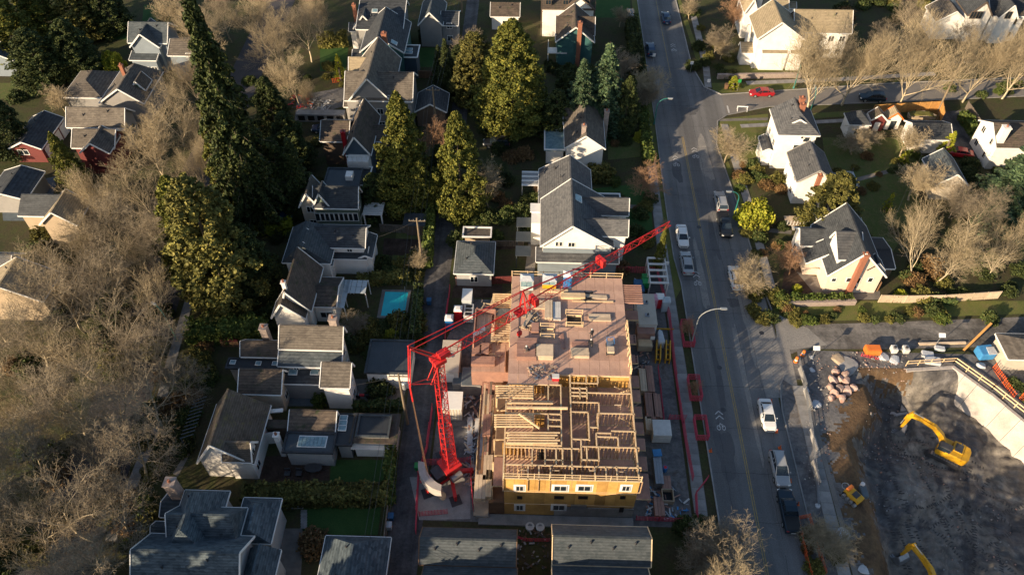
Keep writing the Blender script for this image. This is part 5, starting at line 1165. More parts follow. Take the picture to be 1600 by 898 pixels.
# ================================================================ CRANE
CX, CY, CZ = *P(704, 742), 23.0
CT = thing('tower_crane', 'tall red self-erecting lattice crane whose jib reaches over the site', 'crane', (CX, CY, 0)); co = (CX, CY, 0)
TX, TY = P(684, 560, CZ); JX, JY = P(1046, 350, 23.2)
dj = Vector((JX - TX, JY - TY, 0)).normalized(); pj = Vector((-dj.y, dj.x, 0))
def cm(): return MB(co)
def lattice(a, b, w0, w1, seg, name, side, up, r=.05, parent=None, tri=False, m_='crane_red'):
    """trussed box girder: chords plus zigzag lacing on each face"""
    a = Vector(a); b = Vector(b); n = seg; side = Vector(side); up = Vector(up)
    cs = [(-.5, 0), (.5, 0), (0, .85)] if tri else [(-.5, -.5), (.5, -.5), (.5, .5), (-.5, .5)]
    pt = lambda c, t: a + (b - a) * t + (side * cs[c][0] + up * cs[c][1]) * (w0 + (w1 - w0) * t)
    for c in range(len(cs)): cm().bar(pt(c, 0), pt(c, 1), r * 1.5).obj('chord', m_, parent)
    for c in range(len(cs)):
        d = (c + 1) % len(cs); m = cm()
        for i in range(n):
            t0, t1 = i / n, (i + 1) / n; m.bar(pt(c, t0), pt(d, t1) if i % 2 else pt(d, t0), r * .8); m.bar(pt(c if i % 2 == 0 else d, t0), pt(d if i % 2 == 0 else c, t1), r * .8)
        m.obj('lacing', m_, parent)
mast = cm().rbox(TX, TY, CZ - .2, 1.3, 1.3, .5, rz=atan2(dj.y, dj.x)).obj('mast_head', 'crane_red', CT)
SLZ = 2.6
lower = cm().rbox(CX + (TX - CX) * .12, CY + (TY - CY) * .12, SLZ + .1, 2.2, 2.2, .35, rz=atan2(dj.y, dj.x)).obj('slewing_platform', 'crane_red', CT)
lattice((CX + .1, CY + .1, SLZ), (CX + (TX - CX) * .45, CY + (TY - CY) * .45, 11.5), 1.2, 1.05, 8, 'mast', dj, pj, .045, lower)
lattice((CX + (TX - CX) * .45, CY + (TY - CY) * .45, 11.2), (TX, TY, CZ), 0.9, .85, 11, 'mast', dj, pj, .038, mast)
m = cm()
for i in range(26): z = 3.5 + i * .74; t = (z / CZ); x, y = CX + (TX - CX) * t - pj.x * .62, CY + (TY - CY) * t - pj.y * .62; m.bar((x - dj.x * .2, y - dj.y * .2, z), (x + dj.x * .2, y + dj.y * .2, z), .025)
m.obj('ladder', 'steel', CT)
jib = cm().rbox(TX + dj.x * .7, TY + dj.y * .7, CZ + .3, 1.2, .9, .5, rz=atan2(dj.y, dj.x)).obj('jib_foot', 'crane_red', CT)
A = Vector((TX, TY, CZ)) + dj * .9; Bv = Vector((JX, JY, 23.2)); K1 = A + (Bv - A) * .36; K2 = A + (Bv - A) * .66
lattice(A, K1, 1.0, 1.05, 11, 'jib', pj, (0, 0, 1), .034, jib, True); lattice(K1, K2, 1.05, .95, 9, 'jib', pj, (0, 0, 1), .03, jib, True); lattice(K2, Bv, .9, .55, 10, 'jib', pj, (0, 0, 1), .027, jib, True)
for k in (K1, K2): cm().rbox(k.x, k.y, k.z + .4, .5, 1.2, 1.0, rz=atan2(dj.y, dj.x)).obj('jib_joint', 'crane_red', CT)
cm().rbox(A.x + dj.x * 4.2, A.y + dj.y * 4.2, A.z + .45, 1.5, .06, .6, rz=atan2(dj.y, dj.x)).obj('sign_board', 'sign_white', CT)
# post on the jib, counter strut, tie bars
post = Vector((*P(817, 484, 23.3), 23.3)); ptop = post + Vector((0, 0, 3.0))
m = cm(); m.bar(post + pj * .55, ptop, .12, .06).bar(post - pj * .55, ptop, .12, .06).bar(post + dj * .9, ptop, .08, .05); m.obj('jib_post', 'crane_red', CT)
tip = Vector((TX, TY, 0)) - dj * 2.9; tip.z = 27.0
for s in (-.45, .45): cm().bar(Vector((TX, TY, CZ + .2)) + pj * s, tip + pj * s * .5, .09).obj('counter_strut', 'crane_red', CT)
for s in (-.3, .3):
    cm().bar(tip + pj * s, ptop + pj * s * .2, .045).obj('tie_bar', 'crane_red', CT)
    cm().bar(ptop + pj * s * .2, K2 + Vector((0, 0, .9)), .05).obj('tie_bar', 'crane_red', CT)
q1 = tip + (Vector((TX, TY, 27)) - tip) * .0; 
lowp = Vector((tip.x, tip.y, 0)) - dj * .6; lowp.z = 21.5
for s in (-.18, .18): cm().bar(tip + pj * s, lowp + pj * s, .06).obj('guy_bar', 'crane_red', CT)
knee = Vector((TX, TY, 20.0)) - dj * 1.3
for s in (-.35, .35): cm().bar(lowp, knee + pj * s + Vector((0, 0, .2)), .055).bar(knee + pj * s, Vector((TX, TY, CZ - .4)) + pj * s, .06).bar(knee + pj * s, Vector((TX, TY, 19.2)) + pj * s, .06).obj('guy_frame', 'crane_red', CT)
bal = Vector((CX, CY, 0)) - dj * 3.0
mid = lowp + (Vector((bal.x, bal.y, 3.2)) - lowp) * .16
cm().bar(lowp, mid, .10).obj('guy_block', 'crane_red', CT)
for s in (-.3, -.1, .1, .3): cm().bar(mid + pj * s * .4, Vector((bal.x, bal.y, 3.0)) + pj * s, .014).obj('guy_rope', 'wood_brown', CT)
# ballast: stacked curved white slabs at the rear of the platform
for k in range(5):
    n = 10; inn = []; out = []
    for i in range(n + 1):
        a = -.72 + 1.44 * i / n; R1, R2 = 2.9, 3.7
        out.append(Vector((CX, CY, 0)) - dj * (R2 * cos(a)) + pj * (R2 * sin(a))); 
    for i in range(n, -1, -1):
        a = -.66 + 1.32 * i / n; inn.append(Vector((CX, CY, 0)) - dj * (2.75 * cos(a * .9)) + pj * (3.0 * sin(a)))
    cm().prism([(p.x, p.y) for p in out + inn], 1.35 + k * .33, 1.35 + k * .33 + .315).obj('ballast_slab', 'concrete_light', CT)
for s in (-.8, .8): cm().plank(Vector((CX, CY, 1.2)) + pj * s, Vector((CX, CY, 1.2)) - dj * 3.7 + pj * s, .25, .3).obj('ballast_beam', 'crane_red', CT)
cm().rbox(CX - dj.x * 1.6, CY - dj.y * 1.6, 2.0, 1.4, 1.6, 1.2, rz=atan2(dj.y, dj.x)).obj('winch_housing', 'steel_dark', CT, bevel=.08)
m = cm(); c_ = Vector((CX, CY, 1.9)) + pj * -1.5; m.bar(c_ - dj * .7, c_ + dj * .7, .42, n=12); m.obj('rope_drum', 'steel', CT)
cm().bar((CX, CY, .5), (CX, CY, 2.5), .75, n=14).obj('slewing_ring', 'crane_red', CT)
for (u, v) in ((738, 739), (712, 782), (668, 770), (690, 712)):
    p = Vector((*P(u, v), 0)); g = cm().plank((CX, CY, .95), (p.x, p.y, .75), .42, .5).obj('outrigger', 'crane_red', CT)
    cm().bar((p.x, p.y, .12), (p.x, p.y, 1.2), .16, n=8).obj('jack', 'crane_red', g); cm().rbox(p.x, p.y, .06, 1.3, 1.3, .1, rz=.4).obj('pad', 'steel_dark', g)
# trolley, hook and rope
tr = A + (Bv - A) * .30; cm().rbox(tr.x, tr.y, tr.z - .25, 1.0, .9, .25, rz=atan2(dj.y, dj.x)).obj('trolley', 'crane_red', CT)
for s in (-.2, .2): cm().bar(tr + pj * s - Vector((0, 0, .3)), Vector((tr.x, tr.y, 19.6)) + pj * s * .6, .02).obj('hoist_rope', 'steel_dark', CT)
cm().rbox(tr.x, tr.y, 19.3, .5, .3, .6, rz=.7).obj('hook_block', 'crane_red', CT)
cm().lathe(tr.x, tr.y, [(.03, 18.5), (.12, 18.7), (.06, 19.0)], 8).obj('hook', 'steel_dark', CT)

# ================================================================ SITE GROUND THINGS
def trailer(u, v, w, d, h, label, m_='cream_box', rz=0, vents=2):
    T = thing('site_trailer', label, 'trailer', (*P(u, v), 0), rz)
    MB().box(-w / 2, -d / 2, .4, w / 2, d / 2, h).obj('body', 'white_plastic', T, bevel=.04)
    MB().box(-w / 2 - .05, -d / 2 - .05, h + .002, w / 2 + .05, d / 2 + .05, h + .1).obj('roof', 'wall_cream', T)
    for i in range(vents): y = -d / 2 + d * (i + .7) / (vents + .4); MB().box(-.3, y - .3, h + .102, .3, y + .3, h + .2).obj('roof_hatch', 'steel', T); MB().lathe(.1, y + .05, [(.12, h + .2), (.12, h + .45)], 8).obj('roof_vent', 'steel_dark', T)
    for y in (-d / 4, d / 4): MB().bar((-w / 2 + .05, y, .4), (w / 2 - .05, y, .4), .36, n=12).obj('wheels', 'rubber', T)
    MB().box(-w / 4, -d / 2 - .04, .6, w / 4, -d / 2 - .005, 2.2 if h > 2.3 else h - .2).obj('door', 'trim', T)
    MB().box(-w / 2 - .02, -.4, 1.4, -w / 2 - .005, .5, 2.1).obj('window', 'glass', T)
    return T
trailer(1006, 503, 2.5, 5.6, 2.8, 'cream roofed site trailer with two roof hatches right of the building')
trailer(706, 575, 2.4, 5.2, 2.7, 'cream roofed site trailer under the crane jib beside the alley', vents=1)
T = thing('container', 'white square shipping box beside the crane mast', 'container', (*P(709, 643), 0)); MB().box(-1.2, -1.3, .05, 1.2, 1.3, 2.6).obj('body', 'white_plastic', T, bevel=.03)
for i in range(6): MB().box(-1.1 + i * .38, -1.34, .15, -.9 + i * .38, -1.305, 2.5).obj('rib', 'wall_cream', T)
MB().box(-1.25, -1.35, 2.602, 1.25, 1.35, 2.68).obj('roof', 'trim', T)
T = thing('crate', 'pinkish crate with a brown base at the near end of the right hand trailer', 'crate', (*P(1006, 530), 0)); MB().box(-1.2, -.8, .1, 1.2, 1.0, 2.3).obj('box', 'lumber_pink', T); MB().box(-1.1, -2.2, .1, .9, -.85, 1.2).obj('bin', 'wall_tan', T); MB().box(-1.0, -2.1, 1.202, .8, -.95, 1.25).obj('lid', 'lumber', T)
T = thing('white_rack', 'tall white open topped storage frame in the back right corner of the site', 'rack', (*P(1026, 462), 0))
for a in (-1.35, 1.25):
    for k in range(5): MB().box(a, k * 1.25, 0, a + .14, k * 1.25 + .14, 2.6).obj('post', 'white_plastic', T)
    MB().box(a - .003, -.02, 2.6, a + .16, 5.2, 2.78).obj('beam', 'white_plastic', T)
for k in range(5): MB().box(-1.2, k * 1.25 - .02, 2.603, 1.24, k * 1.25 + .3, 2.77).obj('cross_beam', 'white_plastic', T)
MB().box(-1.2, .2, 0, 1.2, 4.9, .4).obj('load', 'steel_dark', T)
T = thing('wheelie_bins', 'green gas cage standing left of the tall white frame rack', 'cage', (*P(1008, 448), 0)); MB().box(-.5, -.5, 0, .5, .6, 1.3).obj('bin', 'gate_green', T); MB().box(-.5, .7, 0, .5, 1.5, 1.3).obj('bin', 'bin_green', T)
T = thing('skip_bin', 'dark blue skip beside the green cage at the back of the site', 'skip', (*P(1000, 455), 0)); MB().box(-.9, -.9, 0, .5, 1.5, 1.0).obj('tub', 'bin_blue', T)
T = thing('water_tank', 'small white box on the ground behind the right hand trailer', 'tank', (*P(1003, 473), 0)); MB().box(-.5, -.5, 0, .5, .5, 1.3).obj('tank', 'tarp_white', T, bevel=.05); MB().lathe(0, 0, [(.15, 1.3), (.15, 1.42)], 10).obj('cap', 'machine_yellow', T)
T = thing('generator', 'white site generator with dark panels on the alley side', 'generator', (*P(733, 496), 0)); MB().box(-.7, -1.2, .3, .7, 1.2, 1.7).obj('housing', 'white_plastic', T, bevel=.06)
for k in range(3): MB().box(-.45, -1.0 + k * .7, 1.702, .45, -.5 + k * .7, 1.74).obj('grille', 'black', T)
for s in (-1, 1): MB().bar((s * .75, .2, .3), (s * .6, .2, .3), .3, n=10).obj('wheel', 'rubber', T)
T = thing('van_box', 'small white box body behind the generator at the back of the alley side', 'container', (*P(731, 478), 0)); MB().box(-.7, -1.2, 0, .7, 1.2, 2.4).obj('body', 'pot_grey', T, bevel=.04); MB().box(-.72, -1.22, 2.402, .72, 1.22, 2.47).obj('roof', 'trim', T)
T = thing('wrapped_pallet', 'large pale wrapped stack on the ground near the front right of the building', 'pallet', (*P(1032, 690), 0)); MB().box(-1.15, -.2, .12, 1.15, 2.1, 1.9).obj('load', 'white_plastic', T, bevel=.05)
for k in range(4): MB().box(-1.17, -.23, .2 + k * .42, 1.17, -.205, .26 + k * .42).obj('strap', 'wall_cream', T)
MB().box(-1.1, -.15, 0, 1.1, 2.0, .115).obj('pallet', 'lumber_dark', T)
for k, (u, v, w_, d_, m_, lb) in enumerate(((1004, 600, 1.0, 3.6, 'lumber_pale', 'long pale stack lying against the right wall, nearest the deck corner'), (1014, 598, 1.0, 4.2, 'lumber_pink', 'long reddish stack right of the pale one, below the yellow lifting arms'), (1014, 640, 1.15, 4.0, 'lumber_pink', 'reddish plank stack in front of the long reddish one'), (1025, 640, 1.1, 3.6, 'lumber_pink', 'outermost reddish plank stack with a blue wrapper on top'), (1012, 668, .8, 2.0, 'lumber_pale', 'short narrow pale stack left of the wrapped pallet'), (1027, 740, 1.0, 3.8, 'steel', 'grey board stack with a blue tarp end right of the front corner'), (1040, 758, 1.1, 1.8, 'lumber_pink', 'small brick coloured stack below the blue barrel'), (1029, 795, 1.2, 2.4, 'lumber_pink', 'leaning reddish planks at the front right corner of the building'))):
    stack(u, v, 0, w_, d_, 1.1 if k < 6 else .8, lb, m_, n=3, axis='y', layers=2)
T = thing('tarp', 'crumpled blue tarpaulin on the grey board stack', 'tarp', (*P(1025, 718), 1.1)); MB().rbox(0, .3, .1, 1.1, 1.0, .18, rz=.1).obj('sheet', 'tarp_blue', T, bevel=.06)
T = thing('barrel', 'blue plastic barrel beside the small brick coloured stack', 'barrel', (*P(1038, 735), 0)); MB().lathe(0, 0, [(.28, 0), (.3, .3), (.3, .7), (.27, .9)], 12).obj('drum', 'pot_blue', T); MB().lathe(0, 0, [(.2, .9), (.2, .94)], 10).obj('lid', 'pot_red', T)
T = thing('skip_bin', 'open brown box skip below the small brick coloured stack', 'skip', (*P(1042, 778), 0))
for a in ((-.7, -.8, .7, -.7), (-.7, .7, .7, .8), (-.7, -.7, -.6, .7), (.6, -.7, .7, .7)): MB().box(a[0], a[1], 0, a[2], a[3], .9).obj('side', 'wall_tan', T)
MB().box(-.6, -.7, 0, .6, .7, .2).obj('floor', 'black', T)
# telescopic lifting arms / yellow steel shoring beside the fence
for k, u in enumerate((1027, 1042)):
    T = thing('lifting_arm', ('left' if k == 0 else 'right') + ' yellow steel frame standing between the trailer and the pink fence', 'steel frame', (*P(u, 568), 0), -.12, 'yellow steel frames')
    MB().box(-.35, 0, 0, -.2, 3.2, 1.2).box(.2, 0, 0, .35, 3.2, 1.2).obj('side_frame', 'machine_yellow', T)
    for i in range(4): MB().box(-.2, .2 + i * .85, .5, .2, .35 + i * .85, .7).obj('rung', 'machine_yellow', T)
T = thing('tarp', 'upright white wrapped bundle behind the yellow steel frames', 'bundle', (*P(1031, 540), 0)); MB().prism([(-.5, -.6), (.5, -.5), (.3, 1.4), (-.1, 1.8), (-.4, 1.2)], 0, 1.6).obj('wrap', 'tarp_white', T, bevel=.15)
T = thing('barrier', 'yellow striped barrier across the strip in front of the trailer', 'barrier', (*P(1031, 517), 0)); MB().plank((-1.9, 0, .5), (1.9, 0, .5), .08, .25).obj('rail', 'machine_yellow', T)
for a in (-1.7, 0, 1.7): MB().bar((a, -.25, 0), (a, .25, 0), .05).bar((a, 0, 0), (a, 0, .5), .05).obj('foot', 'steel', T)
T = thing('white_cistern', 'long white wrapped bundle on the lower left terrace', 'bundle', (*P(755, 700, .6), .6)); MB().prism([(-.5, -1.6), (.5, -1.6), (.6, .2), (.35, 1.7), (-.35, 1.7), (-.6, .2)], 0, .9).obj('wrap', 'tarp_white', T, bevel=.15)
for k, (u, v, w_, d_, m_, lb) in enumerate(((763, 735, 1.1, 3.2, 'lumber_pale', 'pale boards on the left terrace with a green patch'), (751, 765, 1.3, 3.0, 'lumber_pale', 'front left stack of pale boards with a bright sunlit end'), (764, 760, .7, 3.4, 'lumber', 'narrow yellow stack beside the front left pale stack'))):
    stack(u, v, 3.05, w_, d_, .9, lb, m_, n=3, axis='y')
for k, (u, v, w_, d_, lb) in enumerate(((755, 566, 3.0, 1.3, 'wide stack of pink boards on the lower wing, nearest the concrete blocks'), (745, 549, 1.2, 1.6, 'small pink sheet stack behind the wide one on the lower wing'), (757, 547, 1.2, 1.7, 'second small pink sheet stack on the lower wing, right of the first'), (757, 505, 2.0, 2.6, 'slatted pale panel lying on the lower wing'))):
    stack(u, v, FZ - .85, w_, d_, .5, lb, 'lumber_pink' if k < 3 else 'lumber_pale', n=4 if k < 3 else 7, axis='x' if k < 3 else 'y')
for k, (u, v, w_, d_, h_, lb) in enumerate(((719, 600, 1.8, 1.9, 1.4, 'grey concrete block left of the big one at the foot of the lower wing'), (738, 603, 2.6, 3.0, 2.2, 'big grey concrete box at the foot of the lower wing'))):
    T = thing('concrete_block', lb, 'concrete block', (*P(u, v), 0)); MB().box(-w_ / 2, -d_ / 2, 0, w_ / 2, d_ / 2, h_).obj('block', 'concrete', T, bevel=.04); MB().box(-w_ / 2 + .1, -d_ / 2 + .1, h_ + .002, w_ / 2 - .1, d_ / 2 - .1, h_ + .05).obj('top', 'patio_blue', T)
T = thing('trench_plate', 'long grey steel plate lying on the ground right of the crane mast', 'steel plate', (*P(734, 680), 0), .06); MB().box(-.3, -2.6, 0, .35, 2.6, .25).obj('plate', 'tarp_white', T)
T = thing('trench_plate', 'short white plate beside the long grey steel plate', 'steel plate', (*P(747, 666), 0)); MB().box(-.4, -1.0, 0, .4, 1.0, .4).obj('plate', 'white_plastic', T)
T = thing('cable_reel', 'small wooden cable reel on the crane pad', 'cable reel', (*P(692, 776), 0)); MB().lathe(0, 0, [(.42, 0), (.42, .08), (.2, .09), (.2, .4), (.42, .41), (.42, .5)], 14).obj('reel', 'lumber', T)
T = thing('coil', 'coil of white hose between the crane and the building', 'hose coil', (*P(738, 731), 0))
for k in range(3): MB().lathe(0, 0, [(.32, k * .1), (.45, k * .1 + .02), (.45, k * .1 + .08), (.32, k * .1 + .1)], 14).obj('loop', 'hose', T)
for k, (u, v) in enumerate(((828, 823), (844, 824))):
    T = thing('white_drum', ('left' if k == 0 else 'right') + ' of two white round covers in the dark trench below the facade', 'drain cover', (*P(u, v), 0), 0, 'white round covers'); MB().lathe(0, 0, [(.5, 0), (.52, .3), (.3, .35), (.28, .2)], 14).obj('rim', 'white_plastic', T)
# ---------------------------------------------------------------- temporary fences
def mesh_fence(pts, label, m_='fence_pink', h=1.5, step=2.4, name='site_fence', dens=.3, base=0, cat='fence'):
    x0, y0 = pts[0]; T = thing(name, label, cat, (x0, y0, base))
    for a, b in zip(pts, pts[1:]):
        L = hypot(b[0] - a[0], b[1] - a[1]); n = max(1, round(L / step))
        for i in range(n):
            p = Vector((a[0] + (b[0] - a[0]) * i / n - x0, a[1] + (b[1] - a[1]) * i / n - y0, 0)); q = Vector((a[0] + (b[0] - a[0]) * (i + 1) / n - x0, a[1] + (b[1] - a[1]) * (i + 1) / n - y0, 0))
            d = (q - p) * .015; p += d; q -= d; tp = Vector((rr.uniform(-.08, .08), rr.uniform(-.05, .05), 0)); m = MB()
            for z in np.arange(.08, h, dens): m.bar(p + Vector((0, 0, z)) + tp * z / h, q + Vector((0, 0, z)) + tp * z / h, .032)
            k = int((q - p).length / (dens * 1.1)) or 1
            for j in range(k + 1): c = p + (q - p) * j / k; m.bar(c, c + Vector((0, 0, h)) + tp, .028)
            m.obj('mesh_panel', m_, T); MB().bar(p, p + Vector((0, 0, h + .1)) + tp, .05).obj('post', m_, T)
    return T
mesh_fence(pp((703, 455), (697, 500), (695, 560)), 'pinkish red mesh fence along the alley behind the jib')
mesh_fence(pp((676, 640), (668, 700), (655, 745), (650, 835)), 'red mesh fence along the alley from the crane to the townhouses')
mesh_fence(pp((660, 727), (735, 722), (740, 800)), 'red mesh fence round the crane base on the building side')
mesh_fence(pp((655, 806), (700, 802)), 'short red mesh fence below the crane base', h=1.2)
mesh_fence(pp((1026, 430), (1045, 500), (1052, 570), (1070, 690), (1082, 752)), 'long pink mesh fence between the site and the road pavement')
mesh_fence(pp((1044, 655), (1071, 655)), 'short red mesh gate across the strip beside the wrapped pallet', h=1.2)
mesh_fence(pp((1028, 575), (1040, 690)), 'low pink mesh fence along the lumber stacks', h=.9)
mesh_fence(pp((1104, 750), (1086, 773), (1088, 815)), 'angled pink mesh fence at the lower kerb', h=1.3)
mesh_fence(pp((993, 812), (1065, 815)), 'dark red mesh fence at the front right corner of the site', h=1.2)
mesh_fence(pp((803, 838), (822, 845), (860, 845)), 'low red mesh fence between the two townhouse roofs', h=.8)
mesh_fence(pp((962, 425), (1022, 427)), 'red mesh fence behind the back of the site', h=1.4)
mesh_fence(pp((1243, 812), (1265, 898), (1280, 960)), 'orange mesh fence along the kerb in front of the pale shrub', 'fence_orange', h=1.2)
mesh_fence(pp((1262, 808), (1288, 898)), 'second orange mesh fence behind the kerb, beside the pale shrub', 'fence_orange', h=1.0)
mesh_fence(pp((1243, 812), (1262, 808)), 'short orange mesh end panel joining the two kerb fences', 'fence_orange', h=1.0)
mesh_fence(pp((1550, 575), (1583, 622)), 'orange mesh fence beside the pit guard rail at the right', 'fence_orange', h=1.2)
mesh_fence(pp((1592, 622), (1612, 640)), 'orange mesh fence at the right edge behind the bushes', 'fence_orange', h=1.2)
mesh_fence(pp((520, 130), (545, 126)), 'bright orange barrier in the messy garden', 'fence_orange', h=1.0)
mesh_fence(pp((1345, 556), (1372, 562)), 'fallen red mesh on the rubble near the boulders', 'fence_pink', h=.5)
def tree_guard(u, v, w_, d_, label):
    x, y = P(u, v); T = thing('tree_guard', label, 'tree guard', (x, y, 0)); c = [(-w_ / 2, -d_ / 2), (w_ / 2, -d_ / 2), (w_ / 2, d_ / 2), (-w_ / 2, d_ / 2)]
    for i in range(4):
        a, b = c[i], c[(i + 1) % 4]; m = MB()
        for z in (.25, .6, .95, 1.3): m.bar((*a, z), (*b, z), .05)
        for j in range(7): t = j / 7; m.bar((a[0] + (b[0] - a[0]) * t, a[1] + (b[1] - a[1]) * t, 0), (a[0] + (b[0] - a[0]) * t, a[1] + (b[1] - a[1]) * t, 1.3), .04)
        m.obj('mesh_side', 'fence_orange' if False else 'fence_pink', T)
    sheetm = MB().box(-w_ / 2, -d_ / 2, .0, w_ / 2, d_ / 2, .05).obj('soil', 'leaf_bush', T)
tree_guard(1073, 525, 1.5, 4.0, 'red mesh guard round a bare sapling by the green lamp post')
tree_guard(1084, 610, 1.5, 3.4, 'red mesh guard on the verge, middle of the three')
tree_guard(1094, 672, 1.5, 3.0, 'red mesh guard with green shrubs, nearest of the three on the verge')
# board fences and walls
def board_fence(pts, label, m_='wood_brown', h=1.7, step=2.2, name='board_fence'):
    x0, y0 = pts[0]; T = thing(name, label, 'fence', (x0, y0, 0))
    for a, b in zip(pts, pts[1:]):
        L = hypot(b[0] - a[0], b[1] - a[1]); n = max(1, round(L / step))
        for i in range(n):
            p = (a[0] + (b[0] - a[0]) * i / n - x0, a[1] + (b[1] - a[1]) * i / n - y0); q = (a[0] + (b[0] - a[0]) * (i + .96) / n - x0, a[1] + (b[1] - a[1]) * (i + .96) / n - y0)
            m = MB(); k = 8
            for j in range(k): t0, t1 = j / k, (j + .9) / k; m.plank((p[0] + (q[0] - p[0]) * t0, p[1] + (q[1] - p[1]) * t0, h / 2 + rr.uniform(-.02, .02)), (p[0] + (q[0] - p[0]) * t1, p[1] + (q[1] - p[1]) * t1, h / 2), .05, h)
            m.plank((*p, h + .03), (*q, h + .03), .12, .06)
            m.obj('panel', m_, T); MB().rbox(p[0], p[1], h / 2 + .06, .13, .13, h + .12).obj('post', m_, T)
    return T
board_fence(pp((1325, 186), (1360, 183)), 'grey board fence behind the white pyramid roofed garage', 'wood_grey')
board_fence(pp((1362, 178), (1467, 172), (1470, 190)), 'bright new cedar fence along the side street', 'cedar', 1.9)
board_fence(pp((1372, 472), (1412, 473), (1470, 472), (1560, 466)), 'weathered tan fence on the bank right of the pink house', 'lumber_pale', 1.5)
board_fence(pp((713, 445), (760, 445)), 'pale board fence behind the site below the hip roofed garage', 'lumber_pink', 1.6)
board_fence(pp((760, 444), (812, 442)), 'dark red board fence continuing behind the site', 'wall_red', 1.5)
board_fence(pp((595, 362), (668, 366)), 'grey board fence between two gardens beside the lane', 'wood_grey', 1.6)
board_fence(pp((608, 800), (600, 870)), 'dark fence between the dark lawn and the alley', 'wood_grey', 1.6)
board_fence(pp((655, 122), (690, 124)), 'brown fence behind the three gabled house garage', 'wood_brown', 1.6)
board_fence(pp((1508, 170), (1560, 250)), 'long grey fence beside the driveway with the red car', 'wood_grey', 1.6)
board_fence(pp((1370, 455), (1368, 440)), 'short brown gate fence at the corner of the pink house', 'wood_brown', 1.9)
board_fence(pp((770, 385), (820, 385)), 'dark fence right of the hip roofed garage', 'wood_grey', 1.2)
def low_wall(a, b, w_, h, label, m_='concrete_light', name='garden_wall', n=None):
    T = thing(name, label, 'wall', (*a, 0)); L = hypot(b[0] - a[0], b[1] - a[1]); n = n or max(1, int(L / 1.2)); ang = atan2(b[1] - a[1], b[0] - a[0])
    bm2 = MB().box(.01, -w_ / 2, 0, L / n - .01, w_ / 2, h - .08).mesh('block', m_); cp = MB().box(.005, -w_ / 2 - .03, h - .078, L / n - .005, w_ / 2 + .03, h).mesh('coping', m_)
    for i in range(n): mobj('block', bm2, T, ((b[0] - a[0]) * i / n, (b[1] - a[1]) * i / n, 0), ang); mobj('coping', cp, T, ((b[0] - a[0]) * i / n, (b[1] - a[1]) * i / n, 0), ang)
low_wall(P(470, 780), P(608, 781), .5, .9, 'long white garden wall above the dark lawn', 'wall_white')
low_wall(P(1120, 123), P(1250, 121), .5, 1.0, 'tan stone wall under the lawn of the double gabled house', 'stone_chimney')
low_wall(P(1220, 478), P(1335, 475), .5, .9, 'pale stone wall below the clipped hedge of the pink house', 'stone_chimney')
low_wall(P(1240, 360), P(1232, 340), .3, .5, 'low curved kerb wall by the timber deck', 'concrete')
# stepping stones
T = thing('stepping_stones', 'double row of square stepping stones beside the dark lawn', 'stepping stones', (*P(470, 790), 0)); o = O(T)
for i in range(7):
    x, y = P(437 + i * 5.4, 792); MB((*o, 0)).box(x, y - .2, .012, x + .38, y + .2, .05).obj('stone', 'concrete', T)
for i in range(7):
    for k in (0, 1): x, y = P(470 + k * 5, 798 + i * 4.2); MB((*o, 0)).box(x, y - .16, .012, x + .36, y + .16, .05).obj('stone', 'concrete', T)
# swimming pool
T = thing('swimming_pool', 'turquoise swimming pool with a shrubby edge', 'swimming pool', (*P(615, 475), 0)); o = O(T)
x0, y0 = P(595, 494); x1, y1 = P(638, 457)
for a in ((x0 - .5, y0 - .4, x1 + .4, y0), (x0 - .5, y1, x1 + .4, y1 + .4), (x0 - .5, y0, x0, y1), (x1, y0, x1 + .4, y1)): MB((*o, 0)).box(a[0], a[1], 0, a[2], a[3], .14).obj('coping', 'paving', T)
MB((*o, 0)).box(x0, y0, .02, x1, y1, .10).obj('water', 'pool_water', T)
MB((*o, 0)).path([(x1 - .5, y1 - .2, .1), (x1 - .5, y1 - .2, .8), (x1 - .5, y1 + .5, .8), (x1 - .5, y1 + .5, .1)], .03).obj('handrail', 'steel', T)
# ---------------------------------------------------------------- pit: shoring wall, boulders, heaps
ST = thing('shoring_wall', 'pale concrete retaining wall round the back and right of the excavation', 'wall', (*WALLTOP[0], 0)); o = (*WALLTOP[0], 0)
for (ax_, ay_), (bx_, by_) in zip(WALLTOP, WALLTOP[1:]):
    L = hypot(bx_ - ax_, by_ - ay_); n = max(1, round(L / 2.2)); dx, dy = (bx_ - ax_) / L, (by_ - ay_) / L; nx_, ny_ = dy, -dx
    sg = 1 if WALLTOP.index((ax_, ay_)) >= 1 else 1
    for i in range(n):
        t0, t1 = L * i / n + .02, L * (i + 1) / n - .02; zt = .15 - .1 * (i % 3) * .3
        q = [(ax_ + dx * t + nx_ * s, ay_ + dy * t + ny_ * s) for t, s in ((t0, .45), (t1, .45))]; b_ = [(ax_ + dx * t + nx_ * s, ay_ + dy * t + ny_ * s) for t, s in ((t0, 1.5), (t1, 1.5))]
        tp = [(ax_ + dx * t, ay_ + dy * t) for t in (t0, t1)]
        MB(o).add([(*b_[0], -5.4), (*b_[1], -5.4), (*q[1], zt), (*q[0], zt), (*tp[0], -5.4), (*tp[1], -5.4), (*tp[1], zt), (*tp[0], zt)], [(0, 1, 2, 3), (3, 2, 6, 7), (4, 7, 6, 5), (0, 3, 7, 4), (1, 5, 6, 2)]).obj('shotcrete_panel', 'concrete_light', ST)
for (u, v, rz_) in ((1500, 590, -.9), (1370, 585, .1)): pass
GT = thing('guard_rail', 'long timber guard rail along the top of the excavation wall', 'railing', (*WALLTOP[0], 0))
railing([(p[0] + .2, p[1] + .5) for p in WALLTOP[:3]] + [(71.3, 46.4)], .05, h=1.1, step=1.6, parent=GT, o=WALLTOP[0], rails=2, w=.16)
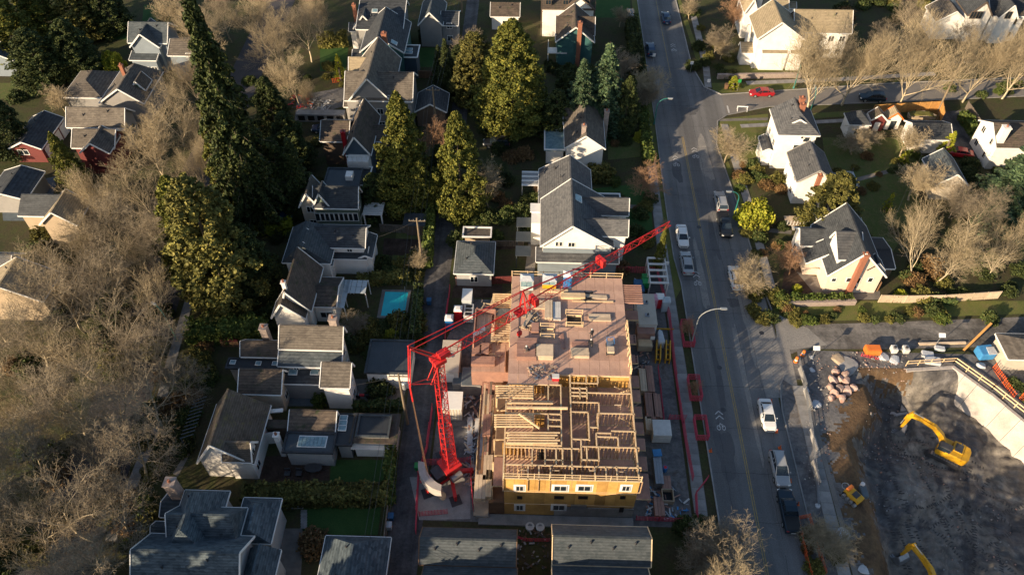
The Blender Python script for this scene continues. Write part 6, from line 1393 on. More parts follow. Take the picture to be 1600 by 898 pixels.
def rock(name, label, loc, r, m_='boulder', seed=0, group=None, sz=.75, cat='boulder'):
    rd = random.Random(seed); bmx = bmesh.new(); bmesh.ops.create_icosphere(bmx, subdivisions=2, radius=1)
    pl = [(Vector((rd.gauss(0, 1), rd.gauss(0, 1), rd.gauss(0, .7))).normalized(), rd.uniform(.5, .82)) for _ in range(14)]
    for v in bmx.verts:
        for n_, d_ in pl:
            q = v.co.dot(n_)
            if q > d_: v.co -= n_ * (q - d_)
        v.co = Vector((v.co.x * r * rd.choice((1, 1.0)), v.co.y * r * .88, v.co.z * r * sz))
    me = bpy.data.meshes.new(name); bmx.to_mesh(me); bmx.free(); me.materials.append(M[m_])
    o_ = mobj(name, me, None, (loc[0], loc[1], loc[2] + r * sz * .45), rd.random() * 3)
    return tag(o_, label, cat, group) if label else o_
bl = [(1303, 585, 'orange stained boulder at the top left of the pile'), (1318, 590, 'small pale boulder at the top right of the pile'), (1299, 598, 'grey boulder second from top at the left of the pile'), (1311, 597, 'whitish boulder with a red vein near the middle top'), (1320, 600, 'pale pink boulder right of the middle top'), (1295, 609, 'red boulder at the left of the third row'), (1310, 612, 'pinkish boulder in the middle of the third row'), (1320, 614, 'broad pale boulder right of centre in the third row'), (1329, 611, 'small flesh coloured boulder at the right edge of the pile'), (1302, 619, 'pale boulder low in the middle of the pile'), (1297, 626, 'grey pink boulder at the bottom left of the pile'), (1313, 626, 'round grey boulder at the bottom of the pile')]
for i, (u, v, lb) in enumerate(bl):
    x, y = P(u, v, -.4); rock('boulder', lb, (x, y, hz(x, y)), .74 + .26 * ((i * 7) % 5) / 5, seed=i + 2, group='boulders piled at the edge of the pit')
def lump(u, v, r, label, m_, name, seed=1, z=None, sz=.35, cat='rubble'):
    x, y = P(u, v, z or 0); rock(name, label, (x, y, (hz(x, y) if PX0 < x < PX1 and PY0 < y < PY1 else 0) - r * sz * .3), r, m_, seed, sz=sz, cat=cat)
lump(1268, 558, .5, 'white bulk bag at the corner beside the lane mouth', 'tarp_white', 'bulk_bag', 3, cat='bag'); lump(1269, 578, .55, 'white bulk bag nearer the pavement, second from the corner', 'tarp_white', 'bulk_bag', 4, cat='bag', sz=.5)
lump(1380, 558, 1.1, 'pinkish white tarpaulined heap beside the grey one', 'tarp_white', 'tarp_heap', 5); lump(1398, 562, 1.2, 'grey white tarpaulined heap above the pit edge', 'tarp_white', 'tarp_heap', 6)
lump(1312, 562, 1.6, 'flat sandy slab of concrete beside the grey rubble patch', 'wall_tan', 'rubble_slab', 7, sz=.15); lump(1324, 572, 2.2, 'broad grey rubble sheet near the boulders', 'concrete', 'rubble_slab', 8, sz=.12)
lump(1260, 608, .6, 'white plastic bag slumped on the kerb strip', 'tarp_white', 'plastic_bag', 9, cat='bag'); lump(1274, 632, .9, 'long crumpled white plastic on the kerb strip', 'tarp_white', 'plastic_sheet', 10, cat='plastic', sz=.3); lump(1350, 890, .9, 'white star shaped plastic sheet at the bottom of the slope', 'tarp_white', 'plastic_sheet', 11, sz=.15, cat='plastic')
lump(1318, 835, 1.3, 'dirty white plastic sheeting tangled beside the pale shrub', 'tarp_white', 'plastic_sheet', 12, sz=.2, cat='plastic'); lump(1278, 790, .5, 'pale board propped at the kerb strip corner', 'tarp_white', 'board', 13, sz=.3, cat='board')
for u, v, lb in ((1243, 565, 'lower'), (1254, 555, 'upper')): T = thing('traffic_barrel', 'orange traffic barrel at the lane mouth, the %s one' % lb, 'barrel', (*P(u, v), 0), 0, 'orange traffic barrels'); MB().lathe(0, 0, [(.3, 0), (.3, .12), (.24, .13), (.2, 1.0), (.12, 1.05)], 10).obj('drum', 'orange', T); MB().lathe(0, 0, [(.235, .4), (.225, .6)], 10).obj('band', 'sign_white', T)
def cone(u, v, lb): T = thing('traffic_cone', lb, 'traffic cone', (*P(u, v), .08), 0, 'traffic cones on the verge'); MB().lathe(0, 0, [(.2, .03), (.13, .04), (.03, .7)], 8).obj('cone', 'fence_orange', T); MB().box(-.2, -.2, 0, .2, .2, .03).obj('base', 'orange', T)
for u, v, lb in ((1213, 675, 'orange cone just below the white car'), (1218, 700, 'orange cone between the white car and the silver one'), (1234, 752, 'orange cone beside the silver wagon'), (1246, 788, 'orange cone beside the dark parked car'), (1110, 705, 'red cone at the left kerb below the tree guards'), (1204, 628, 'small orange cone above the white car')): cone(u, v, lb)
T = thing('storage_bin', 'bright orange steel bin at the back of the excavation', 'bin', (*P(1361, 551), 0)); MB().box(-1.0, -.6, .1, 1.0, .6, 1.1).obj('tub', 'orange', T, bevel=.04); MB().box(-.9, -.5, 1.102, .9, .5, 1.2).obj('lid', 'orange', T)
for s in (-.8, .8): MB().box(s - .1, -.6, 0, s + .1, .6, .095).obj('skid', 'steel_dark', T)
T = thing('pump_unit', 'white twin pump machine at the back of the excavation', 'pump', (*P(1404, 549), 0))
for s in (-.8, .8): MB().box(s - .4, -.5, .1, s + .4, .5, .9).obj('housing', 'white_plastic', T, bevel=.08); MB().lathe(s, 0, [(.2, .9), (.2, 1.1)], 10).obj('filler', 'steel_dark', T)
MB().bar((-.8, 0, .5), (.8, 0, .5), .12).obj('manifold', 'steel', T)
for k, (u, v, w_, d_, lb) in enumerate(((1448, 555, 1.5, .9, 'small white skip cover, upper of two'), (1456, 565, 2.0, 1.2, 'large white sheeted pallet, lower of two'), (1467, 546, 1.3, .7, 'flat pale board under the white site sign'))):
    T = thing('sheeted_pallet', lb, 'pallet', (*P(u, v), 0), -.2); MB().box(-w_ / 2, -d_ / 2, 0, w_ / 2, d_ / 2, .5).obj('load', 'tarp_white', T, bevel=.05)
T = thing('garden_parasol', 'blue and white tarpaulin covered stall beyond the pit corner', 'tarp', (*P(1534, 556), 0), .2); MB().prism([(-1.1, -.8), (1.0, -1.0), (1.2, .8), (-.9, .9)], .2, 1.5).obj('cover', 'tarp_blue', T, bevel=.15); MB().prism([(-.2, -.9), (1.0, -1.0), (1.1, .2), (.1, .3)], 1.502, 1.62).obj('sheet', 'tarp_white', T)
lump(1534, 571, .8, 'white bulk bag in front of the blue covered stall', 'tarp_white', 'bulk_bag', 20, cat='bag', sz=.6)
for k, (a, b, lb) in enumerate((((1505, 548), (1538, 520), 'long yellow beam slanting up beyond the pit corner'), ((1435, 538), (1508, 536), 'row of timber lying along the dirt lane'))):
    T = thing('timber_beam', lb, 'beam', (*P(*a), 0)); p, q = P(*a), P(*b); MB().plank((0, 0, .15 + 0), (q[0] - p[0], q[1] - p[1], .15 + (2.0 if k == 0 else 0)), .3, .25).obj('beam', 'lumber_pale' if k else 'cedar', T)
def site_sign(u, v, lb, h=2.4, w_=.9):
    T = thing('site_sign', lb, 'sign', (*P(u, v), 0)); MB().bar((0, 0, 0), (0, 0, h), .04).obj('post', 'galv', T); MB().rbox(0, -.05, h, w_, .05, .6, rx=-.9).obj('board', 'sign_white', T)
site_sign(1268, 560, 'white square sign on a pole at the lane mouth'); site_sign(1461, 540, 'white square sign on a pole beside the dirt lane'); site_sign(1548, 542, 'white sign on a yellow post near the low shed')
for k, (u, v) in enumerate(((1332, 824), (1328, 829))):
    T = thing('hose_coil', ('upper' if k == 0 else 'lower') + ' loop of grey hose on the slope beside the pale shrub', 'hose', (*P(u, v, -.5), -.35), 0, 'grey hose loops')
    MB().path([(.55 * cos(a), .55 * sin(a), .1) for a in np.linspace(0, 2 * pi, 15)], .06).obj('loop', 'hose', T)
x, y = P(1503, 592, -2); T = thing('pipe_run', 'white pipe leaning inside the corner of the excavation', 'pipe', (x, y, -3)); MB().bar((-.6, .8, 2.2), (1.4, -1.2, -.6), .14).obj('pipe', 'white_plastic', T)
x, y = P(1400, 648, -5); T = thing('spare_bucket', 'grey ripper attachment lying on the pit floor', 'excavator attachment', (x, y, hz(x, y))); MB().rbox(.6, 0, .15, 1.8, .35, .3, rz=.2).obj('shank', 'steel', T); MB().lathe(-.4, -.1, [(.5, 0), (.5, .2), (.25, .2)], 10).obj('jaw', 'steel', T)
x, y = P(1409, 640, -5); T = thing('spare_tooth', 'small grey steel claw beside the ripper attachment', 'excavator attachment', (x, y, hz(x, y))); MB().prism([(-.4, -.4), (.5, -.3), (.1, .8)], 0, .35).obj('claw', 'steel', T)
# kerbside shoring boards and hoarding along the right pavement
mesh_fence(pp((1247, 560), (1262, 640), (1275, 740), (1278, 790)), 'dark panel fence between the right pavement and the excavation', 'steel', h=1.0, dens=.24)
for k, (u, v) in enumerate(((1254, 590), (1262, 625), (1270, 690), (1274, 740))):
    T = thing('concrete_barrier', 'concrete barrier block by the pit fence, number %s from the lane' % ('one two three four'.split()[k]), 'barrier', (*P(u, v), 0), .05, 'barriers along the pit fence')
    MB().side([(-.25, 0), (.25, 0), (.12, .35), (.08, .8), (-.08, .8), (-.12, .35)], -1.5, 1.5).obj('block', 'concrete', T)

# rubble of the excavation
for i, (u0, v0, u1, v1, n_, lb) in enumerate(((1350, 700, 1520, 800, 70, 'pale stones strewn over the middle of the pit floor'), (1340, 600, 1420, 720, 110, 'small stones on the dark slope left of the excavator'), (1480, 780, 1600, 890, 50, 'stones scattered over the spoil heap at the lower right'), (1255, 560, 1300, 760, 120, 'bits of rubble on the kerb side strip of the excavation'), (1300, 550, 1420, 580, 110, 'rubble and scraps along the back edge of the excavation'))):
    r_ = random.Random(40 + i); T = thing('rubble', lb, 'rubble', (*P((u0 + u1) / 2, (v0 + v1) / 2), 0)); o = (T.location.x, T.location.y, 0); ms = [MB(o), MB(o)]
    for k in range(n_):
        x, y = P(r_.uniform(u0, u1), r_.uniform(v0, v1), -4 if i in (0, 1, 2) else 0)
        if not (PX0 < x < PX1 and PY0 < y < PY1): z = 0
        else: z = hz(x, y)
        s_ = r_.uniform(.04, .15) * (1.6 if r_.random() < .1 else 1); ms[k % 2].rbox(x, y, z + s_ * .3, s_ * 1.4, s_, s_ * .8, rz=r_.random() * 3, rx=r_.uniform(-.5, .5), ry=r_.uniform(-.5, .5))
    stuff(ms[0].obj('stones', 'concrete', T)); stuff(ms[1].obj('dark_stones', 'boulder', T))

stack(0, 0, 0, 1.2, 4.2, .5, 'brown boards lying front to back on the left terrace below the lower wing', 'wood_brown', n=4, axis='y', xy=(-3.2, 54.4)).location.z = 3.1
stack(0, 0, 0, 1.0, 3.0, .4, 'grey pink sheets on the left terrace beside the balconies', 'lumber_pink', n=2, axis='y', xy=(-4.6, 50.6)).location.z = 3.1

# cleat marks pressed into the pit floor by the tracked machines
m = MB(); r_ = random.Random(77)
for k, (x, y, a, cv, n_) in enumerate(((47.5, 37, 1.5, .010, 44), (50, 57.5, -1.2, -.006, 46), (60, 50, 2.6, .012, 36), (55, 41, .6, -.012, 36), (49, 44, .2, .02, 34), (58, 33, 2.0, .006, 40), (46.5, 52, -1.6, .004, 44), (64, 42, 2.3, .02, 30), (52, 33, .9, .014, 40))):
    for i in range(n_):
        a += cv + r_.gauss(0, .004); x += cos(a) * .36; y += sin(a) * .36
        for s in (-1.15, 1.15):
            px, py = x - sin(a) * s, y + cos(a) * s
            if wall_side(px, py) > 1.8 and px > 46 - (py < 48) and r_.random() < .85: m.rbox(px, py, hz(px, py) + .012, .15, .52, .03, rz=a)
stuff(m.obj('track_marks', 'rut'))
tag(bpy.data.objects['track_marks'], 'cleat marks of tracked machines pressed into the floor of the excavation', 'track marks')
# ================================================================ VEHICLES
def loft(m, secs):
    n = len(secs[0]); k = len(secs)
    m.add([p for s in secs for p in s], [(j * n + i, j * n + (i + 1) % n, (j + 1) * n + (i + 1) % n, (j + 1) * n + i) for j in range(k - 1) for i in range(n)] + [tuple(range(n)), tuple(range((k - 1) * n, k * n))[::-1]]); return m
def section(y, w, z0, z1, r=.14):
    return [(-w + .06, y, z0), (w - .06, y, z0), (w, y, z0 + .12), (w, y, (z0 + z1) / 2), (w - .04, y, z1 - r * .5), (w - r, y, z1), (-w + r, y, z1), (-w + .04, y, z1 - r * .5), (-w, y, (z0 + z1) / 2), (-w, y, z0 + .12)]
def make_car(kind, paint, label, loc, rz, group=None):
    """car pointing to +Y"""
    T = thing('parked_car', label, 'car' if kind != 'pickup' else 'pickup', loc, rz, group)
    if kind == 'sedan': L, W, S, G = 4.6, .89, [(-2.3, .6, .9), (-2.22, .82, 1.0), (-1.5, .88, 1.03), (0, .89, 1.0), (1.0, .88, .98), (1.9, .84, .86), (2.25, .72, .74), (2.3, .6, .66)], [(-1.75, .70, 1.0), (-1.15, .66, 1.38), (-.2, .64, 1.44), (.4, .64, 1.42), (1.2, .72, .98)]
    elif kind == 'suv': L, W, S, G = 4.7, .93, [(-2.35, .7, 1.0), (-2.3, .9, 1.1), (-1.5, .93, 1.1), (0, .93, 1.08), (1.2, .91, 1.06), (2.05, .87, .96), (2.33, .75, .85), (2.37, .62, .75)], [(-2.22, .78, 1.1), (-1.95, .72, 1.64), (-1.0, .70, 1.72), (.2, .70, 1.68), (1.15, .77, 1.08)]
    else: L, W, S, G = 5.4, .96, [(-2.7, .8, .95), (-2.68, .93, 1.1), (-1.5, .95, 1.12), (0, .96, 1.14), (1.3, .95, 1.12), (2.4, .9, 1.04), (2.68, .78, .9), (2.72, .66, .8)], [(-.75, .80, 1.12), (-.55, .73, 1.74), (.1, .72, 1.8), (.8, .73, 1.74), (1.45, .80, 1.12)]
    z0 = .28 if kind == 'sedan' else .38
    body = loft(MB(), [section(y, w, z0, z) for y, w, z in S]).obj('body', 'paint_' + paint, T, smooth=False, bevel=.03)
    # greenhouse: glass band with pillars, painted roof above
    gl = [[(-w, y, 1.0 if kind == 'sedan' else 1.08), (w, y, 1.0 if kind == 'sedan' else 1.08), (w - .02 if z > 1.2 else w, y, z), (-w + .02 if z > 1.2 else -w, y, z)] for y, w, z in G]
    base = 0.95 if kind == 'sedan' else 1.06
    def quadm(nm, pts, m_='glass'): return MB().add(pts, [(0, 1, 2, 3)] if len(pts) == 4 else [(0, 1, 2)]).obj(nm, m_, T)
    secs = []
    for y, w, z in G: secs.append([(-w - .05, y, base), (w + .05, y, base), (w - .06, y, max(z, base + .02)), (-w + .06, y, max(z, base + .02))])
    loft(MB(), secs).obj('cabin', 'glass', T)
    g = G
    MB().add([(-g[1][1] + .05, g[1][0], g[1][2] + .015), (g[1][1] - .05, g[1][0], g[1][2] + .015), (g[2][1] - .05, g[2][0], g[2][2] + .02), (-g[2][1] + .05, g[2][0], g[2][2] + .02), (g[3][1] - .05, g[3][0], g[3][2] + .015), (-g[3][1] + .05, g[3][0], g[3][2] + .015),
              (-g[1][1] + .02, g[1][0], g[1][2] - .03), (g[1][1] - .02, g[1][0], g[1][2] - .03), (g[2][1] - .02, g[2][0], g[2][2] - .03), (-g[2][1] + .02, g[2][0], g[2][2] - .03), (g[3][1] - .02, g[3][0], g[3][2] - .03), (-g[3][1] + .02, g[3][0], g[3][2] - .03)],
             [(0, 1, 2, 3), (3, 2, 4, 5), (0, 6, 7, 1), (1, 7, 8, 2), (2, 8, 10, 4), (4, 10, 11, 5), (5, 11, 9, 3), (3, 9, 6, 0)]).obj('roof', 'paint_' + paint, T)
    m = MB()
    for s in (-1, 1):
        for a, b in ((0, 1), (4, 3)): m.bar((s * (g[a][1] + .03), g[a][0], base + .02), (s * (g[b][1] - .05), g[b][0], g[b][2]), .045)
        ym = (g[2][0] + g[3][0]) / 2; m.bar((s * (g[2][1] + .08), ym, base), (s * (g[2][1] - .04), ym, g[2][2]), .04)
        m.bar((s * (g[2][1] + .1), -.95, base), (s * (g[2][1] - .05), -.95, g[2][2] - .04), .045)
    m.obj('pillars', 'paint_' + paint, T)
    for s, nm in ((-1, 'mirror'), (1, 'mirror')): MB().rbox(s * (W + .09), .75, base + .05, .18, .12, .12).obj(nm, 'paint_' + paint, T)
    for s in (-1, 1):
        for y in (-L * .29, L * .30):
            R = .33 if kind == 'sedan' else .38; wh = MB().bar((s * (W - .2), y, R), (s * (W + .012), y, R), R, n=14).obj('wheel', 'rubber', T); MB().bar((s * (W - .1), y, R), (s * (W + .03), y, R), R * .6, n=10).obj('rim', 'galv', wh)
        MB().rbox(s * (W - .25), L / 2 - .06, .68 if kind == 'sedan' else .82, .34, .12, .16, rz=-s * .3).obj('headlight', 'lamp_clear', T); MB().rbox(s * (W - .22), -L / 2 + .04, .82 if kind == 'sedan' else 1.0, .3, .1, .18).obj('tail_light', 'lamp_red', T)
    MB().box(-.25, -L / 2 - .02, .5, .25, -L / 2 + .03, .62).obj('number_plate', 'sign_white', T)
    MB().box(-.5, L / 2 - .05, .45, .5, L / 2 + .01, .6).obj('grille', 'black', T)
    if kind == 'pickup': MB().box(-.8, -2.55, 1.125, .8, -.85, 1.16).obj('bed_cover', 'black', T)
    if kind == 'suv': MB().bar((-.6, -1.7, 1.78), (-.6, .1, 1.78), .03).bar((.6, -1.7, 1.78), (.6, .1, 1.78), .03).obj('roof_rail', 'steel_dark', T)
    return T
N_, S_ = 0, pi
make_car('sedan', 'blue', 'dark blue car driving away at the top of the main road', (*P(1040, 32), .02), N_)
make_car('suv', 'blue', 'blue hatchback parked at the left kerb near the top of the road', (*P(1016, 82), .02), N_)
make_car('suv', 'silver', 'silver wagon parked at the right kerb above the black pickup', (*P(1125, 320), .02), N_)
make_car('pickup', 'black', 'black pickup parked at the right kerb under the lamp, below the silver wagon', (*P(1131, 356), .02), S_)
make_car('sedan', 'white', 'white saloon with a dark windscreen at the left kerb, upper of the pair', (*P(1065, 373), .02), S_)
make_car('sedan', 'silver', 'silver saloon at the left kerb, lower of the pair', (*P(1072, 415), .02), N_)
make_car('sedan', 'white', 'white car half hidden by bare branches at the right kerb', (*P(1148, 438), .02), N_)
make_car('sedan', 'white', 'white car with black markings on its roof, beside the right kerb', (*P(1197, 652), .02), S_)
make_car('suv', 'silver', 'silver wagon parked nose to tail with the dark car at the lower right kerb', (*P(1216, 736), .02), S_)
make_car('pickup', 'navy', 'dark blue pickup nearest the camera at the lower right kerb', (*P(1230, 802), .02), N_)
make_car('sedan', 'red', 'bright red car on the side street corner', (*P(1189, 149), .02), pi / 2 + .05)
make_car('suv', 'navy', 'dark car under the big bare tree on the side street', (*P(1361, 157), .02), pi / 2 - .05)
T = make_car('sedan', 'red', 'red car parked beside the dark roofed white garage', (*P(1496, 243), .02), 1.35)
make_car('suv', 'black', 'black car in the shade under the conifers by the lane', (*P(776, 228), 0), pi / 2)
make_car('sedan', 'blue', 'dark car tucked below the terrace of the messy garden', (*P(508, 205), 0), pi / 2)
T = thing('boat', 'tan covered boat on a trailer beside the cedar fence', 'boat', (*P(1437, 188), 0), -.05)
loft(MB(), [[(x, -w, z), (x, w, z), (x, w * .6, .5), (x, -w * .6, .5)] for x, w, z in ((-2.4, .6, 1.2), (-1.5, .9, 1.3), (.5, .95, 1.5), (1.8, .6, 1.35), (2.6, .08, 1.25))]).obj('hull', 'wall_tan', T); MB().side([(-2.3, 1.2), (2.4, 1.2), (1.2, 1.6), (-1.6, 1.6)], -.6, .6).obj('cover', 'leaf_olive', T)
MB().bar((-.5, -.9, .35), (-.5, .9, .35), .3, n=10).obj('axle', 'rubber', T)
# roof markings on the white car
# ---------------------------------------------------------------- excavators
def box_arm(m, pts, w_):
    """tapered box section following a bent centre line in the local yz plane: pts (y, z, depth)"""
    secs = []
    for i, (y, z, d) in enumerate(pts):
        a = pts[max(0, i - 1)]; b = pts[min(len(pts) - 1, i + 1)]; t = Vector((b[0] - a[0], b[1] - a[1])).normalized(); n = Vector((-t.y, t.x))
        secs.append([(-w_, y + n.x * d / 2, z + n.y * d / 2), (w_, y + n.x * d / 2, z + n.y * d / 2), (w_, y - n.x * d / 2, z - n.y * d / 2), (-w_, y - n.x * d / 2, z - n.y * d / 2)])
    return loft(m, secs)
def excavator(loc, track_rz, upper_rz, label, s=1.0, boom=None, bucket_open=True):
    T = thing('excavator', label, 'excavator', loc, track_rz); T.scale = (s, s, s)
    for x in (-1.15, 1.15):
        pts = [(-1.9, .1), (1.9, .1), (2.25, .45), (1.9, .82), (-1.9, .82), (-2.25, .45)]
        m = MB(); n = 6; m.add([(x - .3, y, z) for y, z in pts] + [(x + .3, y, z) for y, z in pts], [tuple(range(n)), tuple(range(n, 2 * n))[::-1]] + [(i, n + i, n + (i + 1) % n, (i + 1) % n) for i in range(n)])
        tk = m.obj('track', 'steel_dark', T); pd = MB().box(-.33, -.13, 0, .33, .13, .05).mesh('track_shoe', 'steel')
        for k in range(11): mobj('track_shoe', pd, tk, (x, -1.75 + k * .32, .825))
    MB().box(-.85, -.9, .4, .85, .9, .95).obj('undercarriage', 'steel_dark', T); MB().lathe(0, 0, [(.7, .95), (.7, 1.12)], 14).obj('turntable', 'steel_dark', T)
    U = mobj('upper_body', MB().box(-1.3, -2.2, 1.13, 1.3, 1.2, 1.3).mesh('upper_body', 'machine_yellow'), T, rz=upper_rz)
    def up(m, n, mt, bv=0): return m.obj(n, mt, U, bevel=bv)
    up(MB().side([(-1.32, 1.3), (-.5, 1.3), (-.5, 2.25), (-1.25, 2.2)], -1.7, .3), 'engine_cover', 'machine_yellow', .06)
    up(MB().box(-.48, -1.7, 1.3, 1.25, -.35, 2.35), 'engine_cover', 'machine_yellow', .08)
    up(MB().prism([(-1.35, -1.7), (-1.2, -2.35), (-.7, -2.6), (.7, -2.6), (1.2, -2.35), (1.35, -1.7)], 1.15, 2.2), 'counterweight', 'machine_yellow', .08)
    up(MB().box(.45, -.3, 1.3, 1.3, .9, 1.95), 'tool_box', 'machine_yellow', .05)
    up(MB().box(-.4, -1.5, 2.352, .9, -.6, 2.42), 'grille', 'steel_dark'); up(MB().lathe(.9, -1.2, [(.08, 2.35), (.08, 2.8)], 8), 'exhaust', 'steel_dark')
    up(MB().box(-1.28, -.2, 1.3, -.35, 1.35, 2.05), 'cab_base', 'machine_yellow'); up(MB().box(-1.24, -.15, 2.05, -.4, 1.3, 2.85), 'cab_glass', 'glass'); up(MB().box(-1.3, -.25, 2.852, -.33, 1.25, 2.97), 'cab_roof', 'steel_dark', .04)
    for a, b in ((-1.27, -.2), (-.39, -.2), (-1.27, 1.3), (-.39, 1.3)): up(MB().box(a, b, 2.05, a + .06, b + .06, 2.85), 'cab_post', 'steel_dark')
    B = boom or [(.5, 1.7, .5), (1.6, 3.2, .72), (2.8, 4.1, .7), (4.6, 4.4, .5), (5.9, 4.2, .35)]
    o_ = mobj('boom', box_arm(MB(), B, .26).mesh('boom', 'machine_yellow'), U); o_.location = (.25, 0, 0)
    y1, z1 = B[-1][0], B[-1][1]; y2, z2 = y1 + .15, z1 - 2.9
    o_ = mobj('stick', box_arm(MB(), [(y1 - .15, z1 + .75, .3), (y1, z1, .55), (y2 - .1, z1 - 1.6, .4), (y2, z2, .3)], .2).mesh('stick', 'machine_yellow'), U); o_.location = (.25, 0, 0)
    for a, b in (((.9, 1.5), (B[2][0] - .3, B[2][1] - .2)), ((B[2][0] + .2, B[2][1] + .5), (y1 - .1, z1 + .75)), ((y1 + .3, z1 - .1), (y2 + .3, z2 + .5))):
        q = Vector((.25, *a)); w__ = Vector((.25, *b)); o_ = mobj('hydraulic_ram', MB().bar(q, (q + w__) / 2, .12, n=8).mesh('hydraulic_ram', 'machine_yellow'), U); mobj('rod', MB().bar((q + w__) / 2, w__, .06, n=8).mesh('rod', 'galv'), U)
    m = MB(); w_ = .75; prof = [(y2 - .1, z2 + .2), (y2 - .6, z2 - .2), (y2 - .8, z2 - .9), (y2 - .3, z2 - 1.3), (y2 + .5, z2 - 1.2)]
    for (a, b), (c, d) in zip(prof, prof[1:]): m.add([(.25 - w_, a, b), (.25 + w_, a, b), (.25 + w_, c, d), (.25 - w_, c, d)], [(0, 1, 2, 3)])
    for sx in (-w_, w_): m.add([(.25 + sx, a, b) for a, b in prof], [tuple(range(5))])
    for k in range(5): m.rbox(.25 - w_ + .1 + k * .32, y2 + .62, z2 - 1.2, .12, .3, .1)
    bk = m.obj('bucket', 'steel', U); sol = bk.modifiers.new('thick', 'SOLIDIFY'); sol.thickness = .06
    return T
x, y = P(1476, 707, -4.5); zz = hz(x, y)
aim = Vector((*P(1421, 672, -3.5), 0)) - Vector((x, y, 0)); ua = atan2(-aim.x, aim.y)
excavator((x, y, zz + .02), 1.0, ua - 1.0, 'yellow excavator in the middle of the pit with its arm folded down', .98)
x, y = P(1462, 938, -4.5); aim = Vector((*P(1428, 885, -3.5), 0)) - Vector((x, y, 0)); ua = atan2(-aim.x, aim.y)
excavator((x, y, hz(x, y) + .02), .2, ua - .2, 'yellow excavator at the bottom edge of the photo, only its arm showing', .95)
# trench roller / pump
x, y = P(1328, 780, -.6); T = thing('compact_machine', 'small orange yellow engine driven machine with a hoop rail on the slope', 'machine', (x, y, hz(x, y) - .05), .62)
MB().box(-.55, -1.1, .35, .6, 1.0, 1.0).obj('body', 'machine_yellow', T, bevel=.08); MB().box(-.35, -.6, 1.002, .45, .1, 1.1).obj('panel', 'steel_dark', T); MB().box(-.4, .5, 1.0, .5, .95, 1.35).obj('hood', 'orange', T, bevel=.06)
MB().path([(-.4 + .45 * cos(a) + .4, 1.2 + .45 * sin(a), .9) for a in np.linspace(0, 2 * pi, 13)], .045).obj('hoop', 'galv', T)
for k in range(4): MB().bar((-.95, -.9 + k * .5, .3), (-.6, -.9 + k * .5, .3), .24, n=10).obj('cylinder', 'steel', T)
for b in (-.7, .7): MB().bar((-.6, b, .32), (.65, b, .32), .32, n=12).obj('wheel', 'rubber', T)
T = thing('pump_cart', 'grey blue pump cart beside the small orange yellow machine', 'pump', (*P(1344, 775, -.8), hz(*P(1344, 775, -.8)))); MB().box(-.4, -.8, .2, .4, .7, .9).obj('body', 'patio_blue', T, bevel=.1); MB().lathe(0, .8, [(.25, .4), (.25, 1.1)], 10).obj('tank', 'tarp_white', T)

# ================================================================ STREET FURNITURE
def lamp(u, v, h, ang, reach, label, m_='pole_green'):
    T = thing('street_lamp', label, 'street lamp', (*P(u, v), 0)); d = Vector((cos(ang), sin(ang), 0))
    MB().lathe(0, 0, [(.22, 0), (.16, .3), (.11, .5), (.09, h * .7)], 10).obj('pole', m_, T)
    pts = [Vector((0, 0, h * .7)) + d * reach * (1 - cos(t)) * 1.0 + Vector((0, 0, h * .3 * sin(t))) for t in np.linspace(0, pi / 2, 7)]
    m = MB()
    for a, b in zip(pts, pts[1:]): m.bar(a, b, .065, n=8)
    m.obj('arm', m_ if m_ != 'pole_green' else 'pole_green', T); e = pts[-1] + d * .35
    hd = MB().rbox(e.x, e.y, e.z, .9, .36, .16, rz=ang).obj('lamp_head', 'galv', T, bevel=.05); MB().rbox(e.x, e.y, e.z - .1, .6, .26, .05, rz=ang).obj('lens', 'lamp_clear', hd)
lamp(1079, 541, 8.2, 0, 2.6, 'pale green street lamp curving over the road beside the tree guard', 'galv'); lamp(1022, 194, 5.6, 0, 1.8, 'green street lamp on the left pavement near the junction')
lamp(1147, 336, 5.0, pi, 1.5, 'green street lamp beside the round yellow shrub'); lamp(277, 531, 7.0, 2.6, 1.0, 'slender green street lamp among the bare trees on the left street')
lamp(1240, 138, 7.5, -pi / 2, 1.6, 'slim street lamp on the verge near the red car'); lamp(1262, 186, 6, pi / 2, 1.2, 'slim street lamp beside the tall white house')
def pole(u, v, h, label, arms=1, box=False):
    T = thing('utility_pole', label, 'utility pole', (*P(u, v), 0)); MB().lathe(0, 0, [(.2, 0), (.17, h * .5), (.12, h)], 10).obj('pole', 'pole_wood', T)
    for i in range(arms): a = MB().box(-1.2, -.06, h - .6 - i * 1.1, 1.2, .06, h - .48 - i * 1.1).obj('cross_arm', 'pole_wood', T); [MB().lathe(x, 0, [(.05, h - .48 - i * 1.1), (.06, h - .3 - i * 1.1)], 6).obj('insulator', 'galv', a) for x in (-1.1, -.5, .5, 1.1)]
    if box: MB().lathe(.45, 0, [(.28, h - 3), (.3, h - 2.9), (.3, h - 1.9), (.2, h - 1.8)], 12).obj('transformer', 'galv', T)
    return Vector((*P(u, v), h))
p1 = pole(637, 662, 11, 'tall wooden pole with a grey transformer beside the alley, left of the crane', 1, True); p2 = pole(661, 420, 10.5, 'wooden pole on the hedge line left of the alley, behind the pool', 1)
p3 = pole(1466, 172, 10.5, 'wooden pole at the end of the cedar fence on the side street', 1); p4 = pole(722, 20, 10, 'wooden pole beside the far end of the alley', 2); p5 = pole(683, 215, 10.5, 'wooden pole between the golden cedars by the lane', 1); p0 = pole(590, 1010, 11, 'wooden pole by the alley below the frame', 1)
def wire(a, b, label, sag=.8, off=0, name='overhead_wire'):
    T = thing(name, label, 'cable', tuple(a), 0, 'overhead wires'); n = 10; pts = [(b - a) * (i / n) + Vector((off, 0, -sag * 4 * (i / n) * (1 - i / n))) for i in range(n + 1)]; MB().path(pts, .016, 3).obj('strand', 'steel_dark', T)
up_ = Vector((0, 0, -.4))
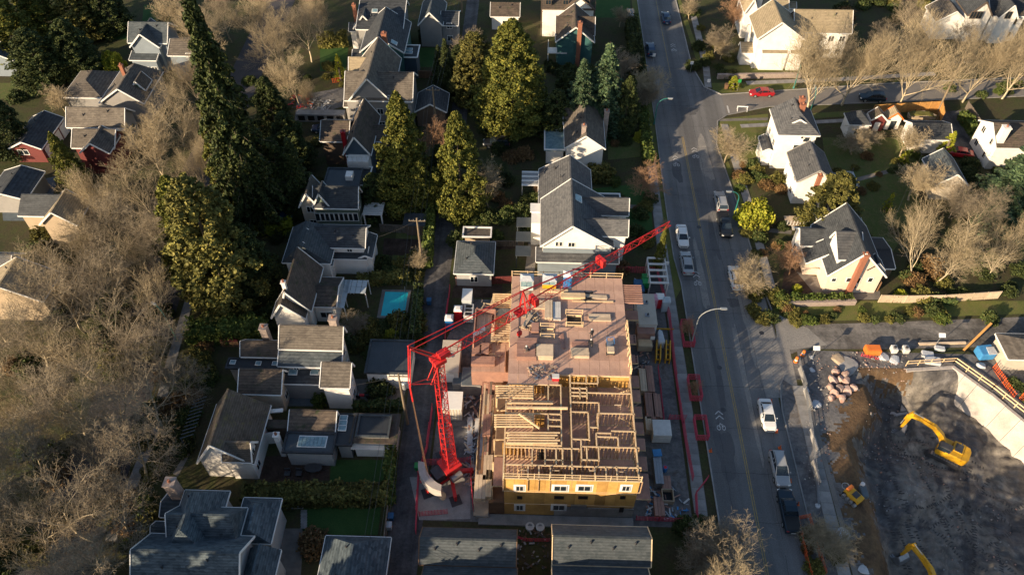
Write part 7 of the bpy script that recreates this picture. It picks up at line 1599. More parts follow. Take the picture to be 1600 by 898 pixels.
for k, o_ in enumerate((-1.1, -.5, .5, 1.1)):
    for a, b in ((p0, p1), (p1, p2), (p2, p5), (p5, p4)): wire(a + up_, b + up_, 'one of the parallel overhead wires strung along the alley poles', .7, o_)
wire(p3 + up_, Vector((*P(1352, 440), 6)), 'service wire from the side street pole to the pink house', .5)
wire(Vector((*P(1376, 430), 4.5)), Vector((*P(1446, 460), 8)), 'two strand service wire from the pink house to the leaning trees', .3); wire(p2 + up_, Vector((*P(575, 405), 4)), 'service wire from the alley pole to the grey roofed white house', .4); wire(p1 + up_, Vector((*P(520, 640), 5)), 'service wire from the transformer pole to the big brown house', .4)
def post_sign(u, v, label, m_='sign_white', h=2.6, shape='sq'):
    T = thing('road_sign', label, 'road sign', (*P(u, v), 0)); MB().bar((0, 0, 0), (0, 0, h), .035).obj('post', 'galv', T)
    MB().rbox(0, -.05, h - .2, .6, .03, .7).obj('plate', m_, T)
post_sign(1104, 143, 'white road sign on the corner lawn'); post_sign(1152, 142, 'green backed road sign right of the corner lawn sign', 'gate_green', 2.4); post_sign(1078, 115, 'small sign on the right pavement above the junction'); post_sign(1020, 100, 'small sign on the left pavement beside the hatchback', 'sign_white', 2.2); post_sign(1017, 540, 'small round sign by the kerb left of the road', 'sign_white', 2.0); post_sign(1039, 425, 'small sign on the left pavement behind the silver saloon', 'sign_white', 2.2)
T = thing('bench_barrier', 'white A-frame barrier on the right corner of the side street', 'barrier', (*P(1159, 173), 0), -.05); MB().box(-1.0, -.04, .8, 1.0, .04, 1.0).obj('board', 'sign_white', T)
for s in (-.9, .9): MB().bar((s, -.4, 0), (s, 0, .95), .05).bar((s, .4, 0), (s, 0, .95), .05).obj('leg', 'sign_white', T)
for k, (u, v, c, lb) in enumerate(((653, 733, 'bin_green', 'green wheeled bin in the alley beside the hedge'), (612, 811, 'bin_blue', 'blue wheeled bin beside the dark lawn fence, upper'), (609, 825, 'tarp_white', 'grey wheeled bin beside the dark lawn fence, lower'), (632, 595, 'bin_green', 'green wheeled bin at the flat roofed garage'), (671, 475, 'bin_blue', 'blue wheeled bin in the alley near the pool hedge'), (672, 392, 'bin_green', 'green wheeled bin under the lane hedge'), (684, 328, 'bin_green', 'green wheeled bin below the golden cedar at the lane'), (843, 130, 'bin_green', 'teal water butt beside the spruce trees'), (1134, 139, 'wood_brown', 'brown planter tub on the corner lawn'))):
    T = thing('wheeled_bin', lb, 'bin', (*P(u, v), 0)); MB().add([(-.25, -.25, .05), (.25, -.25, .05), (.25, .25, .05), (-.25, .25, .05), (-.32, -.34, 1.0), (.32, -.34, 1.0), (.32, .34, 1.0), (-.32, .34, 1.0)], [(0, 3, 2, 1), (4, 5, 6, 7), (0, 1, 5, 4), (1, 2, 6, 5), (2, 3, 7, 6), (3, 0, 4, 7)]).obj('tub', c, T); MB().rbox(0, 0, 1.05, .68, .74, .08).obj('lid', c, T); MB().bar((-.3, .3, .1), (.3, .3, .1), .1, n=8).obj('wheels', 'rubber', T)
# patio table and loungers, garden clutter
T = thing('garden_table', 'dark oval garden table on the brick terrace', 'table', (*P(491, 735), 0)); MB().prism([(1.1 * cos(a), .6 * sin(a)) for a in np.linspace(0, 2 * pi, 16)[:-1]], .68, .75).obj('top', 'steel_dark', T); [MB().bar((x, y, 0), (x, y, .68), .05).obj('leg', 'steel_dark', T) for x in (-.7, .7) for y in (-.3, .3)]
for k, u in enumerate((450, 468)):
    T = thing('garden_chair', ('left' if k == 0 else 'right') + ' dark garden chair on the brick terrace', 'chair', (*P(u, 741), 0), 0, 'dark garden chairs'); MB().box(-.35, -.35, .35, .35, .35, .42).obj('seat', 'steel_dark', T); MB().box(-.35, .3, .42, .35, .36, .95).obj('backrest', 'steel_dark', T); [MB().bar((x, y, 0), (x, y, .35), .03).obj('leg', 'steel_dark', T) for x in (-.3, .3) for y in (-.3, .3)]
T = thing('playhouse_frame', 'red framed cold greenhouse left of the brown shingled house', 'greenhouse', (*P(362, 537), 0)); [MB().box(-1.2 + i * .85, -.6, 1.3, -.4 + i * .85, .6, 1.4).obj('pane', 'wall_red', T) for i in range(3)]; MB().box(-1.2, -.55, 0, 1.3, .5, 1.29).obj('base', 'wood_brown', T)
T = thing('motorbike', 'red and white parked motorbike on the pad below the round bush', 'motorbike', (*P(568, 622), 0), pi / 2)
for y in (-.7, .7): MB().bar((-.06, y, .32), (.06, y, .32), .32, n=14).obj('wheel', 'rubber', T)
MB().rbox(0, .1, .75, .3, .7, .3).obj('tank', 'pot_red', T, bevel=.06); MB().rbox(0, -.45, .78, .28, .6, .16).obj('seat', 'black', T); MB().rbox(0, .1, .42, .3, .5, .35).obj('engine', 'galv', T); MB().bar((-.35, .5, 1.05), (.35, .5, 1.05), .03).bar((0, .7, .32), (0, .5, 1.05), .05).obj('handlebar', 'galv', T)
for (u, v, lb, sd) in ((500, 165, 'white and silver junk heaped on the upper terrace garden', 31), (470, 160, 'red and orange clutter left of the white junk heap', 32)):
    scatter('junk_pile', lb, u - 16, v - 10, u + 18, v + 9, .1, 60, ('tarp_white', 'steel', 'white_plastic') if sd == 31 else ('pot_red', 'fence_orange', 'steel_dark'), sd, (.2, 1.2))
T = thing('terrace_wall', 'pale timber retaining wall of the messy garden with dark bays', 'wall', (*P(468, 190), 0)); o = O(T); x0, y0 = P(465, 190); x1, _ = P(540, 190)
MB((*o, 0)).box(x0, y0, 0, x1, y0 + 1.6, 1.6).obj('slab', 'concrete', T)
for i in range(5): MB((*o, 0)).box(x0 + .3 + i * (x1 - x0) / 5, y0 - .02, .3, x0 + (i + .85) * (x1 - x0) / 5, y0 - .003, 1.3).obj('bay', 'black', T)
T = thing('solar_cover', 'blue covered trampoline beside the green hedge at the left', 'trampoline', (*P(440, 345), 0)); MB().lathe(0, 0, [(2.0, .6), (2.0, .75), (1.6, .8)], 16).obj('mat', 'bin_blue', T); [MB().bar((1.8 * cos(a), 1.8 * sin(a), 0), (1.8 * cos(a), 1.8 * sin(a), .6), .04).obj('leg', 'steel_dark', T) for a in (0, 1.57, 3.14, 4.71)]
# ================================================================ TREES AND PLANTS
def npmesh(name, V, F, m, smooth=False):
    me = bpy.data.meshes.new(name); n = len(V); k = F.shape[1]
    me.vertices.add(n); me.vertices.foreach_set('co', np.asarray(V, np.float32).ravel())
    me.loops.add(F.size); me.loops.foreach_set('vertex_index', F.ravel().astype(np.int32))
    me.polygons.add(len(F)); me.polygons.foreach_set('loop_start', np.arange(0, F.size, k, dtype=np.int32)); me.polygons.foreach_set('loop_total', np.full(len(F), k, np.int32))
    if smooth: me.polygons.foreach_set('use_smooth', np.ones(len(F), bool))
    me.materials.append(M[m]); me.update(calc_edges=True); return me
def tubes(name, A, B, ra, rb, m):
    A, B, ra, rb = (np.asarray(x, float) for x in (A, B, ra, rb)); d = B - A; d /= np.maximum(np.linalg.norm(d, axis=1, keepdims=True), 1e-6)
    up = np.where(np.abs(d[:, 2:3]) < .9, np.array([[0, 0, 1.]]), np.array([[1., 0, 0]])); x = np.cross(d, up); x /= np.linalg.norm(x, axis=1, keepdims=True); y = np.cross(d, x)
    n = len(A); V = np.zeros((n, 6, 3))
    for i in range(3):
        a = 2 * pi * i / 3; o_ = x * cos(a) + y * sin(a); V[:, i] = A + o_ * ra[:, None]; V[:, 3 + i] = B + o_ * rb[:, None]
    b = np.arange(n)[:, None] * 6; F = np.concatenate([b + np.array([[i, (i + 1) % 3, 3 + (i + 1) % 3, 3 + i]]) for i in range(3)])
    return npmesh(name, V.reshape(-1, 3), F, m)
def bare(seed, h, spread=1.0, dens=(6, 6, 6, 5), trunk=.22, m='twig', rise=.9, mb='bark_pale', fork=.22, thick=1.0, vase=False):
    """leafless tree: trunk, limbs, then ever finer twigs, curving outwards and up"""
    R = random.Random(seed); S = [[], []]
    def limb(p, d, L, r, lv):
        k = (5, 5, 4, 3, 2)[lv]; pts = [p]; q = Vector(p); dd = Vector(d)
        for i in range(k):
            dd = (dd + Vector((R.gauss(0, .13), R.gauss(0, .13), R.gauss(0, .10) + (.06 if lv else 0)))).normalized(); q2 = q + dd * L / k
            r0, r1 = r * (1 - .75 * i / k), r * (1 - .75 * (i + 1) / k); S[0 if lv <= 2 else 1].append((tuple(q), tuple(q2), r0, r1)); q = q2; pts.append((q.copy(), dd.copy(), r1))
        if lv >= 4: return
        n = dens[lv]; ph = R.random() * 6.28
        for j in range(n):
            t = (fork + (1 - fork) * (j + .6) / n) if lv else (.3 + .7 * (j + 1) / n)
            f = t * k; i = min(k - 1, int(f)); a = pts[i][0] if i else Vector(p); b = pts[i + 1][0]; o_ = Vector(a).lerp(Vector(b), f - i); bd, br = pts[i + 1][1], pts[i + 1][2]
            ph += 2.4; side = bd.orthogonal().normalized(); side.rotate(Matrix.Rotation(ph + R.uniform(-.4, .4), 3, bd)); ang = R.uniform(.45, .85) * spread * (.85 if lv == 0 else 1)
            nd = (bd * cos(ang) + side * sin(ang) + Vector((0, 0, .12 * rise))).normalized()
            if vase and lv == 0: ang = (.18, .5, .75, .35, .62)[j % 5] * spread; nd = (bd * cos(ang) + side * sin(ang)).normalized()
            elif vase and lv == 1: nd = (bd * cos(ang * .8) + side * sin(ang * .8) + Vector((0, 0, .25))).normalized()
            LL = h * R.uniform(.52, .74) if vase and lv == 0 else L * (R.uniform(.60, .85) if lv == 0 else R.uniform(.42, .66)) * (1.12 - .4 * t * (lv > 0)); limb(o_, nd, LL, max(.015 * thick, br * (.7 if lv < 2 else .6)), lv + 1)
    limb((0, 0, 0), (R.gauss(0, .05), R.gauss(0, .05), 1), h * (.24 if vase else .52), trunk, 0)
    out = []
    for k, s in enumerate(S):
        A = np.array([x[0] for x in s]); B = np.array([x[1] for x in s]); ra = np.array([x[2] for x in s]); rb = np.array([x[3] for x in s])
        out.append(tubes('trunk' if k == 0 else 'crown', A, B, ra, np.maximum(rb, .012), mb if k == 0 else m))
    return out
def leaves(C, size, rng, up=.0, aspect=1.6):
    n = len(C); a = rng.normal(size=(n, 3)); a /= np.linalg.norm(a, axis=1, keepdims=True); b = rng.normal(size=(n, 3)); b[:, 2] *= (1 - up)
    b -= a * (a * b).sum(1, keepdims=True); b /= np.maximum(np.linalg.norm(b, axis=1, keepdims=True), 1e-6)
    s = (size * rng.uniform(.6, 1.3, n))[:, None]; V = np.stack([C - a * s * .5 - b * s * .5 * aspect, C + a * s * .5 - b * s * .35 * aspect, C + a * s * .4 + b * s * .5 * aspect, C - a * s * .5 + b * s * .4 * aspect], 1)
    return V.reshape(-1, 3), np.arange(4 * n).reshape(n, 4)
def clumps(rng, centres, rad, per, squash=.8):
    n = len(centres); d = rng.normal(size=(n, per, 3)); d /= np.linalg.norm(d, axis=2, keepdims=True); r = rng.uniform(.35, 1, (n, per, 1)) ** .6
    d[..., 2] *= squash; return (centres[:, None, :] + d * r * rad[:, None, None]).reshape(-1, 3)
def cedar(seed, h=14., r=3.4, n=620, per=52, m='leaf_cedar', pw=.72, leaf=.15, tip=.02):
    g = np.random.default_rng(seed); z = g.random(n) ** 1.15; a = g.random(n) * 2 * pi
    lump = 1 + .16 * np.sin(a * 3 + z * 9 + seed) + .12 * np.sin(a * 5 - z * 17) + .13 * g.normal(size=n)
    pr = (1 - z) ** pw * np.minimum(1, .55 + z * 3.2) + tip; rr_ = r * pr * lump * np.where(g.random(n) < .22, .6, .9)
    C = np.stack([np.cos(a) * rr_, np.sin(a) * rr_, .4 + z * (h - .4)], 1); rad = (.24 + .36 * (1 - z)) * r / 3.4
    V, F = leaves(clumps(g, C, rad, per), leaf, g, .3); t = tubes('trunk', [(0, 0, 0), (0, 0, h * .5)], [(0, 0, h * .5), (0, 0, h * .95)], [.32, .2], [.2, .05], 'bark')
    return [t, npmesh('crown', V, F, m)]
def fir(seed, h=20., r=4.2, m='leaf_fir', gap=.40, leaf=.17, droop=.38):
    g = np.random.default_rng(seed); C = []; A = []; B = []
    z = .08 * h
    while z < h - .3:
        t = 1 - z / h; L0 = r * (t ** .8) * (.75 + .4 * g.random()) + .15; nb = int(5 + 6 * t); ph = g.random() * 6.28
        for k in range(nb):
            a = ph + 2 * pi * k / nb + g.normal() * .15; L = L0 * g.uniform(.65, 1.15); dx, dy = cos(a), sin(a); A.append((0, 0, z)); B.append((dx * L, dy * L, z - droop * L * .6)); q = max(3, int(L * 7))
            s = (np.arange(q) + .5) / q; w_ = .16 + .42 * (1 - s) * min(1, L / 3); lat = g.normal(size=(q, 10)) * w_[:, None] * .8
            for j in range(10):
                C.append(np.stack([dx * L * s - dy * lat[:, j], dy * L * s + dx * lat[:, j], z - droop * L * s * s - .12 * np.abs(lat[:, j]) + g.normal(size=q) * .07], 1))
        z += gap * (.8 + .5 * g.random()) * (.6 + .5 * t)
    C = np.concatenate(C); V, F = leaves(C, leaf, g, .5, 1.8); A.append((0, 0, 0)); B.append((0, 0, h)); ra = [.045] * (len(A) - 1) + [.35]; rb = [.01] * (len(A) - 1) + [.03]
    return [tubes('trunk', A, B, ra, rb, 'bark'), npmesh('crown', V, F, m)]
def bush(seed, m='leaf_bush', n=60, per=46, leaf=.08, flat=.8):
    g = np.random.default_rng(seed); d = g.normal(size=(n, 3)); d[:, 2] = np.abs(d[:, 2]); d /= np.linalg.norm(d, axis=1, keepdims=True); C = d * g.uniform(.45, .9, (n, 1)) * np.array([[1, 1, flat]]) + np.array([[0, 0, .12]])
    V, F = leaves(clumps(g, C, g.uniform(.18, .34, n), per), leaf, g); return [tubes('stem', [(0, 0, 0)] * 4, [(.3, 0, .5), (-.3, .1, .5), (0, .3, .6), (.1, -.3, .5)], [.04] * 4, [.02] * 4, 'bark'), npmesh('foliage', V, F, m)]
VAR = dict(
    b1=bare(11, 14, 1.0, (10, 8, 8, 8), .24), b2=bare(12, 14, 1.15, (10, 8, 8, 7), .22), b3=bare(13, 14, 1.15, (9, 13, 8, 6), .34, rise=1.2, vase=True), b4=bare(14, 14, 1.3, (10, 8, 8, 7), .26, m='twig_grey', rise=.5), b5=bare(15, 14, 1.15, (7, 10, 7, 5), .36, m='twig', vase=True),
    b6=bare(19, 14, 1.15, (7, 6, 5, 4), .28, m='twig_grey', thick=1.0), b7=bare(23, 14, 1.25, (7, 9, 7, 5), .34, m='twig', vase=True),
    s1=bare(16, 8, 1.15, (11, 8, 7, 6), .16, m='twig', mb='twig', fork=.1), s2=bare(17, 8, 1.2, (11, 8, 7, 6), .13, m='twig_red', mb='twig_red', fork=.1), s3=bare(18, 8, 1.25, (11, 8, 7, 6), .15, m='twig_grey', mb='twig_grey', fork=.1),
    c1=cedar(1), c2=cedar(2, pw=.6, r=3.6), c3=cedar(3, m='leaf_olive', pw=.45, n=520, per=52, leaf=.17), c4=cedar(4, m='leaf_fir', pw=.5), c5=cedar(5, h=6, r=1.2, n=120, per=26, m='leaf_yellow', leaf=.14), c6=cedar(6, h=15, r=4, m='leaf_cedar', pw=.55, n=800),
    f1=fir(1), f2=fir(2, r=5.0), f3=fir(3, h=14, r=3.6, m='leaf_spruce', gap=.5),
    u1=bush(1), u2=bush(2, 'leaf_hedge'), u3=bush(3, 'leaf_brown', per=30), u4=bush(4, 'leaf_yellow', n=80), u5=bush(5, 'leaf_olive'), u6=bush(6, 'leaf_fir'))
VH = dict(b1=14, b2=14, b3=14, b4=14, b5=14, b6=14, b7=14, s1=8, s2=8, s3=8, c1=14, c2=14, c3=14, c4=14, c5=6, c6=14, f1=20, f2=20, f3=14)
tr_ = random.Random(99)
def realh(me):                      # actual height and radius of each variant
    n = len(me.vertices); a = np.zeros(n * 3, np.float32); me.vertices.foreach_get('co', a); a = a.reshape(-1, 3); return float(a[:, 2].max()), float(np.percentile(np.hypot(a[:, 0], a[:, 1]), 97))
VR = {k: realh(v[1]) for k, v in VAR.items()}
def plant(kind, x, y, h, r, label, name, cat, group=None, lean=None, z=0):
    H0, R0 = VR[kind]; T = thing(name, label, cat, (x, y, z - .05), tr_.random() * 6.28, group); sx = r / R0 if r else h / H0
    if lean: T.rotation_euler = (lean[0], lean[1], tr_.random() * 6.28)
    T.scale = (sx, sx, h / H0)
    for me in VAR[kind]: mobj(me.name.split('.')[0], me, T)
    return T
def crown(kind, u, v, h, r, label, name='bare_tree', cat='tree', group=None, f=.62, **k):
    x, y = P(u, v, h * f); return plant(kind, x, y, h, r, label, name, cat, group, **k)
def upright(kind, ub, vb, vt, r, label, name='conifer', cat='tree', group=None, **k):
    x, y = P(ub, vb); u = ub; _, h = V3(u, vt, y); return plant(kind, x, y, max(1, h), r, label, name, cat, group, **k)
def clear(x, y): return not (x > -46 and abs(x - 28) < 6)
# -- the wooded street at the left: a canopy of bare trees one cannot tell apart
GL = 'bare trees of the wooded left street'; LL = 'leafless tall street tree in the dense tangled canopy at the left'
for i, (u, v, h, r) in enumerate(((310, 45, 15, 6), (292, 110, 14, 5.5), (262, 165, 14, 5.5), (310, 190, 13, 5), (235, 225, 14, 6), (300, 245, 13, 5), (215, 290, 13, 6), (150, 300, 12, 5), (290, 300, 9, 4), (175, 345, 14, 6.5), (120, 380, 14, 6.5), (240, 370, 14, 6), (60, 410, 13, 6), (90, 455, 14, 6.5), (165, 430, 14, 6.5),
        (220, 460, 13, 6), (30, 520, 14, 6.5), (100, 530, 14, 6.5), (175, 515, 14, 6), (230, 540, 13, 5.5), (20, 600, 14, 6.5), (85, 620, 15, 6.5), (155, 600, 14, 6), (215, 620, 14, 6), (40, 700, 14, 6.5), (120, 690, 15, 6.5), (190, 690, 13, 5.5), (20, 800, 14, 6), (95, 790, 14, 6.5), (160, 780, 13, 5.5), (60, 880, 14, 6), (130, 880, 13, 6), (-60, 560, 15, 7), (-60, 700, 15, 7), (-80, 850, 15, 7), (-40, 470, 14, 6), (270, 590, 9, 4), (200, 410, 13, 5), (140, 460, 12, 5), (255, 335, 11, 4.5))):
    crown(('b1', 'b3', 'b7', 'b3')[i % 4] if v < 310 else ('b5', 'b4', 'b7', 'b6', 'b4')[i % 5], u, v, h * 1.0, r, LL, group=GL)
GT2 = 'bare trees behind the big fir'
for i, (u, v, h, r) in enumerate(((430, 60, 14, 6), (475, 40, 13, 5), (455, 110, 12, 4.5), (495, 10, 12, 5), (400, 20, 13, 5), (345, 10, 13, 5), (280, 10, 13, 5), (478, 150, 7, 3.2))):
    crown(('b1', 'b4', 'b2', 'b3')[i % 4], u, v, h, r, 'grey tan bare tree in the group around the tall dark fir at the upper left', group=GT2)
# -- single bare trees that can be told apart
for a in (('b3', 1290, 88, 19, 9.5, 'large pale bare tree over the side street, left part of the biggest crown'), ('b3', 1345, 85, 18, 8, 'pale bare tree right behind the biggest crown on the side street'), ('b3', 1440, 85, 18, 8, 'fountain shaped pale bare tree in the middle of the side street row'),
          ('b3', 1545, 80, 18, 9, 'wide pale bare tree, second from the right edge of the side street row'), ('b3', 1610, 75, 18, 9, 'pale bare tree cut by the right edge of the photo'), ('b4', 1420, 25, 12, 4.5, 'small bare tree behind the fountain shaped one'), ('b4', 1505, 60, 12, 4.5, 'bare tree between the small gabled house and the side street'),
          ('s1', 1018, 128, 8.5, 3.9, 'tan bare tree leaning over the left kerb at the junction'), ('s2', 1006, 272, 7.5, 3.9, 'round reddish tan bare tree on the left verge above the crane tip'), ('s1', 1140, 222, 7.5, 3.9, 'tan bare tree on the right corner lawn below the side street'), ('s3', 1012, 150, 6, 2.4, 'grey bare tree just below the leaning kerb tree'),
          ('b5', 1462, 365, 15, 6, 'tall leaning bare tree with a thick trunk beside the dirt lane'), ('b2', 1497, 385, 13, 5, 'second leaning bare tree, right of the tall one'), ('b5', 1582, 375, 13, 5.5, 'white limbed bare tree at the right edge above the dirt lane'), ('b4', 1540, 330, 12, 5, 'grey bare tree between the leaning pair and the dark conifers'),
          ('s1', 1437, 278, 8, 3.8, 'tan bare tree left of the grey roofed cottage'), ('s1', 1338, 222, 4.5, 3.4, 'low spreading tan bush tree below the white pyramid roofed garage'), ('s1', 1420, 215, 7, 3, 'bare tree in front of the dark blue roofed garage'), ('s1', 1172, 425, 7.5, 3.4, 'tan bare tree hanging over the half hidden white car'),
          ('s2', 1243, 403, 6, 3, 'reddish bare tree left of the pink house'), ('s3', 1128, 848, 7.5, 4.2, 'grey bare tree at the lower kerb right of the townhouses'), ('s3', 1098, 870, 6, 3.2, 'small grey bare tree left of the kerb tree at the bottom'), ('s1', 1306, 858, 3.5, 3.0, 'low pale shrub of arching bare stems by the orange fence', 'shrub'), ('s1', 1278, 840, 3, 2.2, 'small pale arching shrub at the top of the orange fence', 'shrub'),
          ('s1', 762, 285, 9, 3.2, 'pale bare tree right of the smaller golden cedar'), ('s1', 655, 405, 4.5, 1.8, 'small bare tree in the lawn above the pool hedge'), ('s3', 556, 510, 4, 2.2, 'grey bare shrub left of the pool', 'shrub'), ('s2', 676, 205, 9, 3.2, 'red twigged bare tree between the grey garage and the golden cedar'), ('s2', 1150, 18, 8, 4, 'orange brown bare tree beside the top edge white house'),
          ('s3', 1120, 60, 7, 3, 'grey bare tree on the right pavement near the top'), ('s1', 1128, 80, 5, 2.2, 'tan shrub left of the double gabled house', 'shrub'), ('b4', 740, 75, 11, 4, 'grey bare tree left of the big olive conifer'), ('s3', 975, 100, 7, 3.5, 'dull bare tree behind the kerb hatchback hedge'), ('s1', 970, 22, 5, 2.4, 'small pale bare tree on the lawn at the top centre'),
          ('s2', 1073, 505, 4, 1.5, 'bare sapling inside the red guard by the lamp post'), ('s2', 1086, 600, 3, 1.2, 'bare sapling inside the middle red guard'), ('s1', 1040, 352, 3, 1.0, 'small bare tree beyond the tip of the crane jib'), ('s2', 845, 300, 3, 1.5, 'bare shrub left of the awning', 'shrub'), ('s3', 1570, 25, 8, 3.6, 'bare tree in front of the top right tudor house'), ('s1', 1080, 10, 5, 2.4, 'bare street tree at the top of the right verge'),
          ('s3', 1500, 310, 7, 3.2, 'grey bare tree below the grey roofed cottage'), ('s1', 1355, 215, 3.2, 2.4, 'twiggy bush behind the low spreading tree', 'shrub'), ('s1', 90, 150, 6, 2.6, 'grey bare tree left of the hip roofed carport'), ('s3', 1385, 60, 9, 4, 'bare tree between the biggest crown and the fountain shaped one')):
    k_, u, v, h, r, lb = a[:6]; ln = None
    if 'leaning bare' in lb and 'kerb' not in lb: ln = (-.22, .30)
    sh = len(a) > 6; crown(k_, u, v, h, r, lb, 'shrub' if sh else 'bare_tree', 'shrub' if sh else 'tree', lean=ln, f=.6 if not sh else .4)
# -- evergreens: base column, base row, top row
for a in (('c1', 641, 325, 142, 4.8, 'taller golden green cedar left of the lane, conical, in sunlight'), ('c2', 722, 334, 172, 4.0, 'smaller golden green cedar right of the lane'), ('c6', 800, 200, 30, 6.6, 'very large yellow green conifer in the middle of the upper gardens'), ('c3', 745, 160, 50, 4.8, 'loose olive conifer left of the very large yellow green one'),
          ('f3', 940, 200, 66, 4.0, 'pale green spruce with layered branches, right of the dark conifer group'), ('f3', 905, 208, 92, 3.6, 'dark spruce left of the pale green one'), ('c4', 868, 212, 140, 3.6, 'dark rounded conifer at the left of the spruce group'), ('c4', 975, 205, 118, 2.4, 'narrow dark conifer at the hedge right of the pale green spruce'), ('c4', 885, 175, 110, 3.2, 'dark conifer behind the spruce pair'),
          ('f2', 408, 345, -45, 5.2, 'towering dark fir left of centre, the tallest tree'), ('f1', 390, 290, 90, 3.2, 'tall dark fir immediately left of the tallest one'), ('c4', 450, 320, 215, 3.0, 'dark evergreen at the right foot of the tallest fir'), ('c1', 318, 420, 275, 5.0, 'golden ivy covered evergreen below the firs, added as lit side of the broad one'), ('c3', 362, 470, 275, 5.8, 'broad dark evergreen right behind the golden one'), ('c1', 378, 340, 165, 3.2, 'olive green conifer at the left foot of the tallest fir'), ('c4', 405, 455, 350, 3.8, 'dark evergreen mass at the right of the ivy covered tree'),  # golden ivy covered tree is added as the sunlit side of the broad evergreen
          ('c4', 462, 262, 175, 3.6, 'dark evergreen between the tallest fir and the messy garden'), ('f1', 478, 330, 215, 3.0, 'dark fir beside the green gabled house'), ('c4', 436, 215, 120, 3.2, 'dark evergreen behind the tallest fir'), ('c4', 690, 290, 225, 2.2, 'dark evergreen on the lane between the two golden cedars'), ('c1', 122, 290, 206, 2.4, 'small golden conifer under the bare trees at the left'), ('c1', 207, 226, 176, 1.7, 'smallest golden conifer beside the grey brown roof at the left'), ('c4', 75, 130, 45, 5.2, 'dark evergreen mass below the olive trees in the top left corner'), ('c4', 130, 115, 30, 4.6, 'dark evergreen right of the dark mass in the top left'),
          ('c2', 25, 90, -30, 6.5, 'sunlit olive conifer in the top left corner'), ('c2', 78, 60, -35, 5.2, 'second sunlit olive conifer in the top left corner, further right'), ('c3', 135, 60, -25, 4.8, 'third olive conifer along the top left edge'), ('c4', 180, 50, -30, 4.5, 'dark conifer along the top left edge'), ('c4', 25, 240, 150, 4.2, 'dark round topped evergreen at the left edge above the red garage'),
          ('c3', 1284, 362, 268, 4.2, 'broad golden olive conifer in front of the plain grey gable'), ('c5', 1472, 245, 204, 1.5, 'bright yellow green narrow conifer at the garage'), ('c1', 1027, 420, 352, .9, 'thin golden columnar cypress under the crane jib tip'), ('f3', 1575, 330, 205, 5.4, 'dark green spreading pine at the right edge'), ('f3', 1545, 345, 255, 4.2, 'dark green pine left of the spreading one'), ('c4', 1600, 300, 215, 4.0, 'dark conifer cut by the right edge'),
          ('c5', 534, 128, 84, 1.2, 'narrow golden cypress left of the three gabled house'), ('f1', 700, 150, 60, 2.2, 'thin dark fir right of the dark blue roofed house'), ('f1', 688, 130, 70, 1.8, 'second thin dark fir beside the lawn'), ('c5', 1145, 138, 118, 1.4, 'small dark cone of clipped yew on the corner lawn'), ('c5', 1410, 255, 235, .9, 'tiny narrow conifer in the garden bed'), ('c5', 1383, 330, 300, .8, 'little yellow conifer in the dark far garden'),
          ('c4', 720, 130, 70, 3.2, 'dark conifer behind the loose olive one'), ('c4', 590, 330, 270, 2.4, 'dark evergreen at the left foot of the taller golden cedar'), ('c4', 770, 205, 140, 3.0, 'dark evergreen left of the very large conifer base')):
    upright(*a[:6])
crown('u4', 1184, 330, 4.6, 3.0, 'round clipped yellow green tree by the right pavement', 'round_tree', 'tree', f=.5)
crown('u4', 172, 92, 4.5, 2.4, 'yellow green leafy tree above the carport at the upper left', 'leafy_tree', 'tree', f=.6)
crown('u4', 1003, 210, 1.8, 1.4, 'bright yellow clipped bush at the end of the kerb hedge', 'bush', 'bush')
crown('u4', 505, 475, 0 + 3.0, 1.4, 'yellow leafed bush beside the pergola', 'bush', 'bush'); crown('u4', 612, 522, 1.8, 1.3, 'yellow green bush at the near edge of the pool', 'bush', 'bush')
crown('u5', 572, 508, 2.4, 1.7, 'olive bush left of the pool', 'bush', 'bush'); crown('u6', 592, 600, 2.6, 2.0, 'round dark clipped bush on the pad by the flat roofed garage', 'bush', 'bush')
crown('u4', 1409, 457, 1.4, 1.0, 'small yellow bush at the tan fence', 'bush', 'bush'); crown('u4', 1247, 448, 1.2, .8, 'golden bush in the flower bed of the pink house', 'bush', 'bush'); crown('u2', 1222, 462, 1.8, 1.2, 'bright green bush left of the terrace of the pink house', 'bush', 'bush')
crown('u3', 970, 415, 1.6, 1.6, 'pinkish brown bush under the crane jib by the grey house', 'bush', 'bush'); crown('u5', 938, 265, 2.2, 2.6, 'broad tan bush in front of the white gabled stucco house', 'bush', 'bush')
crown('u2', 498, 622, 2.2, 1.1, 'small green tree in the blue courtyard', 'bush', 'bush'); crown('u3', 490, 845, 1.8, 2.0, 'dark red bush beside the grey driveway', 'bush', 'bush')
# -- hedges
def hedge(pts, w_, h, label, m='leaf_hedge', seed=1):
    g = np.random.default_rng(seed); x0, y0 = pts[0]; T = thing('hedge', label, 'hedge', (x0, y0, 0)); core = MB(); C = []
    for a, b in zip(pts, pts[1:]):
        L = hypot(b[0] - a[0], b[1] - a[1]); dx, dy = (b[0] - a[0]) / L, (b[1] - a[1]) / L; core.plank((a[0] - x0, a[1] - y0, h * .44), (b[0] - x0, b[1] - y0, h * .44), w_ * .72, h * .86)
        n = int(L * (w_ + 2 * h) * 26); t = g.random(n) * L; f = g.random(n) * (w_ + 2 * h); lo = np.clip(f - h, 0, w_) - w_ / 2; z = np.where(f < h, f, np.where(f > h + w_, w_ + 2 * h - f, h)); bump_ = 1 + .1 * np.sin(t * 2.1 + seed) + .06 * g.normal(size=n)
        C.append(np.stack([a[0] - x0 + dx * t - dy * lo * bump_, a[1] - y0 + dy * t + dx * lo * bump_, z * bump_ + .04], 1))
    core.obj('core', m, T); V, F = leaves(np.concatenate(C), .24, g); mobj('foliage', npmesh('foliage', V, F, m), T)
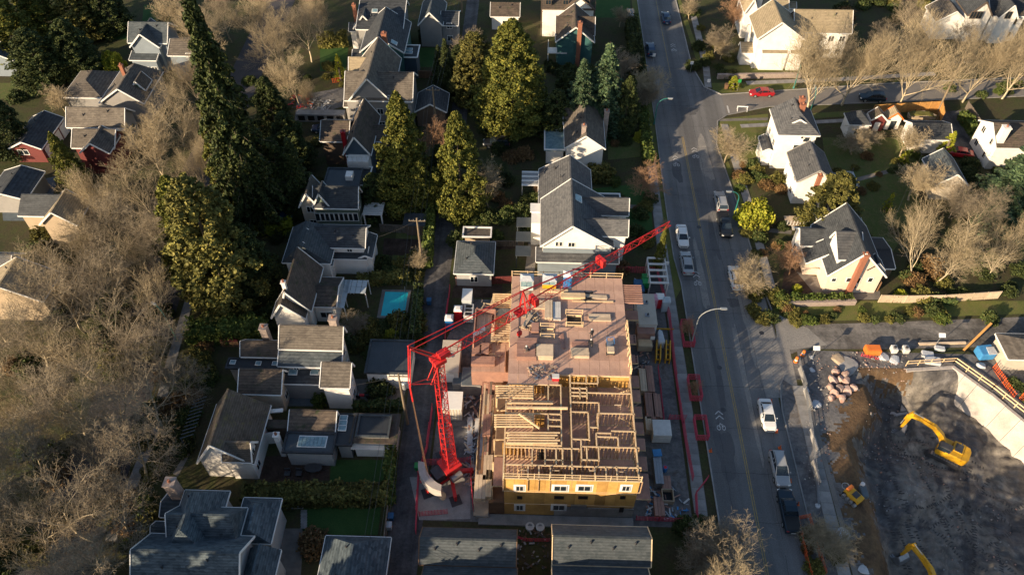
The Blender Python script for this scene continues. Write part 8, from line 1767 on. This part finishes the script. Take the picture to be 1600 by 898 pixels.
for i, a in enumerate(((pp((674, 335), (668, 420)), 1.3, 2.4, 'tall sunlit clipped hedge along the left side of the lane'), (pp((298, 530), (330, 527), (420, 527)), 3.0, 3.0, 'broad clipped hedge lit at its left end, above the brown shingled house'), (pp((385, 782), (612, 780)), 2.0, 2.6, 'long dark clipped hedge between the two dark lawns'),
        (pp((403, 362), (458, 360)), 2.0, 1.8, 'bright green clipped hedge below the blue trampoline'), (pp((1230, 471), (1330, 469)), 1.2, 1.0, 'low clipped hedge in front of the pink house'), (pp((553, 640), (632, 637)), 1.0, 1.4, 'low dark hedge below the motorbike'), (pp((1003, 175), (1013, 260)), 1.6, 1.8, 'kerbside hedge on the left pavement below the junction'), (pp((985, 40), (1000, 160)), 2.2, 2.6, 'dark tall hedge behind the parked hatchback'),
        (pp((498, 75), (545, 72)), 1.2, 3.0, 'row of golden clipped yews left of the dark roofed houses'), (pp((1500, 185), (1550, 255)), 1.4, 1.8, 'yellow green hedge beside the driveway of the red car'), (pp((640, 345), (668, 342)), 1, 1.2, 'short hedge behind the garden shed'), (pp((655, 65), (715, 62)), 2.0, 2.2, 'dark hedge below the grey gabled house at the top'), (pp((613, 705), (610, 790)), 1.0, 2.4, 'narrow hedge between the terrace lawn and the alley'),
        (pp((560, 443), (640, 437)), 1.6, 1.4, 'ivy covered hedge behind the pool'), (pp((655, 455), (650, 530)), 1.2, 1.8, 'ragged dark hedge between the pool and the alley'), (pp((520, 352), (590, 352)), .8, 1.2, 'low dark hedge in front of the glazed veranda'), (pp((500, 535), (560, 545)), 1.4, 1.8, 'dark hedge behind the brown shingled house ridge'), (pp((1452, 470), (1490, 472)), 1.2, 1.0, 'scrubby hedge at the foot of the leaning trees'))):
    hedge(*a, m=('leaf_hedge', 'leaf_hedge', 'leaf_olive', 'leaf_yellow', 'leaf_hedge', 'leaf_bush', 'leaf_hedge', 'leaf_fir', 'leaf_olive', 'leaf_hedge', 'leaf_bush', 'leaf_fir', 'leaf_hedge', 'leaf_olive', 'leaf_bush', 'leaf_bush', 'leaf_fir', 'leaf_bush')[i], seed=i + 1)
# -- garden shrubs: zone, number, size, kinds, label
zr = random.Random(5)
def zone(u0, v0, u1, v1, n, r0, r1, kinds, label, avoid=None):
    for i in range(n):
        u, v = zr.uniform(u0, u1), zr.uniform(v0, v1)
        if avoid and avoid[0] < u < avoid[2] and avoid[1] < v < avoid[3]: continue
        x, y = P(u, v); r = zr.uniform(r0, r1); plant(zr.choice(kinds), x, y, r * zr.uniform(.8, 1.3), r, label, 'shrub', 'shrub', label.split(' shrub')[0] + ' shrubs ' + label.split('shrub ')[1])
zone(545, 500, 655, 555, 24, .7, 1.6, ('u5', 'u1', 'u6', 'u5'), 'olive evergreen shrub in the thicket round the pool')
zone(545, 405, 660, 450, 9, .9, 1.8, ('u1', 'u6', 'u5'), 'dark leafy shrub in the bed between the pool and the white house', )
zone(250, 545, 330, 640, 12, .9, 2.0, ('u3', 'u1', 'u3', 'u5'), 'russet garden shrub left of the brown shingled houses')
zone(215, 620, 300, 740, 12, .8, 1.8, ('u1', 'u5', 'u6'), 'green shrub along the left street path')
zone(160, 740, 250, 890, 14, .8, 1.8, ('u1', 'u5', 'u3', 'u2'), 'mixed shrub between the left path and the slate roofed manor')
zone(30, 350, 220, 520, 18, 1., 2.2, ('u1', 'u6', 'u5'), 'dark understorey shrub beneath the left canopy')
zone(0, 560, 120, 890, 14, 1., 2.0, ('u1', 'u5', 'u3'), 'dim shrub on the verge below the left canopy')
zone(430, 330, 480, 520, 7, 1., 1.8, ('u1', 'u6'), 'dark shrub left of the lane houses under the firs'); zone(350, 480, 430, 515, 6, 1.2, 2.2, ('u6', 'u1'), 'deep green shrub below the ivy covered tree')
zone(700, 330, 830, 380, 11, 1.0, 1.9, ('u2', 'u1', 'u2'), 'bright garden shrub right of the lane behind the hip roofed garage')
zone(760, 235, 860, 330, 12, .9, 1.9, ('u1', 'u6', 'u5', 'u3'), 'dusky shrub in the garden left of the awning'); zone(955, 270, 1022, 420, 12, .8, 1.6, ('u1', 'u5', 'u3', 'u2'), 'garden shrub between the grey house and the left pavement', )
zone(1150, 255, 1225, 300, 12, .7, 1.5, ('u3', 'u5', 'u1', 'u2'), 'colourful shrub bed left of the plain grey gabled house'); zone(1165, 345, 1235, 400, 11, .8, 1.6, ('u1', 'u3', 'u5'), 'tangled shrub near the round yellow tree and timber deck')
zone(1175, 440, 1225, 500, 10, .8, 1.5, ('u1', 'u5', 'u2'), 'roadside shrub at the foot of the stone wall'); zone(1215, 482, 1330, 505, 13, .5, 1.1, ('u5', 'u2', 'u3', 'u1'), 'low shrub on the bank below the stone wall')
zone(1340, 480, 1560, 502, 13, .6, 1.3, ('u5', 'u2', 'u1', 'u3'), 'weedy shrub on the sunny bank beside the dirt lane'); zone(1410, 400, 1600, 465, 16, .9, 2.0, ('u1', 'u3', 'u6', 'u5'), 'undergrowth shrub under the leaning bare trees', )
zone(1330, 330, 1450, 440, 9, .9, 1.8, ('u6', 'u1', 'u6'), 'dark shrub in the shaded gardens right of the pink house', (1330, 330, 1395, 440)); zone(1500, 240, 1560, 310, 7, 1., 2., ('u6', 'u1'), 'dark shrub among the pines at the right')
zone(1582, 590, 1640, 628, 7, .7, 1.4, ('u2', 'u1'), 'green shrub behind the orange fence at the right edge'); zone(1080, 20, 1150, 130, 12, .9, 1.9, ('u1', 'u3', 'u5', 'u6'), 'dense shrub right of the main road near the top', )
zone(935, 180, 1000, 240, 7, .8, 1.6, ('u1', 'u3', 'u6'), 'dark shrub right of the white gabled stucco house'); zone(840, 80, 960, 130, 9, 1., 2., ('u6', 'u1'), 'dark shrub below the teal gabled house')
zone(480, 100, 545, 150, 7, .8, 1.5, ('u1', 'u5'), 'shaded shrub on the lawn left of the three gabled house'); zone(240, 15, 290, 40, 5, 1.2, 2.0, ('u6', 'u1'), 'dark shrub at the top of the left street'); zone(1300, 0, 1460, 40, 9, 1.2, 2.4, ('u3', 'u1', 'u5', 'u6'), 'brown green shrub at the top right behind the street trees')
zone(1065, 815, 1110, 890, 9, .8, 1.7, ('u1', 'u3', 'u5'), 'scrubby shrub on the corner below the pink kerb fence'); zone(1258, 830, 1310, 890, 8, .6, 1.3, ('u3', 'u5'), 'dry shrub behind the orange kerb fence'); zone(0, 100, 180, 175, 10, 1.0, 2.0, ('u6', 'u1'), 'dark shrub in the upper left gardens', (60, 100, 165, 175))
zone(455, 215, 500, 330, 12, .9, 1.8, ('u6', 'u1', 'u5'), 'dark shrub left of the blue gabled and green gabled houses'); zone(380, 120, 450, 200, 9, 1., 2., ('u6', 'u1', 'u3'), 'woodland shrub at the left of the messy garden'); zone(1290, 245, 1400, 330, 10, .5, 1.2, ('u3', 'u5', 'u1'), 'small shrub scattered over the far lawns behind the pink house'); zone(830, 110, 1000, 170, 12, 1.2, 2.2, ('u6', 'u1'), 'dark shrub round the feet of the spruces'); zone(600, 195, 640, 300, 5, .8, 1.4, ('u6',), 'dark shrub behind the taller golden cedar'); zone(1400, 240, 1460, 270, 5, .8, 1.5, ('u3', 'u1', 'u2'), 'garden shrub near the red parked car'); zone(150, 480, 300, 600, 12, 1., 2.0, ('u1', 'u6', 'u5'), 'shadowy shrub beside the bend of the left street'); zone(1470, 110, 1600, 150, 6, .9, 1.6, ('u2', 'u1'), 'low shrub along the far side of the side street')
# -- trees standing outside the photo to the lower left; their long shade falls into it
for i, (x, y, h, r, k) in enumerate(((-62, 16, 22, 6, 'f2'), (-50, 14, 20, 5.5, 'f1'), (-74, 26, 21, 6, 'c3'), (-38, 12, 19, 5.5, 'c4'), (-28, 10, 18, 5.5, 'c3'), (-66, 6, 22, 6, 'f2'), (-20, 6, 17, 5, 'c4'), (-10, 4, 17, 5, 'f1'))):
    plant(k, x, y, h * 1.08, r, 'tall tree standing outside the photo beyond its lower left corner', 'tall_tree', 'tree', 'trees beyond the lower left corner')

for i, (x, y) in enumerate(((20.5, 28), (20.3, 19), (20.6, 9), (19.5, 14))): plant(('b1', 'b3', 'c4', 'c3')[i], x, y, 13, 4.5, 'street tree standing beyond the lower edge of the photo beside the main road', 'street_tree', 'tree', 'trees beyond the lower edge')
